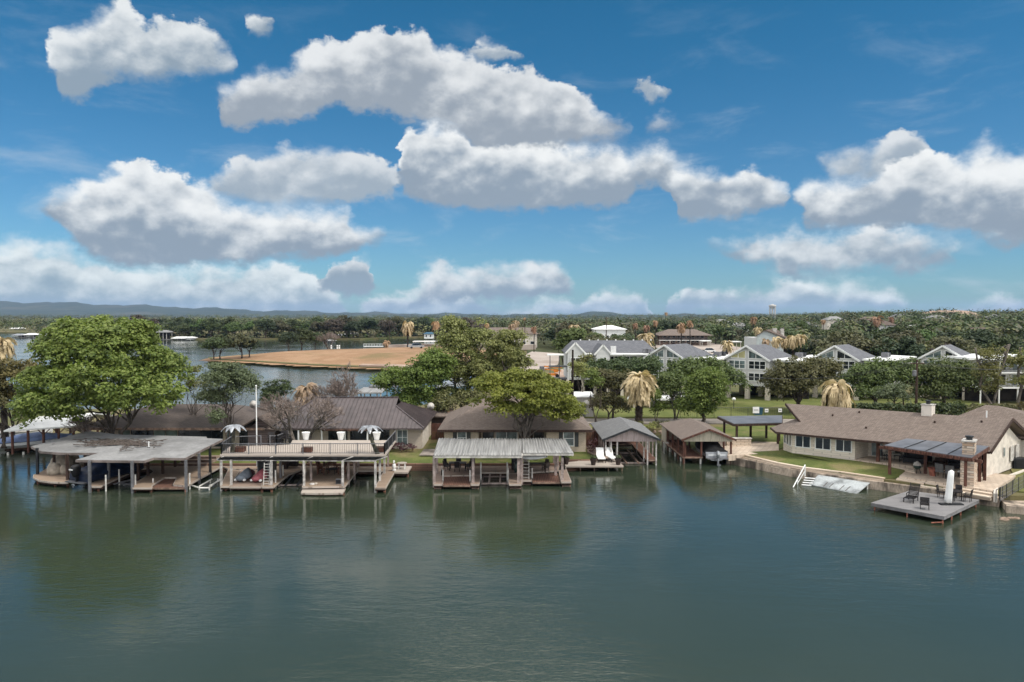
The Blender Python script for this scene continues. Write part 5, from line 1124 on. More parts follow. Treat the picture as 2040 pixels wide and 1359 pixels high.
def ladder(x, y, z0, z1, label, w=.5, lean=.15, rz=0.0, m='pipe', n=8):
    t = thing('ladder', label, 'ladder', (x, y, z0))
    for s in (-1, 1): MB().tube([(x+s*w/2, y, z0), (x+s*w/2, y+lean, z1)], .035, 6).build('rail', M[m], t)
    for i in range(n): k = (i+.5)/n; zz = z0+(z1-z0)*k; MB().tube([(x-w/2, y+lean*k, zz), (x+w/2, y+lean*k, zz)], .025, 5).build('rung', M[m], t)
x, y = G(530.5, 967, .5); ladder(x, y, .5, 2.45, 'pale ladder standing before the dark closet under the sun deck', .5, .3)

# ===== dock 3 : corrugated tin roof
d3 = thing('boat_dock', 'three slip boat dock under a sagging corrugated tin roof', 'boat dock', (0, 71, 0))
fL, fR = G(863,907.5,3.1), G(1039,907.5,3.1); gL, gR = G(1040.5,902,3.15), G(1143,902,3.15); bL, bR = G(874,874.5,3.25), G(1126,874.5,3.25)
V = []; n = 46*6; ny = 5
xs0, xs1 = fL[0], gR[0]
def corr(x_lo, x_hi, yf, zf, xb_lo, xb_hi, yb, zb, nr):
    k = nr*6; V = []; F = []
    for j in range(ny+1):
        t = j/ny
        for i in range(k+1):
            s = i/k; x = (x_lo+(x_hi-x_lo)*s)*(1-t)+(xb_lo+(xb_hi-xb_lo)*s)*t; y = yf+(yb-yf)*t
            V.append((x, y, zf+(zb-zf)*t+.040*sin(2*pi*s*nr)+.05*sin(x*.62+1.1)*sin(pi*t)+.03*sin(x*1.3+t*4)*t))
    for j in range(ny):
        for i in range(k): a = j*(k+1)+i; F.append((a, a+1, a+k+2, a+k+1))
    return V, F
xm = bL[0]+(bR[0]-bL[0])*.66
V, F = corr(fL[0], fR[0], fL[1], 3.1, bL[0], xm, bL[1], 3.3, 28); MB().shell(V, F, .025).build('roof', M['tin'], d3, smooth=True)
V, F = corr(gL[0]+.02, gR[0], gL[1], 3.12, xm+.01, bR[0], bR[1], 3.3, 17); MB().shell(V, F, .025).build('roof', M['tin'], d3, smooth=True)
g = MB(); g.beam((fL[0],fL[1]+.08,2.96),(fR[0],fR[1]+.08,2.96),.1,.2); g.beam((gL[0],gL[1]+.08,2.98),(gR[0],gR[1]+.08,2.98),.1,.2); g.beam((fR[0],fR[1]+.1,2.96),(gL[0],gL[1]+.1,2.98),.1,.2)
g.beam((fL[0]+.1,fL[1],2.95),(bL[0]+.1,bL[1],3.1),.1,.2); g.beam((gR[0]-.1,gR[1],2.95),(bR[0]-.1,bR[1],3.1),.1,.2); g.beam((bL[0],bL[1]-.1,3.13),(bR[0],bR[1]-.1,3.13),.1,.2)
g.build('beam', M['offwhite'], d3)
back = gp(.5, (880,926),(1124,926),(1128,936),(1013,944),(1012,941),(958,941),(957,946),(877,948)); deck(d3, back, .5, 'wood_pink')
deck(d3, gp(.5, (864,965),(881,965),(883,948.5),(880,926.5),(873,926)), .5, 'wood_pink')
deck(d3, gp(.5, (938,965),(955,965),(956.5,946.5),(939,947.5)), .5, 'wood_pink')
deck(d3, gp(.5, (1014,965),(1039,965),(1037,943),(1013,944.5)), .5, 'wood_pink')
deck(d3, gp(.5, (1040,957),(1059,957),(1057,942),(1037.5,942.7)), .5, 'wood_pink')
deck(d3, gp(.5, (1118,960),(1138,960),(1125,927),(1114,927),(1113,937)), .5, 'wood_pink')
deck(d3, gp(.40, (883,967),(936.5,967),(938,949.5),(885,949.5)), .40, 'wood_brown', name='ramp', skirt=.12)
deck(d3, gp(.40, (1061,961),(1116,961),(1111,944),(1059,944)), .40, 'wood_brown', name='ramp', skirt=.12)
for (u0, u1, v) in ((865,879,971),(940,954,971),(1016,1038,971),(1041,1058,963),(1120,1137,966)):
    a, e = G(u0, v, .15), G(u1, v, .15); a2 = (a[0], a[1]+.8); e2 = (e[0], e[1]+.8)
    for z in (.05,.22): MB().prism([a, e, e2, a2], z-.04, z).build('shelf', M['wood_pink'], d3)
    piles(d3, [(a[0]+.06,a[1]+.1),(e[0]-.06,e[1]+.1)], .3, .07)
for u, v, m_ in ((865,962,'post_pink'),(870,943,'post_pink'),(942.5,962,'post_pink'),(1033,962,'post_pink'),(1037,950,'post_pink'),(1039.5,957,'post_pink'),(1107,945,'post_pink'),(1120,957,'post_pink'),(1111,930,'post_pink'),(1104,925,'post_pink'),(944,927,'wood_dark'),(1028,927,'wood_dark')):
    x, y = G(u, v, .5); MB().box(x-.12,y-.12,.1,x+.12,y+.12,2.93).build('post', M[m_], d3)
for u, v in ((866.5,961),(942,961),(1036,960),(1122,957)):
    x, y = G(u, v, .5); MB().cbox((x, y-.2, 2.72), .22, .16, .16).build('dock_lamp', M['steel_dark'], d3)
for u, v, h in ((882.5,961,1.15),(936.5,961,1.15),(958,955,1.6),(1010.5,955,1.6),(1060,955,1.05),(1012,958,1.2)): guide(d3, u, v, h)
x, y = G(985, 969, 0); t = lift(x, y, 2.3, 4.2, 'open boat lift with pale bunks hanging in the centre slip of the tin roofed dock', 0, 'post_pink', 'post_pink')
x, y = G(1047, 955, .5); ladder(x, y, .5, 2.9, 'white ladder at the right bay of the tin roofed dock', .62, .35)
t = thing('kayak', 'white kayak hung under the tin roof edge beside the ladder', 'kayak', G(1054,912,2.4)+(2.4,)); x, y = G(1052, 912, 2.5)
g = MB(); S = []
for i in range(11):
    s = i/10; w = .36*sin(pi*(.04+.92*s))**.7; X = x-1.1+2.9*s; S.append([(X, y+w*cos(a), 2.52+.22*sin(a)*w/.36+.35*(s-.5)**2) for a in [2*pi*j/8 for j in range(8)]])
g.loft(S).build('hull', M['hull_white'], t, smooth=True)
# side platform with loungers
sd = thing('lounge_deck', 'low timber lounge deck between the tin roofed dock and the grey boathouse', 'deck', (9, 76, 0))
deck(sd, gp(.6, (1127,928.5),(1242,928.5),(1232,919),(1214,907),(1193,905),(1178,912),(1150,919),(1124,922)), .6, 'deck_pale', 'fascia', skirt=.16)
piles(sd, gp(.1, (1156,936),(1184,936),(1212,936),(1239,936)), .3, .06, 'fascia')

# ===== boathouse 1 (grey shingles)
def gable_boathouse(name, label, x0, x1, y0, y1, ze, zr, xr, roofm, gm, hipback, over=.35):
    t = thing(name, label, 'boathouse', ((x0+x1)/2, (y0+y1)/2, 0))
    V = [(x0-over,y0-over,ze),(x1+over,y0-over,ze),(x1+over,y1+over,ze),(x0-over,y1+over,ze),(xr,y0-over,zr),(xr,y1-hipback,zr)]
    MB().shell(V, [(0,4,5,3),(4,1,2,5),(3,5,2)], .10).build('roof', M[roofm], t)
    g = MB(); g.beam((x0-over,y0-over-.04,ze-.06),(xr,y0-over-.04,zr-.06),.07,.2); g.beam((xr,y0-over-.04,zr-.06),(x1+over,y0-over-.04,ze-.06),.07,.2); g.build('barge_board', M['steel_dark'] if gm == 'gable_pink' else M['wood_red'], t)
    MB().add([(x0,y0,ze-.25),(x1,y0,ze-.25),(x1,y0,ze),(xr,y0,zr-.15),(x0,y0,ze),(x0,y0+.1,ze-.25),(x1,y0+.1,ze-.25),(x1,y0+.1,ze),(xr,y0+.1,zr-.15),(x0,y0+.1,ze)],
             [(0,1,2,3,4),(9,8,7,6,5),(0,5,6,1),(1,6,7,2),(2,7,8,3),(3,8,9,4),(4,9,5,0)]).build('gable', M[gm], t)
    return t
b1 = gable_boathouse('boathouse', 'boathouse with grey shingle roof and pinkish gable', 9.7, 15.0, 77.7, 89.0, 2.75, 3.95, 12.35, 'shingle_grey', 'gable_pink', 3.0)
deck(b1, [(9.5,78.6),(10.9,78.6),(10.9,89.2),(9.5,89.2)], .55, 'wood_pink'); deck(b1, [(14.0,77.9),(15.1,77.9),(15.1,89.2),(14.0,89.2)], .55, 'wood_brown'); deck(b1, [(10.91,87.6),(13.99,87.6),(13.99,89.2),(10.91,89.2)], .55, 'wood_brown')
for i, y in enumerate((77.9,79.9,81.9,83.9,86,88.6)):
    for x in (9.75, 15.0): MB().box(x-.07,y-.07,-.5 if x > 12 else .3,x+.07,y+.07,2.62).build('post', M['post_white'] if y < 79 else M['post_pink'], b1)
for x, y in ((10.95,77.9),(14.1,77.9),(10.3,77.9),(10.95,84.2),(14.05,84.2)): MB().box(x-.07,y-.07,-.5,x+.07,y+.07,2.5).build('post', M['post_white'], b1)
MB().box(9.7,89.22,.3,15.0,89.32,2.6).build('back_wall', M['siding_plum'], b1)
MB().box(9.56,84.5,.55,9.62,89.2,2.6).build('side_wall', M['siding_plum'], b1)
for x in (11.05, 13.95): MB().tube([(x,79.2,-.3),(x,79.2,1.6)], .07, 8).build('guide_pipe', M['pipe'], b1)
lift(12.5, 77.3, 2.8, 8, 'brown boat lift lowered inside the grey boathouse', 0, 'post_pink', 'fascia')
# ===== boathouse 2 (brown shingles)
b2 = gable_boathouse('boathouse', 'boathouse with brown shingle roof, red posts and cream gable', 18.0, 23.0, 78.3, 89.6, 2.65, 3.75, 20.55, 'shingle_tan', 'gable_cream', 3.2)
deck(b2, [(17.9,78.4),(19.95,78.4),(19.95,89.4),(17.9,89.4)], .75, 'wood_brown', 'offwhite', skirt=.2)
deck(b2, [(22.6,80.0),(23.2,80.0),(23.2,89.4),(22.6,89.4)], .75, 'wood_brown', 'offwhite', skirt=.2)
for y in (78.5,81.2,83.9,86.6,89.3):
    for x in (18.0, 22.95): MB().box(x-.09,y-.09,-.5,x+.09,y+.09,2.55).build('post', M['wood_red'], b2)
for x, y in ((19.85,78.5),(18.15,78.5),(19.85,83.9),(19.85,86.6)): MB().box(x-.09,y-.09,.6,x+.09,y+.09,2.45).build('post', M['wood_red'], b2)
MB().box(17.9,89.45,.5,23.1,89.55,2.6).build('back_wall', M['gable_cream'], b2); MB().box(17.86,87.0,.76,17.94,89.4,2.55).build('side_wall', M['gable_cream'], b2)
r = MB(); r.box(18.0,78.75,1.55,18.06,86.9,1.62); r.box(18.0,78.75,1.1,18.05,86.9,1.15); r.build('railing', M['wood_red'], b2)
piles(b2, [(18.05,y) for y in (78.6,80,81.4,82.8,84.2,85.6,87,88.4)]+[(19.8,78.6),(23.0,79.0)], .55, .1, 'pipe')
t = thing('swim_ladder', 'white pipe swim ladder at the back of the brown boathouse', 'ladder', (17.3, 84.5, 0))
MB().tube([(17.7,84.3,1.2),(17.15,84.3,1.2),(17.15,84.3,-.4)], .035, 6).build('rail', M['pipe'], t); MB().tube([(17.7,84.9,1.2),(17.15,84.9,1.2),(17.15,84.9,-.4)], .035, 6).build('rail', M['pipe'], t)
# ===== far left boathouse, white roof
b0 = thing('boathouse', 'boathouse with bright white roof and red posts at the left border', 'boathouse', (-52, 82, 0))
wr = [G(7,858,3.0)+(3.0,), G(153,848,3.0)+(3.0,), G(153,826,3.7)+(3.75,), G(16,831,3.7)+(3.75,)]
wr[2] = (wr[1][0]-.3, wr[1][1]+4.6, 3.9); wr[3] = (wr[0][0]+.6, wr[0][1]+4.6, 3.9)
wb = [(wr[1][0]-.5, wr[1][1]+9, 3.0), (wr[0][0]+.6, wr[0][1]+9, 3.0)]
MB().shell(wr+wb, [(0,1,2,3),(3,2,4,5)], .16).build('roof', M['white_roof'], b0)
for t_ in (.09,.30,.51,.72,.93):
    for k in (0, 1):
        q = Vector(wr[0]).lerp(Vector(wr[1]), t_); x, y = q.x, q.y+.3+k*8
        MB().box(x-.10,y-.10,.3,x+.10,y+.10,2.86).build('post', M['wood_red'], b0)
        if not k and t_ > .4:
            for s in (-1, 1): MB().beam((x, y, 2.2), (x+s*.7, y, 2.83), .08, .08).build('brace', M['wood_red'], b0)
deck(b0, gp(.5, (6,893),(60,890),(150,879),(150,874),(60,884),(10,889)), .5, 'wood_brown', 'fascia_red', skirt=.35)
a, e = Vector(wr[0]), Vector(wr[1]); MB().prism([(a.x+6.9,a.y+3.2),(e.x-.2,e.y+3.2),(e.x-.2,e.y+3.3),(a.x+6.9,a.y+3.3)], .5, 2.9).build('back_wall', M['siding_plum'], b0)
piles(b0, gp(.1, (16,905),(47,904),(80,897),(110,893)), .3, .12, 'pipe')
# sloping gangway half in the water, with its stair and rail
gw = thing('ramp', 'tilted white painted platform sinking into the water below the seawall', 'ramp', G(1660,970,0)+(0,))
q = [G(1612,966,.05)+(.12,), G(1706,984,0)+(-.02,), G(1733,962,.55)+(.56,), G(1630,946,.6)+(.60,)]
MB().shell(q, [(0,1,2,3)], .07).build('deck', mat('worn_white', (.40,.425,.43), .75, .22, .8, fine=.25), gw)
g = MB()
for t_ in (.3,.42,.64,.76): a = Vector(q[0]).lerp(Vector(q[1]), t_)+Vector((0,0,.02)); e = Vector(q[3]).lerp(Vector(q[2]), t_)+Vector((0,0,.02)); g.beam(a.lerp(e,.05), a.lerp(e,.45), .05, .02)
g.build('worn_strip', M['bark'], gw)
for p in (q[2],): MB().tube([(p[0]-.3,p[1]-.15,-.5),(p[0]-.3,p[1]-.15,.5)], .08, 7).build('pile', M['pipe'], gw)
st = thing('steps', 'white stair treads going down into the water left of the tilted platform', 'steps', G(1612,958,0)+(0,))
for i in range(4):
    a = G(1603-i*2, 952+i*4.6, .45-.13*i); e = G(1624-i*2.5, 953.5+i*4.6, .45-.13*i); MB().beam(a+(.45-.13*i,), e+(.45-.13*i,), .26, .05).build('tread', M['white'], st)
hr = thing('handrail', 'white handrail slanting from the seawall down to the lake', 'handrail', G(1597,950,.6)+(.6,))
a, e, f_ = G(1603.5,948,.74), G(1580,972,.0), G(1589,965,.0)
MB().tube([a+(1.75,), e+(.05,)], .05, 7).build('rail', M['white'], hr); MB().tube([a+(.7,), a+(1.78,)], .05, 7).build('post', M['white'], hr); MB().tube([f_+(-.3,), f_+(.62,)], .045, 7).build('post', M['white'], hr); MB().tube([(a[0]+.0,a[1],1.2), f_+(.1,)], .035, 7).build('lower_rail', M['white'], hr)
# floating sun platform
pf = thing('sun_platform', 'square grey boarded platform on thin piles, nearest thing on the water', 'platform', G(1845,1005,0)+(0,))
A, B, C, D = [G(u, v, .62) for u, v in ((1735,1001.5),(1812,977.5),(1951,995.5),(1881,1029))]
MB().prism([A,D,C,B], .54, .62).build('deck', M['wood_grey'], pf); ctr = Vector(((A[0]+C[0])/2, (A[1]+C[1])/2)); q = [tuple(ctr+(Vector(p)-ctr)*.995) for p in (A,D,C,B)]
MB().prism(q, .34, .537).build('rim', mat('rim_grey', (.20,.195,.20), .7, .15, 1), pf)
piles(pf, [tuple(ctr+(Vector(p)-ctr)*.93) for p in (A,B,C,D)]+[tuple(ctr+((Vector(a)+Vector(b))/2-ctr)*.95) for a, b in ((A,D),(D,C),(C,B))]+[tuple(ctr+(Vector(D).lerp(Vector(C), .22)-ctr)*.97)], .35, .06, 'copper')
a = Vector(D+(.12,)); MB().beam(a+Vector((-.9,.1,0)), a+Vector((-.05,.05,.06)), .07, .07).build('brace', M['copper'], pf)
# ------------------------------------------------------------------ furniture, boats and small things
def chair(label, m='iron', arms=True, back=.95, seatm=None, w=.5, name='chair', cat='chair', group=None):
    t = thing(name, label, cat, (0,0,0), group)
    MB().box(-w/2,-.25,.41,w/2,.25,.46).build('seat', M[seatm or m], t); MB().cbox((0,.29,(.45+back)/2+.02),w,.05,back-.45,0,-.15).build('backrest', M[seatm or m], t)
    for x in (-w/2+.03, w/2-.03):
        for y in (-.22,.22): MB().box(x-.02,y-.02,0,x+.02,y+.02,.41).build('leg', M[m], t)
        if arms: g = MB(); g.box(x-.03,-.22,.63,x+.03,.3,.67); g.box(x-.02,-.22,.46,x+.02,-.18,.63); g.build('arm', M[m], t)
    return t
def table(label, m='iron', w=1.6, d=.95, h=.73, rnd=False, name='table', cat='table', top=None):
    t = thing(name, label, cat, (0,0,0))
    if rnd: MB().lathe((0,0,h-.05), [(w/2,0),(w/2,.05)], 18).build('table_top', M[top or m], t)
    else: MB().box(-w/2,-d/2,h-.05,w/2,d/2,h).build('table_top', M[top or m], t)
    k = .62 if rnd else .9
    for x in (-w/2*k, w/2*k):
        for y in ((-w/2*k, w/2*k) if rnd else (-d/2*k, d/2*k)): MB().box(x-.03,y-.03,0,x+.03,y+.03,h-.05).build('leg', M[m], t)
    return t
def bucket_chair(label, m='cover_sand', s=1.0):
    t = thing('lounge_chair', label, 'chair', (0,0,0)); MB().lathe((0,0,0), [(.40*s,0),(.46*s,.2*s),(.47*s,.5*s),(.40*s,.72*s),(.30*s,.76*s),(.05,.74*s)], 14).build('cover', M[m], t, smooth=True)
    MB().lathe((0,0,0), [(.475*s,.04),(.48*s,.07),(.475*s,.1)], 14).build('hem', M['wicker'], t); return t
# -- covered lounge seats on the round nosed end of dock 1
for (u, v, s, lb, rz) in ((108,945,1.25,'rounded tan fabric covered seat nearest the dock edge',0),(131,944,1.0,'tan covered seat leaning beside the post, right of the round one',.5),(123,930,1.35,'long tan covered sofa at the back of the rounded dock end',0),(146,926,1.1,'tall bundled tan cover next to the blue boat',0)):
    t = thing('covered_seat', lb, 'outdoor seat', (0,0,0)); S = []
    for z, a, b in ((0,.50,.42),(.3,.54,.46),(.6,.48,.42),(.82,.36,.30),(.88,.05,.05)): S.append([(a*cos(q)*(1.6 if 'long' in lb else 1)*(1+.06*sin(3*q)), b*sin(q), z*(1.25 if 'tall' in lb else 1)*(1+.05*cos(2*q+u))) for q in [2*pi*j/16 for j in range(16)]])
    MB().loft(S).build('cover', M['cover_sand'], t, smooth=True); MB().lathe((0,0,0), [(.3,-.0),(.3,.03)], 8).build('foot', M['wicker'], t)
    t.location = G(u, v, .5)+(.5,); t.rotation_euler = (0,0,rz); t.scale = (s,s,s)
# -- boat hull builder (bow towards +y)
def hull_sections(L, W, H, n=12, rake=.9):
    S = []
    for i in range(n+1):
        s = i/n; w = W/2*(1-max(0, (s-.45)/.55)**2.2)**.5 if s < 1 else .02; w = max(w, .03); up = .35*max(0, s-.5)**1.5*2; y = s*L
        S.append([(-w, y, H+up), (-w*.93, y, H*.45+up*.8), (-w*.45, y, .05+up*.9*s), (0, y, 0+up*.9*s), (w*.45, y, .05+up*.9*s), (w*.93, y, H*.45+up*.8), (w, y, H+up)])
    return S
def cover_sections(L, W, H, peak, n=12, y0=0, pk=.35):
    S = []
    for i in range(n+1):
        s = i/n; w = W/2*(1-max(0, (s-.45)/.55)**2.2)**.5 if s < 1 else .05; w = max(w, .05)*1.02; up = .35*max(0, s-.5)**1.5*2; y = y0+s*L
        hh = peak*(sin(pi*min(1, (s+.06)*.9))**.8)*(1.0 if s < pk+.2 else max(.25, 1-(s-pk-.2)*1.6))
        S.append([(-w, y, H-.12+up), (-w, y, H+.03+up), (-w*.6, y, H+hh*.62+up), (0, y, H+hh+.04*sin(i*2.1)+up), (w*.6, y, H+hh*.62+up), (w, y, H+.03+up), (w, y, H-.12+up)])
    return S
def outboard(t, x, y, z, m='black', k=1.0):
    o = MB(); S = []
    for zz, a, b in ((0,.13,.16),(.18,.16,.26),(.42,.19,.32),(.62,.18,.31),(.74,.10,.20)): S.append([(x+a*k*cos(q), y-.15*k+b*k*sin(q), z+.35+zz*k) for q in [2*pi*j/12 for j in range(12)]])
    O = o.loft(S).build('outboard_motor', M[m], t, smooth=True)
    g = MB(); g.box(x-.07,y-.26,z-.35,x+.07,y-.02,z+.38); g.box(x-.03,y-.42,z-.42,x+.03,y-.05,z-.30); g.ell((x,y-.2,z-.36),(.09,.28,.09)); g.build('lower_unit', M[m], O)
    p = MB(); [p.cbox((x+.12*cos(a), y-.50, z-.36+.12*sin(a)), .20,.02,.10,0,.0,a) for a in (.5,2.6,4.7)]; p.build('propeller', M['silver'], O)
    MB().box(x-.15*k,y-.48*k,z+.35+.45*k,x+.15*k,y-.44*k,z+.35+.52*k).build('stripe', M['white'], O)
def boat(name, label, L=6.2, W=2.35, H=.95, hull='hull_white', cov='navy', peak=.75, motor=True, stripe=None, pk=.35, mk=1.0):
    t = thing(name, label, 'boat', (0,0,0)); h = MB().loft(hull_sections(L, W, H), False).build('hull', M[hull], t, smooth=False)
    MB().loft(cover_sections(L*.99, W, H, peak, y0=.02, pk=pk)).build('cover', M[cov], t, smooth=True)
    MB().box(-W*.48,-.06,.25,W*.48,-.003,H-.02).build('transom', M[hull], t)
    MB().box(-W*.46,-.55,.28,W*.46,-.065,.36).build('swim_platform', M[stripe or 'steel_grey'], t)
    if motor: outboard(t, 0, -.1, .45, 'black', mk)
    g = MB(); [g.beam((s*W*.485,.1,H-.13),(s*W*.49,L*.5,H-.10),.03,.09) for s in (-1,1)]; g.build('rub_rail', M['black'], t); return t
t = boat('motor_boat', 'navy covered motor boat with black outboard under the grey dock roof', 6.8, 2.5, .95, 'navy', 'navy', 1.1, mk=1.5)
t.location = G(158, 966, .3)+(.28,); t.rotation_euler = (0,0,-.42)
t = boat('motor_boat', 'black covered boat with silver stern inside the brown boathouse', 6.3, 2.35, .95, 'hull_silver', 'black_cloth', 1.25, False, pk=.5)
MB().box(-.9,-.10,.55,.9,-.062,.72).build('trim', M['hull_white'], t); outboard(t, 0, -.35, .05, 'silver')
t.location = (21.3, 77.9, .42); t.rotation_euler = (0,0,.02)
t = boat('motor_boat', 'long boat under blue and white covers in the white roofed boathouse', 7.5, 2.3, .9, 'hull_white', 'cover_blue', .75, False); t.location = G(-5, 898, .3)+(.45,); t.rotation_euler = (0,0,-1.02)
t = boat('motor_boat', 'pale covered boat behind the blue covered one at the left border', 6, 2.2, .9, 'hull_white', 'offwhite', .8, False); t.location = G(-10, 880, .3)+(.5,); t.rotation_euler = (0,0,-.95)
def jetski(label, m, m2):
    t = thing('jet_ski', label, 'jet ski', (0,0,0)); S = []
    for y, w, h, c in ((0,.34,.42,0),(.25,.52,.62,0),(.8,.55,.80,0),(1.3,.48,.95,0),(1.75,.42,.98,0),(2.1,.34,.80,0),(2.6,.22,.60,0),(2.95,.08,.42,0)):
        S.append([(-w,y,.18),(-w*.95,y,.34),(-w*.45,y,h*.86),(0,y,h),(w*.45,y,h*.86),(w*.95,y,.34),(w,y,.18),(0,y,.06)])
    MB().loft(S[:5]).build('cover', M[m], t, smooth=True); MB().loft(S[4:]).build('rear_cover', M[m2], t, smooth=True)
    for x in (-.42,.42): MB().ell((x,.12,.16),(.14,.2,.12)).build('sponson', M['white'], t, smooth=True)
    for x in (-.25,.25): MB().box(x-.05,.2,-.06,x+.05,2.6,.05).build('bunk', M['wood_brown'], t)
    return t
t = jetski('grey covered jet ski parked under the sun deck', 'cover_grey', 'cover_wine'); t.location = G(477,962,.42)+(.5,); t.rotation_euler = (0,0,-.12)
t = jetski('pink covered jet ski beside the grey covered one', 'cover_pink', 'cover_wine'); t.location = G(509,963,.42)+(.5,); t.rotation_euler = (0,0,-.12)
# -- metal palms on the sun deck
def metal_palm(label, h, lean, seed):
    rg = random.Random(seed); t = thing('metal_palm', label, 'palm sculpture', (0,0,0)); pts = [(lean*(1-(i/6))**2*-1+lean*(i/6)*0, 0, h*i/6) for i in range(7)]
    pts = [(lean*sin(i/6*1.4), 0, h*i/6) for i in range(7)]
    g = MB(); g.tube(pts, [.20-.015*i for i in range(7)], 9)
    for i in range(12): k = i/12; g.lathe((lean*sin(k*1.4), 0, h*k), [(.215-.08*k,0),(.205-.08*k,.06)], 9)
    g.build('trunk', mat('palm_trunk_metal', (.07,.065,.045), .7, .3, 3), t); top = Vector(pts[-1])
    for i in range(9):
        a = 2*pi*i/9+rg.uniform(-.15,.15); d = Vector((cos(a), sin(a), 0)); s = Vector((-sin(a), cos(a), 0)); L = rg.uniform(.95,1.25); V = []; F = []
        for j in range(7):
            k = j/6; w = .26*sin(pi*(.12+.86*k))**.8; p = top+d*L*k+Vector((0,0,.30*sin(k*2.2)-.62*k*k+.05)); V += [p-s*w+Vector((0,0,-.06)), p, p+s*w+Vector((0,0,-.06))]
        for j in range(6): F += [(3*j,3*j+1,3*j+4,3*j+3),(3*j+1,3*j+2,3*j+5,3*j+4)]
        MB().shell(V, F, .012).build('frond', M['silver'], t)
    return t
t = metal_palm('silver metal palm at the left end of the sun deck', 2.35, -.05+.2, 1); t.location = G(463,902,ZU)+(ZU,)
t = metal_palm('leaning silver metal palm at the right end of the sun deck', 2.35, -.75, 2); t.location = G(752,904,ZU)+(ZU,)
# -- planters on the sun deck
def pot(label, m='pot', s=1.0, plant=None, cat='planter', name='planter'):
    t = thing(name, label, cat, (0,0,0)); MB().lathe((0,0,0), [(.18*s,0),(.24*s,.3*s),(.29*s,.48*s),(.31*s,.50*s),(.31*s,.56*s),(.26*s,.56*s),(.25*s,.50*s)], 12).build('pot', M[m], t)
    if plant:
        rg = np.random.default_rng(3); V, F = leafquads(rg, np.array([(0,0,.62*s)]), np.array([.3*s]), 60, .09, .9, .4); npmesh('plant', V, F, LEAF[plant], t)
    return t
for i, (u, v, lb) in enumerate(((609.5,876,'white planter at the back of the sun deck, nearest the stair'),(679,876,'white planter at the middle of the sun deck back edge'),(750.5,876,'white planter at the back right of the sun deck'))):
    t = pot(lb, 'white', 1.35); t.location = G(u, v, ZU)+(ZU,)
for u, v, lb in ((478,900,'brown slatted planter behind the sun deck rail near the left palm'),(612,901,'brown slatted planter behind the middle of the sun deck rail'),(757,900,'brown slatted planter at the foot of the leaning palm')):
    t = thing('planter_box', lb, 'planter', (0,0,0)); g = MB(); [g.box(-.45,-.35+k*0,.04+i*.11,.45,-.30,.13+i*.11) for i in range(4) for k in (0,)]; [g.box(-.45,.30,.04+i*.11,.45,.35,.13+i*.11) for i in range(4)]; [g.box(x-.02,-.30,.04+i*.11,x+.03,.30,.13+i*.11) for i in range(4) for x in (-.43,.42)]
    g.build('slats', M['wood_chair'], t); MB().box(-.40,-.28,.05,.38,.28,.40).build('soil', M['bark'], t); t.location = G(u, v, ZU)+(ZU,)
# chairs at the left rear of the upper deck
for u, v, rz, lb in ((541,886,.4,'dark chair at the left rear corner of the sun deck'),(560,884,-.4,'dark chair between the stair and the grill on the sun deck'),(572,882,.8,'dark chair right of the others at the sun deck corner')):
    t = chair(lb, 'iron', True, 1.0); t.location = G(u, v, ZU)+(ZU,); t.rotation_euler = (0,0,rz); t.scale = (1.25,1.25,1.15)
# round fire table + adirondacks on the lower deck 2
def adirondack(label, m='wood_chair'):
    t = thing('adirondack_chair', label, 'chair', (0,0,0)); g = MB(); [g.cbox((-.24+i*.12,.1,.36),.10,.62,.03,0,-.18) for i in range(5)]; g.build('seat', M[m], t)
    g = MB(); [g.cbox((-.26+i*.13,.52,.74+.05*(2-abs(i-2))),.115,.03,.85,0,-.28) for i in range(5)]; g.build('backrest', M[m], t)
    for x in (-.34,.34): MB().box(x-.07,-.25,.56,x+.07,.5,.59).build('arm', M[m], t); MB().box(x-.03,-.22,0,x+.03,-.12,.56).build('leg', M[m], t); MB().box(x-.03,.36,0,x+.03,.46,.56).build('leg', M[m], t)
    return t
for u, v, rz, lb in ((659,936,0,'dark red wooden chair facing the lake in the lower lounge'),(646,945,1.3,'dark wooden chair on the left side of the lower lounge'),(677,943,-1.2,'dark wooden chair on the right side of the lower lounge')):
    t = adirondack(lb); t.location = G(u, v, .5)+(.5,); t.rotation_euler = (0,0,rz); t.scale = (1.15,1.15,1.15)
t = table('low round dark fire table among the wooden chairs', 'iron', 1.1, rnd=True, h=.5, name='fire_table'); t.location = G(661,944,.5)+(.5,)
t = thing('speaker_box', 'small grey box near the front right post of the lower lounge', 'box', G(675,964,.5)+(.5,)); x, y = G(675,964,.5); MB().box(x-.25,y-.15,.5,x+.25,y+.2,.95).build('body', M['steel_grey'], t); MB().box(x-.2,y-.19,.56,x+.2,y-.153,.9).build('grille', M['black'], t)
t = thing('towel_heap', 'crumpled pale towel on the front edge of the lower lounge', 'towel', G(623,966,.5)+(.5,)); x, y = G(623,966,.5); MB().ell((x,y,.56),(.32,.22,.12),12,6).build('towel', M['offwhite'], t, smooth=True); MB().ell((x+.3,y-.05,.6),(.16,.14,.14),10,6).build('folded_towel', M['cover_sand'], t, smooth=True)
def grill(label, m='black', body='iron'):
    t = thing('grill', label, 'grill', (0,0,0)); MB().box(-.5,-.25,.1,.5,.25,.75).build('cabinet', M[body], t); MB().cbox((0,0,.93),1.0,.5,.34).build('lid', M[m], t, bev=.08)
    for s in (-1,1): MB().box(s*.52-(.3 if s<0 else 0),-.2,.74,s*.52+(.3 if s>0 else 0),.2,.78).build('shelf', M['steel_grey'], t)
    MB().beam((-.35,-.29,.86),(.35,-.29,.86),.03,.03).build('handle', M['silver'], t); return t
t = grill('black covered grill in shade under the sun deck, right of the closet'); t.location = G(583,931,.5)+(.5,); t.scale = (1.1,1.1,1.25)
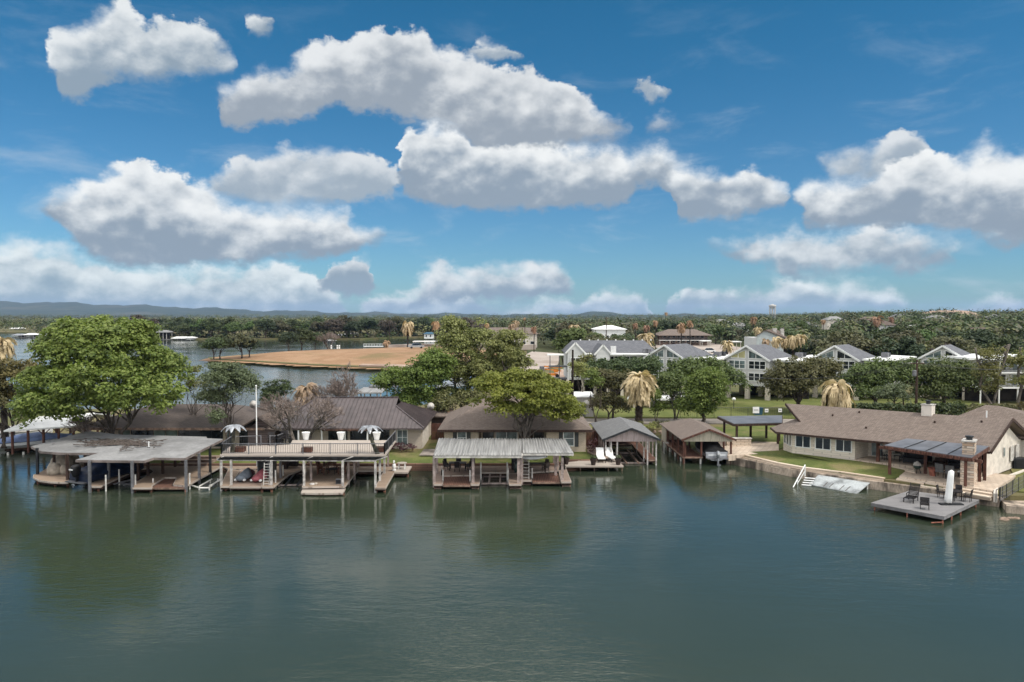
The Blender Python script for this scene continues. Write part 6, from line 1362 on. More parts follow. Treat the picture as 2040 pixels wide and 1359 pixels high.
t = pot('big dark potted shrub by the closet under the sun deck', 'pot', 1.3, 'oak'); t.location = G(569,934,.5)+(.5,)
t = thing('statue', 'small white pelican statue by the side platform', 'statue', G(785,937,.55)+(.55,)); x, y = G(785,937,.55); g = MB(); g.lathe((x,y,.55), [(.2,0),(.2,.12),(.12,.14)], 10); g.build('plinth', M['white'], t)
MB().ell((x,y,.95),(.2,.26,.3),10,8).build('body', M['white'], t, smooth=True); MB().tube([(x,y-.05,1.15),(x+.05,y-.1,1.4),(x+.02,y-.2,1.5),(x,y-.45,1.36)], [.09,.07,.09,.03], 8).build('head', M['white'], t, smooth=True)
t = table('round pale table on the small side platform', 'white', .95, rnd=True, h=.6, top='deck_pale'); t.location = G(801,934,.55)+(.55,)
# -- dock 3 furniture
def dining(cx_, cy_, z, what, n, m, r=1.1, w=1.7, d=1.0, rnd=False, cm=None, sc=1.0):
    t = table(what+' table', m, w, d, .73, rnd); t.location = (cx_, cy_, z)
    proto = None; names = ['nearest the left of the ', 'at the back left of the ', 'at the back right of the ', 'at the right of the ', 'at the front right of the ', 'at the front left of the ']
    for i in range(n):
        a = 2*pi*(i+.5)/n+pi; lb = 'chair '+names[int(i*6/n)]+what+' table'
        if proto is None: proto = chair(lb, cm or m, True, .98); o = proto; KIDS[proto.name] = [(c, []) for c in kids(proto)]
        else: o = dup(proto, (0,0,0), 0, lb)
        o.location = (cx_+cos(a)*(w/2+.35)*sc, cy_+sin(a)*((w if rnd else d)/2+.35)*sc, z); o.rotation_euler = (0,0,a-pi/2); o['group'] = 'chairs round the '+what+' table'
x, y = G(912,936,.5); dining(x, y, .5, 'black dining set under the left tin roof', 6, 'iron')
x, y = G(1069,938,.5); dining(x, y, .5, 'brown wicker set under the right tin roof', 4, 'wicker', cm='wicker')
t = thing('cabinet', 'dark locker with a green bag on the centre pier of the tin roofed dock', 'cabinet', G(1027,938,.5)+(.5,)); x, y = G(1025,936,.5); MB().box(x-.3,y,.5,x+.35,y+.5,1.9).build('body', M['interior'], t); MB().box(x-.22,y-.04,.6,x+.28,y-.003,1.8).build('door', M['steel_dark'], t)
t = thing('bag', 'tall dark green bag hanging at the locker on the tin roofed dock', 'bag', G(1028,941,.5)+(.5,)); x, y = G(1028,941,.5); MB().lathe((x,y,.5), [(.15,0),(.19,.3),(.17,.9),(.08,1.05)], 10).build('body', M['grill_green'], t, smooth=True); MB().beam((x-.06,y,1.55),(x+.06,y,1.7),.03,.03).build('strap', M['black'], t)
# -- white loungers and pots
def lounger(label, m='white', fm='iron', name='sun_lounger'):
    t = thing(name, label, 'sun lounger', (0,0,0)); MB().box(-.31,-.75,.30,.31,.45,.37).build('seat', M[m], t); MB().cbox((0,.72,.62),.62,.07,.80,0,-.55).build('backrest', M[m], t)
    g = MB(); [g.box(x-.025,-.78,.24,x+.025,1.0,.295) for x in (-.31,.31)]; g.build('frame', M[fm], t)
    for x in (-.3,.3):
        for y in (-.7,.55): MB().box(x-.025,y-.025,0,x+.025,y+.025,.24).build('leg', M[fm], t)
    return t
t = lounger('white sun lounger on the left of the pair on the lounge deck'); t.location = G(1197,919,.6)+(.6,); t.scale = (1.25,1.2,1.25)
t2 = lounger('white sun lounger on the right, next to the grey boathouse'); t2.location = G(1219,918.5,.6)+(.6,); t2.rotation_euler = (0,0,.22); t2.scale = (1.25,1.2,1.25)
for u, v, lb in ((1128,925,'dark pot at the left end of the lounge deck'),(1182,926.5,'dark pot in the middle of the lounge deck edge'),(1231.5,926,'dark pot at the right corner of the lounge deck')):
    t = pot(lb, 'pot', 1.15, 'dark'); t.location = G(u, v, .6)+(.6,)
# -- platform furniture
def mesh_lounger(label):
    t = thing('deck_lounger', label, 'sun lounger', (0,0,0)); g = MB(); [g.box(-.30,-.85+i*.085,.33,.30,-.80+i*.085,.36) for i in range(15)]; g.build('seat', M['iron'], t)
    g = MB(); [g.cbox((0,.46+i*.05,.42+i*.088),.6,.03,.06,0,-.4) for i in range(9)]; g.build('backrest', M['iron'], t)
    g = MB(); [g.beam((x,-.9,.32),(x,.5,.32),.05,.05) for x in (-.33,.33)]; [g.beam((x,.45,.34),(x,.92,1.22),.05,.05) for x in (-.33,.33)]; g.build('frame', M['iron'], t)
    for x in (-.33,.33):
        for y in (-.8,.4): MB().box(x-.03,y-.03,0,x+.03,y+.03,.32).build('leg', M['iron'], t)
        g = MB(); g.beam((x,-.1,.55),(x,.55,.58),.05,.04); g.beam((x,-.1,.33),(x,-.1,.55),.04,.04); g.build('arm', M['iron'], t)
    return t
t = mesh_lounger('black lounger with raised back on the grey platform, left one'); t.location = G(1816,998,.62)+(.62,); t.rotation_euler = (0,0,-.75); t.scale = (1.05,1.05,1.05)
t = chair('black low chair at the front of the grey platform', 'iron', True, .95, name='deck_chair'); t.location = G(1842,1014,.62)+(.62,); t.rotation_euler = (0,0,-.5); t.scale = (1.3,1.25,.85)
x, y = G(1901,995,.62); dining(x, y, .62, 'black iron set on the grey platform', 4, 'iron', rnd=True, w=1.2)
t = thing('parasol', 'closed white parasol standing on the grey platform', 'parasol', G(1888,1004,.62)+(.62,)); x, y = G(1887,1003.5,.62)
MB().box(x-.75,y-.55,.62,x+1.0,y-.05,.72).build('base', M['steel_dark'], t); MB().tube([(x-.1,y-.3,.72),(x+.12,y-.3,3.4)], .05, 8).build('pole', M['offwhite'], t)
S = []
for z, r in ((.8,.27),(1.2,.25),(2.0,.24),(2.8,.22),(3.25,.20),(3.36,.06)): S.append([(x-.1+.22*(z-.7)/2.7+r*cos(q)*(1+.12*cos(5*q)), y-.3+r*sin(q)*(1+.12*cos(5*q)), z) for q in [2*pi*j/20 for j in range(20)]])
MB().loft(S).build('canopy', M['white'], t, smooth=True)
# -- patio furniture of the stone house
def on(s, n, z, o, rz=0, sc=1): o.location = DW(s, n, z); o.rotation_euler = (0,0,-.652+rz); o.scale = (sc,sc,sc); return o
on(9.7, 1.9, 1.5, table('dark dining table under the eave of the stone house', 'iron', 1.5, .9, top='offwhite'))
on(9.0, 1.9, 1.5, chair('dark chair left of the table under the eave', 'iron'), 1.57); on(10.6, 1.9, 1.5, chair('dark chair right of the table under the eave', 'iron'), -1.57); on(9.8, 2.6, 1.5, chair('dark chair behind the table under the eave', 'iron'), 0)
def sofa(label, m='black', w=1.9, cm='steel_dark'):
    t = thing('sofa', label, 'sofa', (0,0,0)); MB().box(-w/2,-.4,.12,w/2,.4,.42).build('base', M[m], t); MB().box(-w/2,.28,.425,w/2,.42,.9).build('backrest', M[m], t)
    for s in (-1,1): MB().box(s*w/2-.07,-.4,.425,s*w/2+.07,.275,.66).build('arm', M[m], t)
    k = 3 if w > 1.5 else 1
    for i in range(k): MB().box(-w/2+.09+i*(w-.18)/k,-.38,.43,-w/2+.07+(i+1)*(w-.18)/k,.25,.55).build('cushion', M[cm], t)
    for x in (-w/2+.1, w/2-.1):
        for y in (-.33,.33): MB().box(x-.03,y-.03,0,x+.03,y+.03,.12).build('leg', M['iron'], t)
    return t
on(11.7, 1.6, 1.5, sofa('black wicker sofa against the stone house wall'))
t = thing('wall_picture', 'dark framed board on the stone wall above the dining table', 'board', DW(9.6,3.18,2.6)); MB().prism([DW(9.3,3.12)[:2],DW(10.4,3.12)[:2],DW(10.4,3.17)[:2],DW(9.3,3.17)[:2]], 2.6, 3.2).build('frame', M['wood_dark'], t); MB().prism([DW(9.38,3.09)[:2],DW(10.32,3.09)[:2],DW(10.32,3.115)[:2],DW(9.38,3.115)[:2]], 2.67, 3.13).build('panel', M['steel_grey'], t)
t = thing('kamado_grill', 'dark green egg shaped grill with white rim on the patio steps', 'grill', (0,0,0)); MB().lathe((0,0,.35), [(.16,0),(.3,.15),(.34,.32),(.34,.36)], 14).build('base', M['grill_green'], t, smooth=True); MB().lathe((0,0,.72), [(.35,0),(.34,.06),(.26,.24),(.1,.32),(.06,.38)], 14).build('lid', M['offwhite'], t, smooth=True)
for a in (.5,2.6,4.7): MB().beam((.3*cos(a),.3*sin(a),0),(.2*cos(a),.2*sin(a),.4),.05,.05).build('leg', M['iron'], t)
on(12.75, -1.2, 1.14, t)
on(14.7, -1.7, 1.14, chair('grey sling chair on the left under the patio cover', 'iron', True, 1.1, 'fabric_grey', .62), 2.9, 1.1); on(15.5, -2.1, 1.14, chair('grey sling chair on the right with its back to the lake', 'iron', True, 1.1, 'fabric_grey', .62), 3.1, 1.1)
on(16.6, -.6, 1.14, table('low white topped coffee table under the patio cover', 'iron', 1.4, .8, .5, top='white')); on(16.0, 1.2, 1.5, sofa('long black sofa in the shade of the patio cover', 'black', 2.8)); on(17.0, -1.9, 1.14, chair('dark chair beside the fireplace', 'iron', True, 1.0), 2.5)
on(14.2, .7, 1.5, sofa('dark brown armchair in the shade left of the long sofa', 'wood_dark', 1.0, 'wood_dark'))
t = pot('terracotta urn next to the sling chairs', 'copper', 1.3); on(14.05, -1.6, 1.14, t)
# -- mid distance furniture of the lane
t = thing('trash_bin', 'blue wheeled bin by the fence behind the pavilion', 'bin', G(1509,826,1.0)+(1.0,)); x, y = G(1510,826,1.0); MB().add([(x-.5,y-.4,1.0),(x+.5,y-.4,1.0),(x+.5,y+.4,1.0),(x-.5,y+.4,1.0),(x-.6,y-.5,1.95),(x+.6,y-.5,1.95),(x+.6,y+.5,1.95),(x-.6,y+.5,1.95)], [(0,3,2,1),(4,5,6,7),(0,1,5,4),(1,2,6,5),(2,3,7,6),(3,0,4,7)]).build('body', M['bin_blue'], t); MB().cbox((x,y,2.0),1.3,1.1,.09).build('lid', M['bin_blue'], t)
t = thing('fence', 'thin dark chain link fence along the lane with grassy field behind', 'fence', (35, 107, .9))
for i in range(24): x = 24+i*2.4; y = 107.0-.05*i; MB().tube([(x,y,.9),(x,y,2.5)], .035, 5).build('fence_post', M['steel_dark'], t)
g = MB()
for k in range(9): g.beam((24,107.0,1.05+k*.17),(79.2,105.85,1.05+k*.17),.012,.012)
for i in range(190): x = 24+i*.29; y = 107-.0208*(x-24); g.beam((x,y,.95),(x,y,2.45),.010,.010)
g.build('mesh', M['steel_dark'], t); MB().beam((24,107,2.47),(79.2,105.85,2.47),.04,.04).build('top_rail', M['steel_grey'], t)
for u, v, w, lb in ((1506,817,.9,'biggest white sign on the fence, left one by the blue bin'),(1527,818,.5,'small white sign, middle one on the fence'),(1554,817.5,.5,'small white sign, right one on the fence nearest the stone house')):
    x, z = XZ(u, v, 106.6); t = thing('sign', lb, 'sign', (x, 106.6, z-.3), 'white signs on the chain link fence'); MB().box(x-w/2,106.55,z-w/2,x+w/2,106.60,z+w/2).build('panel', M['white'], t); MB().box(x-w*.35,106.542,z-.04,x+w*.35,106.548,z+.06).build('lettering', M['steel_grey'], t)
def lamp(u, vtop, Y, label, zb=1.0):
    x, z = XZ(u, vtop, Y); t = thing('street_lamp', label, 'lamp post', (x, Y, zb), 'globe lamps on thin posts'); MB().tube([(x,Y,zb),(x,Y,z-.5)], .05, 6).build('pole', M['steel_dark'], t); MB().ell((x,Y,z-.25),(.3,.3,.27),12,8).build('globe', M['globe'], t, smooth=True)
for u, vt, Y, lb in ((1462,792,117,'globe lamp on the open grass right of the bright green tree'),(1253,791,112,'white globe lamp left of the dead palm trunk'),(1345,793,112,'globe lamp half hidden between the small trees right of the dead palm'),(1574,806,112,'globe lamp behind the left end of the stone house')): lamp(u, vt, Y, lb)
def dish(x, y, z, label, r=.45, d=(0,-1)):
    t = thing('satellite_dish', label, 'satellite dish', (x, y, z)); MB().tube([(x,y,z),(x,y,z+.8)], .04, 6).build('mast', M['steel_grey'], t); S = []
    g = MB(); k = []
    for q, rr in ((0,.03),(.04,r*.5),(.12,r*.85),(.17,r)): S.append([(x+rr*cos(a), y-.05-q*1.2+.25*rr*sin(a), z+.95+rr*sin(a)) for a in [2*pi*j/14 for j in range(14)]])
    MB().loft(S).build('reflector', M['offwhite'], t, smooth=True); MB().beam((x,y-.1,z+.75),(x,y-.65,z+.95),.03,.03).build('arm', M['steel_grey'], t)
dish(cx(858,93), 93, 3.4, 'satellite dish on the low shed roof between the two middle houses'); dish(cx(513,88), 86.5, 4.4, 'satellite dish behind the flagpole on the brown roof'); dish(cx(1168,103), 103, 2.6, 'white dish at the right end of the tan house roof')
# flagpole
t = thing('flagpole', 'tall bare white flagpole standing by the two level dock', 'flagpole', G(512,929,.9)+(.9,)); x, y = G(512,929,.9); ztop = XZ(512, 770, y)[1]; MB().tube([(x,y,.9),(x,y,ztop)], [.07,.045], 8).build('pole', M['white'], t); MB().ell((x,y,ztop+.05),(.09,.09,.09),8,6).build('finial', M['white'], t)
# utility poles
def upole(u, vt, Y, label, zb=1.0, r=.16, arm=False, box=False, m='pole'):
    x, z = XZ(u, vt, Y); t = thing('utility_pole', label, 'utility pole', (x, Y, zb)); MB().tube([(x,Y,zb-.3),(x,Y,z)], [r,r*.7], 8).build('pole', M[m], t)
    if arm: MB().beam((x-1.0,Y-.1,z-.5),(x+1.0,Y-.1,z-.5),.10,.12).build('crossarm', M['pole'], t); [MB().lathe((x+s,Y-.1,z-.44), [(.05,0),(.06,.08),(.03,.16)], 7).build('insulator', M['offwhite'], t) for s in (-.85,0,.85)]
    if box: MB().lathe((x-.42,Y-.15,z-2.3), [(.24,0),(.27,.05),(.27,.75),(.2,.85)], 12).build('transformer', M['steel_grey'], t)
    return (x, Y, z)
u1 = upole(1827, 717, 105, 'brown utility pole with grey transformer behind the stone house', 1.0, .20, True, True)
u2 = upole(1141, 697, 108, 'dark utility pole standing before the leftmost apartments', 1.0, .20, False, False, 'bark_dark')
u3 = upole(1801, 727, 118, 'thin pole among the oaks left of the transformer pole', 1.0, .12)
u4 = upole(930.5, 752, 112, 'short grey pole with a lamp behind the middle trees', 1.0, .12, m='steel_grey'); u5 = upole(776, 640, 420, 'far pole on the opposite shore', 1.0, .16, True)
u6 = upole(1208, 632, 300, 'dark far pole before the white hall', 2.0, .2, True); u7 = upole(1561, 650, 230, 'dark pole with small crossarm before the pale gabled house', 2.0, .15, True); u8 = upole(1137, 648, 280, 'dark pole left of the white hall', 2.0, .15, True)
u9 = (cx(2120,104), 104, XZ(2120,724,104)[1])
wz = thing('power_lines', 'thin dark wires strung from the transformer pole to both sides', 'wire', u1); 
def wire(a, b, s=.8):
    pts = [Vector(a).lerp(Vector(b), i/14)+Vector((0,0,-s*4*(i/14)*(1-i/14))) for i in range(15)]; MB().tube(pts, .015, 4, False).build('wire', M['steel_dark'], wz)
for o in (-.85, 0, .85): wire((u1[0]+o,u1[1],u1[2]-.3), (u9[0]+o,u9[1],u9[2]-.3)); wire((u1[0]+o,u1[1],u1[2]-.3), (cx(1460,106)+o,106,u1[2]-2.2), 1.3)
wire((u1[0],u1[1],u1[2]-1.5), (u1[0]+4.6,u1[1]-1,1.2), .0)
# boom lift (orange) on the track
t = thing('boom_lift', 'orange boom lift with folded arms on the dirt track', 'boom lift', G(1102,752,1.0)+(1.0,)); x, y = G(1102,752,1.0)
MB().box(x-1.2,y-.8,1.5,x+1.0,y+.8,1.95).build('chassis', M['orange'], t); MB().beam((x-2.2,y,3.6),(x+2.0,y,3.35),.28,.3).build('boom', M['orange'], t); MB().beam((x-2.0,y+.1,3.0),(x+1.9,y,2.5),.25,.25).build('lower_arm', M['orange'], t); MB().box(x+.2,y-.5,2.21,x+1.1,y+.5,3.0).build('turret', M['orange'], t)
MB().box(x-3.2,y-.5,2.6,x-2.1,y+.5,3.6).build('basket', M['steel_grey'], t)
for a in (-1.0,.9):
    for b in (-.95,.75): MB().tube([(x+a,y+b,1.45),(x+a,y+b+.2,1.45)], .42, 12).build('wheel', M['black'], t)
# cars
def car(label, m, L=4.5, H=1.45, suv=False, group='cars in the gravel car parks'):
    t = thing('parked_car', label, 'car', (0,0,0), group); w = .88; h1 = .78 if not suv else .95
    prof = [(-L/2,.35),(-L/2,h1*.85),(-L/2+.15,h1),(-L*.28,h1+.04),(L*.5-.2,h1+.02),(L/2,h1*.85),(L/2,.35)]
    MB().loft([[(p[0],-w+.0,p[1]) for p in prof],[(p[0],w,p[1]) for p in prof]]).build('body', M[m], t, bev=.05)
    cb = [(-L*.30,h1+.03),(-L*.16,H-.03),(L*.22,H),(L*.40 if suv else L*.36,h1+.03)]
    MB().add([(p[0],-w*.92 if i in (0,3) else -w*.74,p[1]) for i, p in enumerate(cb)]+[(p[0],w*.92 if i in (0,3) else w*.74,p[1]) for i, p in enumerate(cb)], [(3,2,1,0),(4,5,6,7),(0,1,5,4),(2,3,7,6),(0,4,7,3)]).build('windows', M['glass'], t)
    MB().box(-L*.15,-w*.73,H-.01,L*.21,w*.73,H+.03).build('car_roof', M[m], t)
    for x in (-L*.31, L*.31):
        for s in (-1, 1): MB().tube([(x,s*w-.11,.33),(x,s*w+.11,.33)], .33, 12).build('wheel', M['black'], t)
    return t
cs = [(1412,703,'car_white',True,'white suv in the middle of the motel car park',.1),(1396,705,'car_dark',False,'dark car left of the white suv by the motel',.1),(1443,705,'car_dark',False,'dark car near the dead palm in the motel car park',1.2),(1380,700,'car_silver',False,'silver car nearest the motel building',.2),(1428,712,'car_dark',False,'black car in front of the white suv',0),
      (1180,698,'car_white',False,'white car left of the hall',0),(1258,700,'car_blue',False,'blue car right of the white hall',.1),(1278,700,'car_silver',False,'silver car at the right end of the hall car park',0),(1236,699,'car_white',True,'white van shaped car before the hall',0)]
for u, v, m_, s_, lb, rz in cs:
    o = car(lb, m_, 4.7 if s_ else 4.4, 1.75 if s_ else 1.4, s_); o.location = G(u, v, 1.9)+(1.9,); o.rotation_euler = (0,0,rz)
o = car('silver pickup truck under the carport on the bare point', 'car_silver', 5.4, 1.8, True, 'vehicles on the far lots'); o.location = G(829,694,3.2)+(3.2,); o.rotation_euler = (0,0,.3); o.scale = (1.1,1.1,1.1)
o = car('dark car parked among the trees left of the apartments', 'car_blue', 4.4, 1.4, False, 'vehicles on the far lots'); o.location = G(1128,766,1.0)+(1.0,)
for i, (u, v, m_, lb) in enumerate(((1322,803,'car_dark','dark car behind the small trees right of the dead palm'),(1360,799,'car_white','white car glimpsed under the trees beyond the lane'))):
    o = car(lb, m_); o.location = G(u, v, 1.0)+(1.0,); o.rotation_euler = (0,0,.1*i); o['group'] = 'cars under the lane trees'
o = car('white car at the far right edge behind the stone house roof', 'car_white'); o.location = (cx(2032,95), 95, 1.0); o['group'] = 'cars under the lane trees'
# carports
def canopy(u0, u1, v, Y, label, zt=None, dep=6, m='white_roof', zb=1.5, h=3.0, name='carport', cat='carport'):
    x0, z = XZ(u0, v, Y); x1 = XZ(u1, v, Y)[0]; t = thing(name, label, cat, ((x0+x1)/2, Y, zb)); MB().box(x0,Y,z-.3,x1,Y+dep,z).build('roof', M[m], t); n = max(2, int((x1-x0)/5)+1)
    for i in range(n):
        xx = x0+.3+(x1-x0-.7)*i/(n-1)
        for yy in (Y+.3, Y+dep-.3): MB().box(xx-.1,yy-.1,zb,xx+.1,yy+.1,z-.3).build('post', M['offwhite'], t)
canopy(822, 868, 680, 315, 'flat white carport on the bare point with a pickup under it', zb=3.2)
canopy(1398, 1418, 679, 330, 'flat pale carport at the right end of the motel', zb=1.8); canopy(1452, 1478, 680.5, 300, 'flat pale carport beyond the dead palm in the motel car park', zb=1.8)
canopy(1160, 1182, 676, 290, 'white canopy left of the hall', zb=1.8)
canopy(1310, 1400, 794, 116, 'long low white carport roof glimpsed under the lane trees', zb=1.0, dep=5)
canopy(1260, 1300, 795, 118, 'low white carport roof behind the dead palm trunk', zb=1.0, dep=5)
# marina pieces in the cove
def slipdock(u0, u1, v, Y, label, m='white_roof', z=3.0, dep=7, boats=2):
    x0, zz = XZ(u0, v, Y); x1 = XZ(u1, v, Y)[0]; t = thing('boat_dock', label, 'boat dock', ((x0+x1)/2, Y, 0)); MB().shell([(x0,Y,zz),(x1,Y,zz),(x1,Y+dep,zz+.2),(x0,Y+dep,zz+.2)], [(0,1,2,3)], .2).build('roof', M[m], t)
    MB().box(x0,Y+dep-1.5,.3,x1,Y+dep,.55).build('deck', M['wood_grey'], t); n = max(2, int((x1-x0)/3.5)+1)
    for i in range(n):
        xx = x0+.2+(x1-x0-.4)*i/(n-1)
        for yy in (Y+.3, Y+dep-.3): MB().box(xx-.1,yy-.1,-.5,xx+.1,yy+.1,zz-.19).build('post', M['offwhite'], t)
slipdock(642, 705, 786, 122, 'low grey boathouse roof behind the bare tree, beyond the metal roofed house', 'steel_grey'); slipdock(708, 760, 782, 124, 'flat grey roofed boat shelter in the cove behind the metal roofed house', 'tin')
slipdock(735, 790, 770, 130, 'flat dark edged boat shelter further out in the cove', 'steel_grey')
for i, (u, v, lb, m_) in enumerate(((895,758,'white boat glimpsed low between the cottonwoods','offwhite'),(925,762,'white boat with blue tarp between the cottonwoods','cover_blue'),(955,745,'white boat moored near the gravel lot','offwhite'),(880,775,'white covered boat moored behind the dark shrub','cover_grey'))):
    o = boat('moored_boat', lb, 6.5, 2.3, .9, 'hull_white', m_, .7, False); o.location = G(u, v, .1)+(.0,); o.rotation_euler = (0,0,-1.2+.3*i); o['group'] = 'boats moored in the cove'
# garden things right border
t = thing('fence', 'low black wire fence crossing the right lawn', 'fence', (42.5, 63, 1.0)); a, e = Vector(G(1992,1000,1.0)+(1.02,)), Vector(G(2040,972,1.0)+(1.02,)); e = a+(e-a)*1.5; g = MB(); k = MB()
for i in range(7): p = a.lerp(e, i/6); MB().tube([p, p+Vector((0,0,1.15))], .035, 5).build('fence_post', M['steel_dark'], t)
for i in range(60): p = a.lerp(e, i/59); k.beam(p, p+Vector((0,0,1.1)), .012, .012)
for z in (.1,.4,.7,1.1): k.beam(a+Vector((0,0,z)), e+Vector((0,0,z)), .018, .018)
k.build('mesh', M['steel_grey'], t)
t = thing('gate_rail', 'small dark metal rail at the seawall corner on the right', 'railing', G(1988,1000,.6)+(.7,)); a = Vector(G(1984,1003,.6)+(.72,)); e = Vector(G(1997,995,.6)+(.72,)); g = MB(); [g.tube([p, p+Vector((0,0,1.0))], .03, 5) for p in (a, (a+e)/2, e)]; g.build('post', M['steel_dark'], t); MB().beam(a+Vector((0,0,.95)), e+Vector((0,0,.95)), .04, .04).build('rail', M['steel_dark'], t)
t = thing('air_conditioner', 'dark box unit on the grass at the gable wall of the stone house', 'air conditioner', (cx(2036,70), 71, 1.0)); x = cx(2038,71.0); MB().box(x-.5,71,1.0,x+.9,72,2.0).build('body', M['steel_dark'], t); MB().box(x-.4,70.95,1.1,x+.8,70.997,1.9).build('grille', M['black'], t)
rg = random.Random(9)
for i in range(12):   # boulders by the channel mouth and right bank
    if i < 9: u, v, z = 1262+i*7, 862+rg.uniform(-3,3), .5
    else: u, v, z = 2000+(i-9)*12, 1036+rg.uniform(-3,3), -.08
    x, y = G(u, v, z); b = MB(); b.ell((x,y,z),(rg.uniform(.2,.42),rg.uniform(.2,.35),rg.uniform(.12,.25)),9,6); b.v = [(p[0]+rg.uniform(-.05,.05),p[1]+rg.uniform(-.05,.05),p[2]+rg.uniform(-.05,.05)) for p in b.v]
    tag(b.build('boulder', M['rock']), 'pinkish boulder on the bank of the little channel between boathouses' if i < 9 else 'pale rock lying in the shallows at the right edge', 'rock', 'rocks on the channel bank' if i < 9 else 'rocks in the right shallows')
# water tower
Y = 2600; x, z1_ = XZ(1539, 607, Y); z0_ = XZ(1539, 614, Y)[1]; t = thing('water_tower', 'far white water tower on legs above the horizon', 'water tower', (x, Y, 5)); MB().lathe((x,Y,z0_-3), [(2,0),(9,4),(12,9),(12,14),(8,z1_-z0_+2),(1,z1_-z0_+5)], 16).build('tank', M['offwhite'], t, smooth=True)
for a in range(6): xx, yy = x+10*cos(a*pi/3), Y+10*sin(a*pi/3); MB().tube([(xx,yy,0),(xx,yy,z0_+5)], 1.3, 6).build('leg', M['offwhite'], t)
MB().tube([(x,Y,0),(x,Y,z0_)], 1.6, 8).build('riser', M['offwhite'], t)
# ------------------------------------------------------------------ the trees one can name
def at(root, loc, rz=0): root.location = loc; root.rotation_euler = (0,0,rz); return root
def E(u, v, Y, ru, rv, base, dy=0, ry=None):
    "crown ellipsoid given by where its centre and half sizes show at distance Y, relative to the tree's foot"
    x, z = XZ(u, v, Y+dy); k = (Y+dy)/FPX; return (x-base[0], dy, z-base[2], ru*k, (ry or ru*.8)*k if ry is None else ry, rv*k)
def hero(name, label, foot_u, Y, zb, ells, h0, rt, n, nl, size, rc, leaf, seed, **kw):
    base = (XZ(foot_u, 800, Y)[0], Y, zb); el = [E(e[0], e[1], Y, e[2], e[3], base, *(e[4:])) for e in ells]
    return at(make_tree(name, el, h0, rt, n, nl, size, rc, leaf, seed, label=label, **kw), base)
hero('sycamore_tree', 'huge bright green spreading tree towering over the left dock', 236, 79.5, .9,
     [(205,722,120,78),(200,685,95,48),(140,805,95,28,-3),(105,828,55,18,-3),(270,808,70,22,-4),(114,775,70,48,-1),(312,752,62,52),(92,813,50,34,-2),(285,790,82,36,-3),(215,800,60,24,-4),(160,674,62,34),(250,668,52,30),(200,765,110,45,-3),(130,700,50,45),(335,735,36,40)], 2.3, .33, 600, 165, .17, 1.12, 'big', 3, limbs=12, forks=2, gap=.5, lo=.62, flat=.72, ex=.3, trunk_to=6.0, bark='bark')
hero('maple_tree', 'lime green umbrella shaped tree before the tan house', 1046, 79.0, .9,
     [(1045,785,102,36),(1015,768,74,28),(1095,812,64,30),(965,802,34,14),(1128,828,32,22),(1025,818,50,18,-1.5),(1050,757,48,18)], 1.6, .24, 420, 125, .14, .85, 'maple', 5, limbs=10, forks=3, gap=.55, lo=.45, ex=.32, flat=.55, trunk_to=4.2, bark='bark_grey')
hero('cottonwood_tree', 'tallest airy yellow green tree behind the gap between the middle houses', 925, 103, .9,
     [(915,700,50,56),(890,668,32,28),(958,682,34,38),(935,748,60,42),(905,645,18,14),(880,740,40,34)], 3, .3, 420, 90, .15, .95, 'cotton', 7, limbs=12, forks=2, gap=.35, lo=.1, trunk_to=9, bark='bark_grey')
hero('cottonwood_tree', 'airy green tree right of the tallest one, reaching beside the gravel lot', 1003, 100, .9,
     [(1005,702,48,38),(985,742,48,42),(1015,675,32,16),(1033,725,28,28)], 3, .28, 340, 90, .15, .95, 'cotton', 8, limbs=10, forks=2, gap=.35, lo=.15, trunk_to=8, bark='bark_grey')
hero('pecan_tree', 'bright green leafy tree left of the cottonwoods over the metal roof end', 842, 99, .9,
     [(850,760,50,50),(788,768,46,34),(868,722,38,28),(800,800,40,24),(830,795,40,24)], 2.5, .3, 380, 90, .155, .95, 'bright', 9, limbs=10, forks=2, gap=.35, lo=.2, trunk_to=6, bark='bark')
hero('shrubby_tree', 'dark bush mass between the pecan and the tall cottonwood trunks', 955, 101, .9, [(955,775,34,30),(890,790,40,26)], 1.2, .16, 110, 60, .14, .8, 'oak', 14, limbs=5)
hero('shrubby_tree', 'dark brownish shrub like tree in front of the cottonwood trunks', 905, 97, .9, [(905,805,48,26),(870,815,30,20),(945,800,22,22)], 1.2, .16, 90, 60, .14, .7, 'oakb', 10, limbs=5)
hero('willow_tree', 'slender grey green tree before the brown house', 455, 80, .9,
     [(450,760,58,32),(425,795,38,28),(485,775,34,38),(440,735,35,12),(430,840,22,22,-1)], 2.2, .14, 300, 75, .105, .75, 'grey', 11, limbs=12, forks=2, gap=.5, lo=.1, trunk_to=5, bark='bark')
hero('olive_tree', 'olive brown leaved tree at the left border', 25, 86, .9, [(30,755,52,40),(60,735,28,22),(0,790,40,30)], 2, .25, 150, 60, .15, .9, 'olive', 12, limbs=9, gap=.4, lo=.25)
hero('shrubby_tree', 'dull green tree filling in below the olive one at the left border', 5, 84, .9, [(10,815,45,28),(-40,770,50,50)], 1.4, .25, 100, 60, .15, .9, 'oakb', 13, limbs=6)
hero('sparse_tree', 'thin pale twiggy tree right of the big green tree', 385, 84, .9, [(382,745,16,26),(392,775,24,28)], 2.2, .12, 45, 34, .12, .7, 'cotton', 15, limbs=8, gap=.6, lo=.1)
t = bare_tree('bare_tree', 6.6, 1.0, 21, 'wide leafless grey tree leaning over the sun deck stair', levels=6, nb=3, stems=5, rt=.14); at(t, (XZ(600,880,80.2)[0], 80.2, .9)); t.scale = (1.25,.9,1.1)
t = bare_tree('bare_tree', 6.4, .8, 22, 'round leafless tree standing before the cove water', levels=6, nb=4, stems=2, rt=.13); at(t, (XZ(687,800,97)[0], 97, .9)); t.scale = (1.05,.9,1.2)
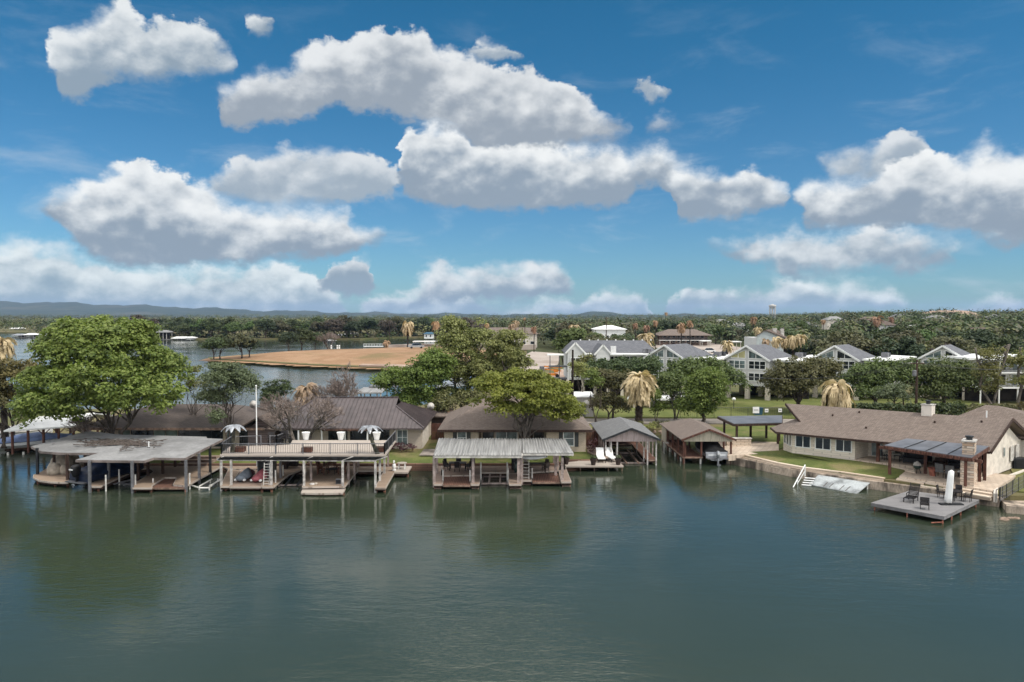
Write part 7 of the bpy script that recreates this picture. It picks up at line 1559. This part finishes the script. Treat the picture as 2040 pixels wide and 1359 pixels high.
t = bare_tree('bare_tree', 5.0, .9, 23, 'reddish leafless tree below the big green tree', levels=5, nb=4, stems=3, rt=.12); at(t, (XZ(178,860,80)[0], 80.8, .9))
t = bare_tree('bare_tree', 5.2, .9, 24, 'leafless brown tree left of the round clipped evergreen', levels=5, nb=4, stems=2, rt=.12); at(t, (XZ(548,820,90)[0], 90, .9)); t.scale = (1,1,1.1)
hero('juniper_tree', 'round topped dark evergreen behind the bare trees', 553, 98, .9, [(553,785,32,28),(553,800,30,28)], .8, .25, 110, 70, .11, .6, 'dark', 16, limbs=4, lo=.75)
def palmtree(u, vc, Y, wpx, seed, leaf, label, zb=.9, **kw):
    x, z = XZ(u, vc, Y); R = wpx/2*Y/FPX*1.02; kw.setdefault('rt', max(.16, R*.10))
    return at(dead_palm('dead_palm', z-zb, R, seed, leaf, label, **kw), (x, Y, zb))
palmtree(1273, 765, 101, 58, 1, 'straw', 'tall dead palm with shaggy straw crown and thick dark trunk behind the boathouses', n=250, rt=.5, droop=.98)
palmtree(1668, 782, 96, 66, 2, 'straw', 'squat dead palm with golden thatch over the stone house ridge', n=230, rt=.55, droop=1.3)
palmtree(6, 690, 88, 44, 3, 'straw', 'dead palm cut by the left border', n=140, rt=.35)
palmtree(610, 785, 99, 48, 4, 'straw', 'low dead palm glowing behind the bare tree', n=140)
palmtree(895, 828, 96, 30, 6, 'rusty', 'short dead palm skirt beneath the bright green tree', n=70); palmtree(862, 826, 97, 26, 7, 'rusty', 'second short dead palm skirt left of the first', n=70)
pl = [(812,648,315,26,'straw','tall shaggy dead palm on the bare point'),(771,681,330,15,'rusty','stubby dead palm at the shore of the point'),(868,644,300,17,'rusty','dead palm just left of the cottonwood top'),(970,645,300,10,'rusty','dead palm standing before the lodge roof, leftmost'),(1020,648,280,16,'straw','dead palm of the lodge pair, left one'),(1028,641,285,13,'straw','dead palm of the lodge pair, right one'),(1064,653,290,13,'rusty','dead palm at the right end of the lodge roof'),(1045,632,330,6,'rusty','thin tall dead palm top above the lodge'),
      (1144,652,250,22,'straw','straw coloured dead palm left of the white hall'),(1266,645,270,12,'rusty','slim dead palm left of the motel, tall'),(1288,650,262,14,'rusty','dead palm behind the low shaggy one near the motel'),(1287,672,210,28,'straw','low shaggy dead palm above the long apartment roof'),(1306,640,300,11,'rusty','dead palm hidden in the oak left of the motel'),(1357,648,255,20,'rusty','dead palm with thick skirt before the motel'),(1374,641,260,14,'rusty','leaning dead palm right of the thick skirted one'),
      (1449,684,190,24,'straw','dead palm in the motel car park'),(1327,622,520,7,'rusty','tall dead palm sticking up over the horizon'),(1501,634,420,14,'rusty','reddish dead palm far behind the pale gabled house'),(1510,655,235,17,'straw','dead palm touching the left gable of the pale house'),(1526,680,200,20,'straw','dead palm in the row, left end'),(1545,677,196,22,'straw','dead palm in the row, second from left'),(1562,679,198,20,'straw','dead palm in the row, third from left'),(1580,674,194,24,'straw','dead palm in the row, fourth, taller'),(1596,672,190,22,'straw','dead palm at the right end of the row'),
      (1747,635,360,20,'rusty','orange dead palm on the wooded hillside'),(1776,633,420,12,'rusty','small dead palm right of the orange one'),(1640,638,500,10,'rusty','distant dead palm above the second gable')]
for i, (u, v, Y, w, lf, lb) in enumerate(pl): palmtree(u, v+3, Y, w*1.0, 30+i, lf, lb, zb=1.0 if Y < 300 else 2.0, n=70)
# middle distance trees between lane and apartments
hero('live_oak', 'dark oak mass before the second apartment block', 1225, 124, 1, [(1240,738,62,26),(1190,745,34,26),(1295,738,45,24)], 1.8, .3, 240, 60, .2, 1.1, 'dark', 41, limbs=8)
hero('live_oak', 'wide dark oak between the two middle apartment blocks', 1400, 122, 1, [(1395,745,66,30),(1445,768,44,34),(1360,748,40,26)], 1.8, .35, 260, 60, .2, 1.1, 'oak', 42, limbs=8)
hero('live_oak', 'broad brownish green oak under the clear fronted apartments', 1590, 113, 1, [(1595,757,72,45),(1558,768,42,42),(1635,745,40,36),(1600,780,55,30,-2)], 1.8, .4, 330, 60, .19, 1.1, 'oakb', 43, limbs=10)
hero('live_oak', 'big green oak left of the transformer pole', 1745, 117, 1, [(1750,762,58,46),(1718,755,38,34),(1790,752,38,42),(1745,785,50,26,-2)], 1.6, .35, 320, 60, .19, 1.1, 'oak', 44, limbs=9)
hero('live_oak', 'big green oak right of the transformer pole', 1880, 118, 1, [(1885,760,66,46),(1845,748,40,34),(1935,772,40,40),(1880,785,60,26,-2)], 1.6, .35, 340, 60, .19, 1.1, 'oak', 45, limbs=9)
hero('mesquite_tree', 'small greyish tree left of the chimney behind the stone house', 1782, 106, 1, [(1785,785,34,24),(1765,790,22,20),(1805,795,22,22)], 2.0, .14, 90, 55, .13, .8, 'grey', 46, limbs=8, lo=.2)
hero('bald_cypress', 'tall thin yellow green tree at the right, double trunk', 1975, 110, 1, [(1975,715,26,28),(1968,745,30,25),(1990,775,28,20)], 4, .28, 90, 50, .15, .9, 'yellow', 47, limbs=10, forks=2, lo=.1, trunk_to=11, bark='bark_grey')
hero('bald_cypress', 'yellow green tree cut by the right border', 2030, 112, 1, [(2030,725,28,35),(2045,770,30,30)], 4, .25, 80, 50, .15, .9, 'yellow', 48, limbs=8, lo=.1, trunk_to=10, bark='bark_grey')
hero('elm_tree', 'bright green rounded tree beside the brown boathouse', 1402, 101, 1, [(1402,790,46,46),(1410,765,40,32),(1380,815,30,24),(1425,815,26,22)], 1.6, .3, 300, 80, .15, .95, 'bright', 49, limbs=9, gap=.3, lo=.35)
hero('elm_tree', 'mid green crooked tree between the dead palm and the bright rounded one', 1345, 105, 1, [(1340,775,34,30),(1320,765,28,20),(1355,805,24,22)], 2.4, .15, 130, 60, .15, .9, 'oak', 50, limbs=9, forks=3, lo=.2, trunk_to=4.5, bark='bark_grey')
hero('elm_tree', 'thin crooked tree just right of the dead palm trunk', 1308, 103, 1, [(1305,795,20,22),(1315,815,16,16)], 2.0, .1, 55, 50, .14, .75, 'bright', 51, limbs=6, forks=2, lo=.2, trunk_to=4, bark='bark_grey')
hero('mesquite_tree', 'brownish tree left of the dead palm crown', 1222, 106, 1, [(1225,770,40,24),(1205,755,26,18),(1245,755,26,16)], 2.2, .18, 130, 55, .15, .9, 'oakb', 52, limbs=9, lo=.25)
hero('shrubby_tree', 'brown green shrub mass right of the small white shed', 1212, 104, 1, [(1215,805,36,22),(1190,810,20,18),(1240,812,18,20)], 1.0, .15, 110, 55, .13, .8, 'oakb', 53, limbs=5)
hero('small_tree', 'small light green tree with forked trunk by the white shed', 1187, 102, 1, [(1190,765,20,14),(1178,750,14,12)], 2.2, .11, 42, 50, .13, .75, 'bright', 54, limbs=6, forks=2, lo=.2, trunk_to=4.2)
hero('small_tree', 'small green tree between the lime tree and the leftmost apartments', 1160, 112, 1, [(1165,745,22,14),(1150,730,16,10)], 2.2, .12, 45, 45, .15, .8, 'yellow', 55, limbs=6, lo=.2)
hero('small_tree', 'bushy green tree left of the leftmost apartments', 1128, 150, 1, [(1130,690,26,26),(1140,672,26,16)], 2.2, .3, 110, 60, .24, 1.3, 'oak', 56, limbs=6)
hero('small_tree', 'thin tree growing before the piers of the leftmost apartments', 1165, 126, 1, [(1168,725,20,20),(1152,735,12,14)], 3, .1, 40, 40, .16, .9, 'yellow', 57, limbs=6, lo=.2)
shrub('hedge', (-13.0,80.2,.95,-10.4,81.0,1.75), 'low plum coloured hedge below the white window of the metal roofed house', 'plum', .10, 60, 1)
shrub('hedge', (45,99,1.0,60,101,3.8), 'long dark green hedge behind the stone house, left part', 'dark', .17, 80, 2); shrub('hedge', (60.3,98,1.0,66,100,3.7), 'dark hedge segment behind the stone house chimney, right part', 'oakb', .17, 80, 3)
shrub('hedge', (66.5,97,1.0,80,99,4.2), 'olive hedge at the right edge before the dark apartments', 'olive', .17, 80, 4)
shrub('shrub', (8.0,79.4,.95,9.0,80.2,2.3), 'small reddish shrub at the right corner of the tan house', 'plum', .09, 40, 5, cat='shrub')
shrub('shrub', (.6,76.6,.95,3.2,77.8,1.3), 'low planting bed ringed by pale edging before the lime tree', 'olive', .09, 40, 6, cat='shrub')
for i, (u, v, w, lb) in enumerate(((1262,850,2.2,'low weedy bush on the channel bank, left end'),(1290,853,2.6,'low weedy bush on the channel bank, middle'),(1318,850,2.0,'low weedy bush on the channel bank, right end'))):
    x, y = G(u, v, .95); shrub('bush', (x-w/2,y-.5,.9,x+w/2,y+.5,1.6), lb, 'yellow' if i % 2 else 'oakb', .11, 40, 10+i, cat='bush')
# ------------------------------------------------------------------ the wooded country behind
for k_, a_ in {'f_oak': ((.044,.060,.022),(.068,.088,.032),(.088,.106,.042)), 'f_dark': ((.026,.040,.018),(.040,.057,.025),(.054,.072,.032)), 'f_oakb': ((.062,.064,.030),(.092,.090,.044),(.12,.11,.055)), 'f_yellow': ((.10,.115,.040),(.145,.150,.055),(.17,.175,.07)), 'f_bright': ((.060,.095,.026),(.085,.125,.036),(.11,.15,.05)), 'f_brown': ((.060,.048,.038),(.085,.066,.050),(.11,.085,.065))}.items(): LEAF[k_] = leafmat('leaf_'+k_, a_[0], a_[1], a_[2], .12, .35, .5)
PR = []
specs = [('live_oak','f_oak','dark rounded oak'),('live_oak','f_dark','very dark oak'),('live_oak','f_oakb','brownish oak'),('elm_tree','f_yellow','pale yellow green tree'),('elm_tree','f_bright','fresh green tree'),('elm_tree','f_brown','leafless looking brown tree')]
for i, (nm, lf, lb) in enumerate(specs*2):
    rg = random.Random(50+i); w = rg.uniform(4.2,5.4); h = rg.uniform(2.8,3.6)
    el = [(0,0,5.2,w,w,h),(rg.uniform(-2.5,2.5),rg.uniform(-2,2),6.0,w*.6,w*.6,h*.75),(rg.uniform(-3,3),0,4.4,w*.65,w*.6,h*.7)]
    PR.append(make_tree(nm, el, 1.8, .3, 120, 44, .30, 1.2, lf, 60+i, limbs=5, lo=.5, gap=.25, label=lb+' in the far woods', bark='bark'))
# where nothing may stand in front: (u0, v0, u1, v1, Y) - what lies behind Y must stay visible
KEEP = [(955,650,1080,663,335),(1184,645,1246,656,298),(1310,652,1420,695,338),(1380,668,1500,722,300),(1500,652,1610,690,214),(1050,690,1125,760,300),(930,690,1060,735,300),(1120,690,1320,760,134),(1310,690,1420,760,134),(1400,685,1600,800,130),(1635,690,1760,760,130),(1845,690,1945,760,130),(1600,700,1640,722,131),(800,676,880,705,318),(1275,655,1310,690,208),(1510,660,1610,700,188),(1190,640,1320,695,150)]
for (u, v, Y, w, lf, lb) in pl: KEEP.append((u-w*.5, v-12, u+w*.5, v+14, Y))
MOUNDS = pen
def inpoly(x, y, P):
    c = False; n = len(P)
    for i in range(n):
        (x0, y0), (x1, y1) = P[i], P[(i+1) % n]
        if (y0 > y) != (y1 > y) and x < x0+(y-y0)/(y1-y0)*(x1-x0): c = not c
    return c
def free(x, y, s, z):
    if not inpoly(x, y, shore): return False
    if inpoly(x, y, pen): return False
    u0, vt = PJ(x-4.6*s, y, z+8.6*s); u1, vb = PJ(x+4.6*s, y, z)
    for a, b, c, d, Y in KEEP:
        if y < Y+14 and u1 > a and u0 < c and vt < d and vb > b: return False
    for a, b, Y0, Y1 in ((1380,1520,225,345),):
        if a < PJ(x, y, z)[0] < b and Y0 < y < Y1: return False
    if -12 < x < 90 and y < 152: return False
    if y < 160 and x < 0: return False
    return True
rg = random.Random(77); spots = []; tries = 0
def take(x, y, s, dmin):
    z = float(hz(np.array(x), np.array(y))) if x/y > .02 and y > 215 else .9
    if not free(x, y, s, z) or any((x-p[0])**2+(y-p[1])**2 < dmin**2*((s+p[3])/2)**2 for p in spots): return False
    spots.append((x, y, z, s)); return True
fs = [(-420,640),(-300,600),(-262,520),(-225,505),(-205,470),(-130,480),(-95,470),(-80,510),(-60,520),(-40,540)]
for i in range(len(fs)-1):
    a, e = Vector(fs[i]), Vector(fs[i+1]); L = (e-a).length
    for j in range(int(L/6.5)):
        p = a.lerp(e, (j+rg.random())*6.5/L); take(p.x, p.y+rg.uniform(4, 26), rg.uniform(1.05, 1.6), 5.5)
zones = [(.02,.75,150,260,70,5.5),(.05,.75,215,420,90,6),(-.1,.3,340,620,90,7),(-.72,0,420,640,110,6.5),(.25,.75,400,700,60,7)]
for a0, a1, Y0, Y1, n, dmin in zones:
    k = 0; tr_ = 0
    while k < n and tr_ < n*30:
        tr_ += 1; y = Y0+(Y1-Y0)*rg.random()**1.3; x = y*rg.uniform(a0, a1); s = rg.uniform(.8, 1.25)*(1.2 if x < 0 else 1); k += take(x, y, s, dmin)
spots.sort(key=lambda p: p[1]+(-200 if p[0] < -30 else 0)); spots = spots[:265]
wts = [6,5,4,1.6,2,1.3]*2
GL = {'oak': ('dark green rounded oak in the wooded belt beyond the apartments', 'dark green oaks of the wooded belt'), }
for x, y, z, s in spots:
    i = rg.choices(range(12), wts)[0]; k = i % 6
    u_ = PJ(x, y, z)[0]
    reg = next(n for lim, n in ((250,'on the left far shore'),(420,'behind the far dock pavilion'),(640,'behind the oaks of the bare point'),(800,'behind the far boat docks'),(955,'left of the lodge'),(1080,'by the lodge'),(1180,'left of the white hall'),(1262,'by the white hall'),(1420,'by the motel'),(1500,'right of the motel'),(1612,'by the pale gabled house'),(1722,'above the third gable'),(1850,'between the two right gables'),(1950,'above the rightmost gable'),(9999,'above the block at the right border')) if u_ < lim)
    word = ['green rounded oak', 'very dark oak', 'brownish oak', 'pale yellow green tree', 'fresh green tree', 'leafless looking brown tree'][k]
    row = 'front' if y < (470 if x < -30 else 200) else ('middle' if y < (540 if x < -30 else 330) else 'back')
    size = 'tall ' if s > 1.3 else ('low ' if s < 1.0 else '')
    place(PR[i], (x, y, z-.2), rg.uniform(0, 6.28), size+word+' of the '+row+' woods '+reg, word+'s in the far woods', (s*rg.uniform(.9,1.15), s*rg.uniform(.9,1.15), s*rg.uniform(.85,1.15)))
# oaks on the bare point, each its own
op = [(426,713,'small leaning oak at the very tip of the point',.85),(438,712,'oak at the tip of the point, second from the water',.9),(482,711,'broad oak on the tip, third from the water',1.0),(602,711,'',0),(497,710,'short trunked oak right of the broad one on the tip',.85),(575,697,'oak on the crest of the point, left of the three',.8),(601,695,'middle oak of the three on the crest',.95),(628,694,'oak on the crest, right of the three',.75),(664,692,'',0)]
for j, (u, v, lb, s) in enumerate(op):
    if not s: continue
    zb = 1.6 if u < 520 else 2.9; x, y = G(u, v, zb); o = dup(PR[[0,6,2,0,7,1,0,6,1][j]], (x, y, zb-.3), j*1.3, lb, 'oaks standing on the bare point', (s, s, s*.98))
x, y = G(654, 694, 2.9); t = bare_tree('bare_tree', 7.5, 1.0, 61, 'dark reddish leafless tree on the crest of the point', levels=5, nb=4, stems=3, rt=.22); at(t, (x, y, 2.7)); t.scale = (1.25,1.25,1.0)
for j, (u, lb) in enumerate(((660,'small white bollard left on the bare point'),(672,'white bollard, second on the bare point'),(676,'white bollard, right of the close pair on the point'))):
    x, y = G(u, 694, 3.0); t = thing('bollard', lb, 'bollard', (x, y, 2.9)); MB().lathe((x,y,2.8), [(.3,0),(.3,1.2),(.2,1.4)], 10).build('post', M['white'], t); MB().lathe((x,y,3.6), [(.31,0),(.31,.15)], 10).build('band', M['steel_grey'], t)
t = thing('jetty', 'white railed jetty on the far side of the bare point', 'jetty', G(741,690,.5)+(.5,)); a, e = G(724,690,.6), G(762,690,.6); MB().prism([a, e, (e[0],e[1]+3), (a[0],a[1]+3)], .3, .6).build('deck', M['white'], t); r = MB(); [r.box(a[0]+(e[0]-a[0])*i/12-.08,a[1]-.05,.6,a[0]+(e[0]-a[0])*i/12+.08,a[1]+.05,1.8) for i in range(13)]; r.box(a[0],a[1]-.06,1.7,e[0],a[1]+.06,1.85); r.build('railing', M['white'], t)
# houses and docks of the far shore
def far_house(u0, u1, vt, ve, vb, Y, wm, rm, label, name='lake_house', posts=False, zb=.9):
    x0 = XZ(u0, ve, Y)[0]; x1 = XZ(u1, ve, Y)[0]; ze = XZ(u0, ve, Y)[1]; zr = XZ(u0, vt, Y)[1]; t = thing(name, label, 'house' if name == 'lake_house' else 'boat dock', ((x0+x1)/2, Y, zb)); d = 8
    if posts:
        MB().box(x0,Y,zb-.7,x1,Y+d,zb-.35).build('deck', M['wood_grey'], t)
        for i in range(5):
            for yy in (Y+.2, Y+d-.4): xx = x0+.2+(x1-x0-.6)*i/4; MB().box(xx,yy,-.4,xx+.25,yy+.25,ze).build('post', M['offwhite'], t)
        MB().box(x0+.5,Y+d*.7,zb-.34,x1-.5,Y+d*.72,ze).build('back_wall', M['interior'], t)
    else:
        MB().prism([(x0,Y),(x1,Y),(x1,Y+d),(x0,Y+d)], zb-.3, ze).build('wall', M[wm], t); k = max(2, int((x1-x0)/4))
        for i in range(k): a = x0+(x1-x0)*(i+.3)/k; b_ = x0+(x1-x0)*(i+.7)/k; window(t, (a,Y-.01),(b_,Y-.01), zb+.6, max(ze-.5, zb+1.4), 'white','glass',0,False,.15,.06)
    V, F = hip_roof(x0-.6, x1+.6, Y-.6, Y+d+.6, ze+.01, max(zr, ze+.3), 1.5, 1.5); MB().shell(V, F, .2).build('roof', M[rm], t)
far_house(303, 332, 658, 662, 673, 470, 'white', 'roof_grey', 'two storey grey pavilion on the far shore right of the big tree', 'dock_house', True)
far_house(343, 380, 671, 674, 681, 465, 'white', 'white_roof', 'long low white roofed boat dock on the far shore', 'dock_house', True)
far_house(372, 381, 671, 673, 681, 464, 'white', 'white_roof', 'small white dock hut at the end of the long low dock')
far_house(103, 132, 658, 665, 673, 505, 'white', 'silver', 'house with light blue metal roof on the left far shore')
far_house(84, 97, 665, 668, 673, 505, 'white', 'white_roof', 'small white boat shelter left of the blue roofed house', 'dock_house', True); far_house(48, 66, 664, 667, 673, 515, 'white', 'white_roof', 'white roofed dock under the dark oak on the left shore', 'dock_house', True)
far_house(24, 42, 665, 668, 674, 515, 'white', 'silver', 'grey roofed dock farthest left on the opposite shore', 'dock_house', True); far_house(20, 40, 652, 655, 658, 760, 'white', 'white_roof', 'white dock far out at the left border', 'dock_house', True)
far_house(609, 626, 666, 668, 673, 535, 'white', 'white_roof', 'small white roofed dock behind the point trees', 'dock_house', True); far_house(670, 690, 665.5, 669, 676, 528, 'white', 'white_roof', 'white roofed boat dock on the middle far shore', 'dock_house', True)
far_house(686, 713, 663, 666, 674, 532, 'stucco', 'tin', 'wide pale roofed boat dock touching the white one', 'dock_house', True); far_house(744, 755, 663.5, 665, 672, 530, 'gable_cream', 'shingle_tan', 'small tan boxy boathouse on the far shore'); far_house(757, 767, 663, 665, 672, 532, 'white', 'silver', 'small white house right of the tan boathouse')
far_house(643, 662, 677, 679, 683, 420, 'fascia_red', 'tin', 'low reddish dock beside the dark leafless tree on the point', 'dock_house', True); far_house(845, 862, 662, 665, 672, 480, 'white', 'bin_blue', 'white shed with blue roof at the end of the far shore')
# the continuous woodland beyond the trees one can tell apart
def wood(name, leaf, label, pts, seed, lf=60, size=.62, rc=3.4):
    rng = np.random.default_rng(seed); P = np.array([(p[0], p[1], p[2]+5.0*p[3]) for p in pts]); k = 3
    C = np.repeat(P, k, 0)+rng.normal(size=(len(P)*k, 3))*np.array([1.9, 1.9, 1.0]); S = np.repeat(np.array([p[3] for p in pts]), k)
    V, F = leafquads(rng, C, rc*S*(.75+.5*rng.random(len(S))), lf//k, size*1.15, .8, .5, .8, .16, 1.2, .22)
    o = npmesh(name, V-np.array([0,0,0]), F, LEAF[leaf]); stuff(o, label, 'woodland')
rg = random.Random(5); buck = {0: [], 1: [], 2: [], 3: []}
def fill(a0, a1, Y0, Y1, n, smin=.7, smax=1.45):
    k = 0; t = 0
    while k < n and t < n*6:
        t += 1; q = rg.random(); y = Y0*(Y1/Y0)**q; x = y*rg.uniform(a0, a1); s = rg.uniform(smin, smax)*(1+max(0, y-900)/1400); z = float(hz(np.array(x), np.array(y))) if x/y > .02 and y > 215 else .9
        if not free(x, y, s*1.1, z): continue
        buck[rg.choices((0,1,2,3), (5,3.4,3.4,1.9))[0]].append((x, y, z-.3-rg.random()*1.6, s)); k += 1
for i in range(len(fs)-1):
    a, e = Vector(fs[i]), Vector(fs[i+1]); L = (e-a).length
    for j in range(int(L/4)):
        p = a.lerp(e, (j+rg.random())*4/L); y = p.y+rg.uniform(9, 30); buck[rg.choice((0,1,2))].append((p.x, y, -2.6, rg.uniform(.7, 1.0)))
fill(.02, .8, 260, 900, 1500, .75, 1.6); fill(-.85, .05, 520, 1000, 1500, 1.1, 1.6); fill(-.85, .8, 900, 2600, 2600, .9, 1.2); fill(-.85, .8, 2400, 5000, 900, .9, 1.1); fill(.28, .8, 190, 500, 420, .8, 1.1)
for k, lf in ((0,'f_oak'),(1,'f_dark'),(2,'f_oakb'),(3,'f_yellow')):
    wood('woodland', lf, ['mid green','darkest green','brownish green','pale yellow green'][k]+' treetops of the continuous far woodland', buck[k], 90+k)
# rocky knoll and scattered roofs on the right hillside
x, y = G(1890, 632, 12.0); Y = 620; xk, zk = XZ(1895, 618, Y)
struct(MB().loft([[(xk+r*cos(a)*(1+.2*sin(3*a)), Y+r*.7*sin(a), z) for a in [2*pi*j/16 for j in range(16)]] for r, z in ((34,9),(28,12.5),(20,zk-2),(12,zk-.4),(4,zk))]).build('terrain', M['rock'], smooth=True))
for j, (u, v, s) in enumerate(((1828,632,.62),(1862,630,.66),(1877,627,.5),(1898,629,.62))):
    x, z = XZ(u, v, 600); dup(PR[1 if j % 2 else 0], (x, 600, z-2.5), j, ['lone flat topped tree on the skyline, left of the knoll','flat topped tree at the left edge of the rocky knoll','smallest tree on the crest of the rocky knoll','flat topped tree on the right of the rocky knoll'][j], None, (s*1.3, s*1.3, s))
dh = [(1915,626,16,620,'white house at the foot of the rocky knoll'),(1120,637,10,1500,'small white roof in the trees left of the hall'),(1180,636,14,1700,'white roof far beyond the hall'),(1430,651,12,560,'small pale roof behind the motel'),(1395,641,8,1100,'tiny white roof right of the dead palms'),(1040,634,14,2000,'wide flat white roof near the horizon above the lodge'),(2034,652,16,330,'white house among oaks at the right border')]
for j, (u, v, w, Y, lb) in enumerate(dh):
    x, z = XZ(u, v, Y); W2 = w/2*Y/FPX; t = thing('distant_house', lb, 'house', (x, Y, z-4))
    MB().box(x-W2,Y,z-5,x+W2,Y+6,z-.8).build('wall', M['white'], t); V, F = hip_roof(x-W2-.5,x+W2+.5,Y-.5,Y+6.5,z-.79,z+.6,1.5,1.5); MB().shell(V, F, .2).build('roof', M['tin'], t)

rg = random.Random(31); nms = ['grey','light metal','pale grey','tan','brown']
for j, (u, Y) in enumerate(((1612,430),(1665,520),(1690,300),(1735,470),(1765,390),(1800,560),(1835,330),(1872,470),(1925,400),(1965,300),(1990,520),(1440,600),(1475,480),(1240,520),(1120,460),(1085,600))):
    x = (u-1020)/FPX*Y; z = float(hz(np.array(x), np.array(float(Y)))); k = j % 5; w = rg.uniform(4.5, 8); h = rg.uniform(5.6, 7.2)
    reg = next(n for lim, n in ((1100,'above the lodge'),(1180,'left of the white hall'),(1262,'behind the white hall'),(1460,'behind the motel'),(1500,'right of the motel'),(1640,'right of the pale gabled house'),(1680,'above the third gable'),(1722,'right of the third gable'),(1750,'below the orange palm'),(1780,'right of the orange palm'),(1820,'between the right gables, upper'),(1850,'between the right gables, lower'),(1900,'below the knoll'),(1950,'above the rightmost gable'),(1980,'above the dark block'),(9999,'at the right border')) if u < lim)
    t = thing('distant_house', nms[k]+' roofed house glimpsed in the woods '+reg, 'house', (x, Y, z)); MB().box(x-w,Y,z-1,x+w,Y+9,z+h).build('wall', M['stucco' if j % 2 else 'siding_grey'], t)
    V, F = hip_roof(x-w-.6,x+w+.6,Y-.6,Y+9.6,z+h+.01,z+h+2.4,4,4); MB().shell(V, F, .2).build('roof', M[['shingle_grey','tin','roof_grey','shingle_tan','shingle_brown'][k]], t)
# ------------------------------------------------------------------ air
hm = bpy.data.materials.new('haze_air'); hm.use_nodes = True; N = NT(hm.node_tree); N.n.clear()
v = N.node('ShaderNodeVolumePrincipled'); v.inputs['Color'].default_value = (.42,.62,1.0,1); v.inputs['Density'].default_value = 4.2e-5; v.inputs['Anisotropy'].default_value = .2
o = N.node('ShaderNodeOutputMaterial'); N.l.new(v.outputs[0], o.inputs['Volume'])
hb = MB().box(-12500,-800,-4,12500,12800,185).build('haze', hm); stuff(hb, 'thin blue air between the lake shore and the far hills', 'haze')
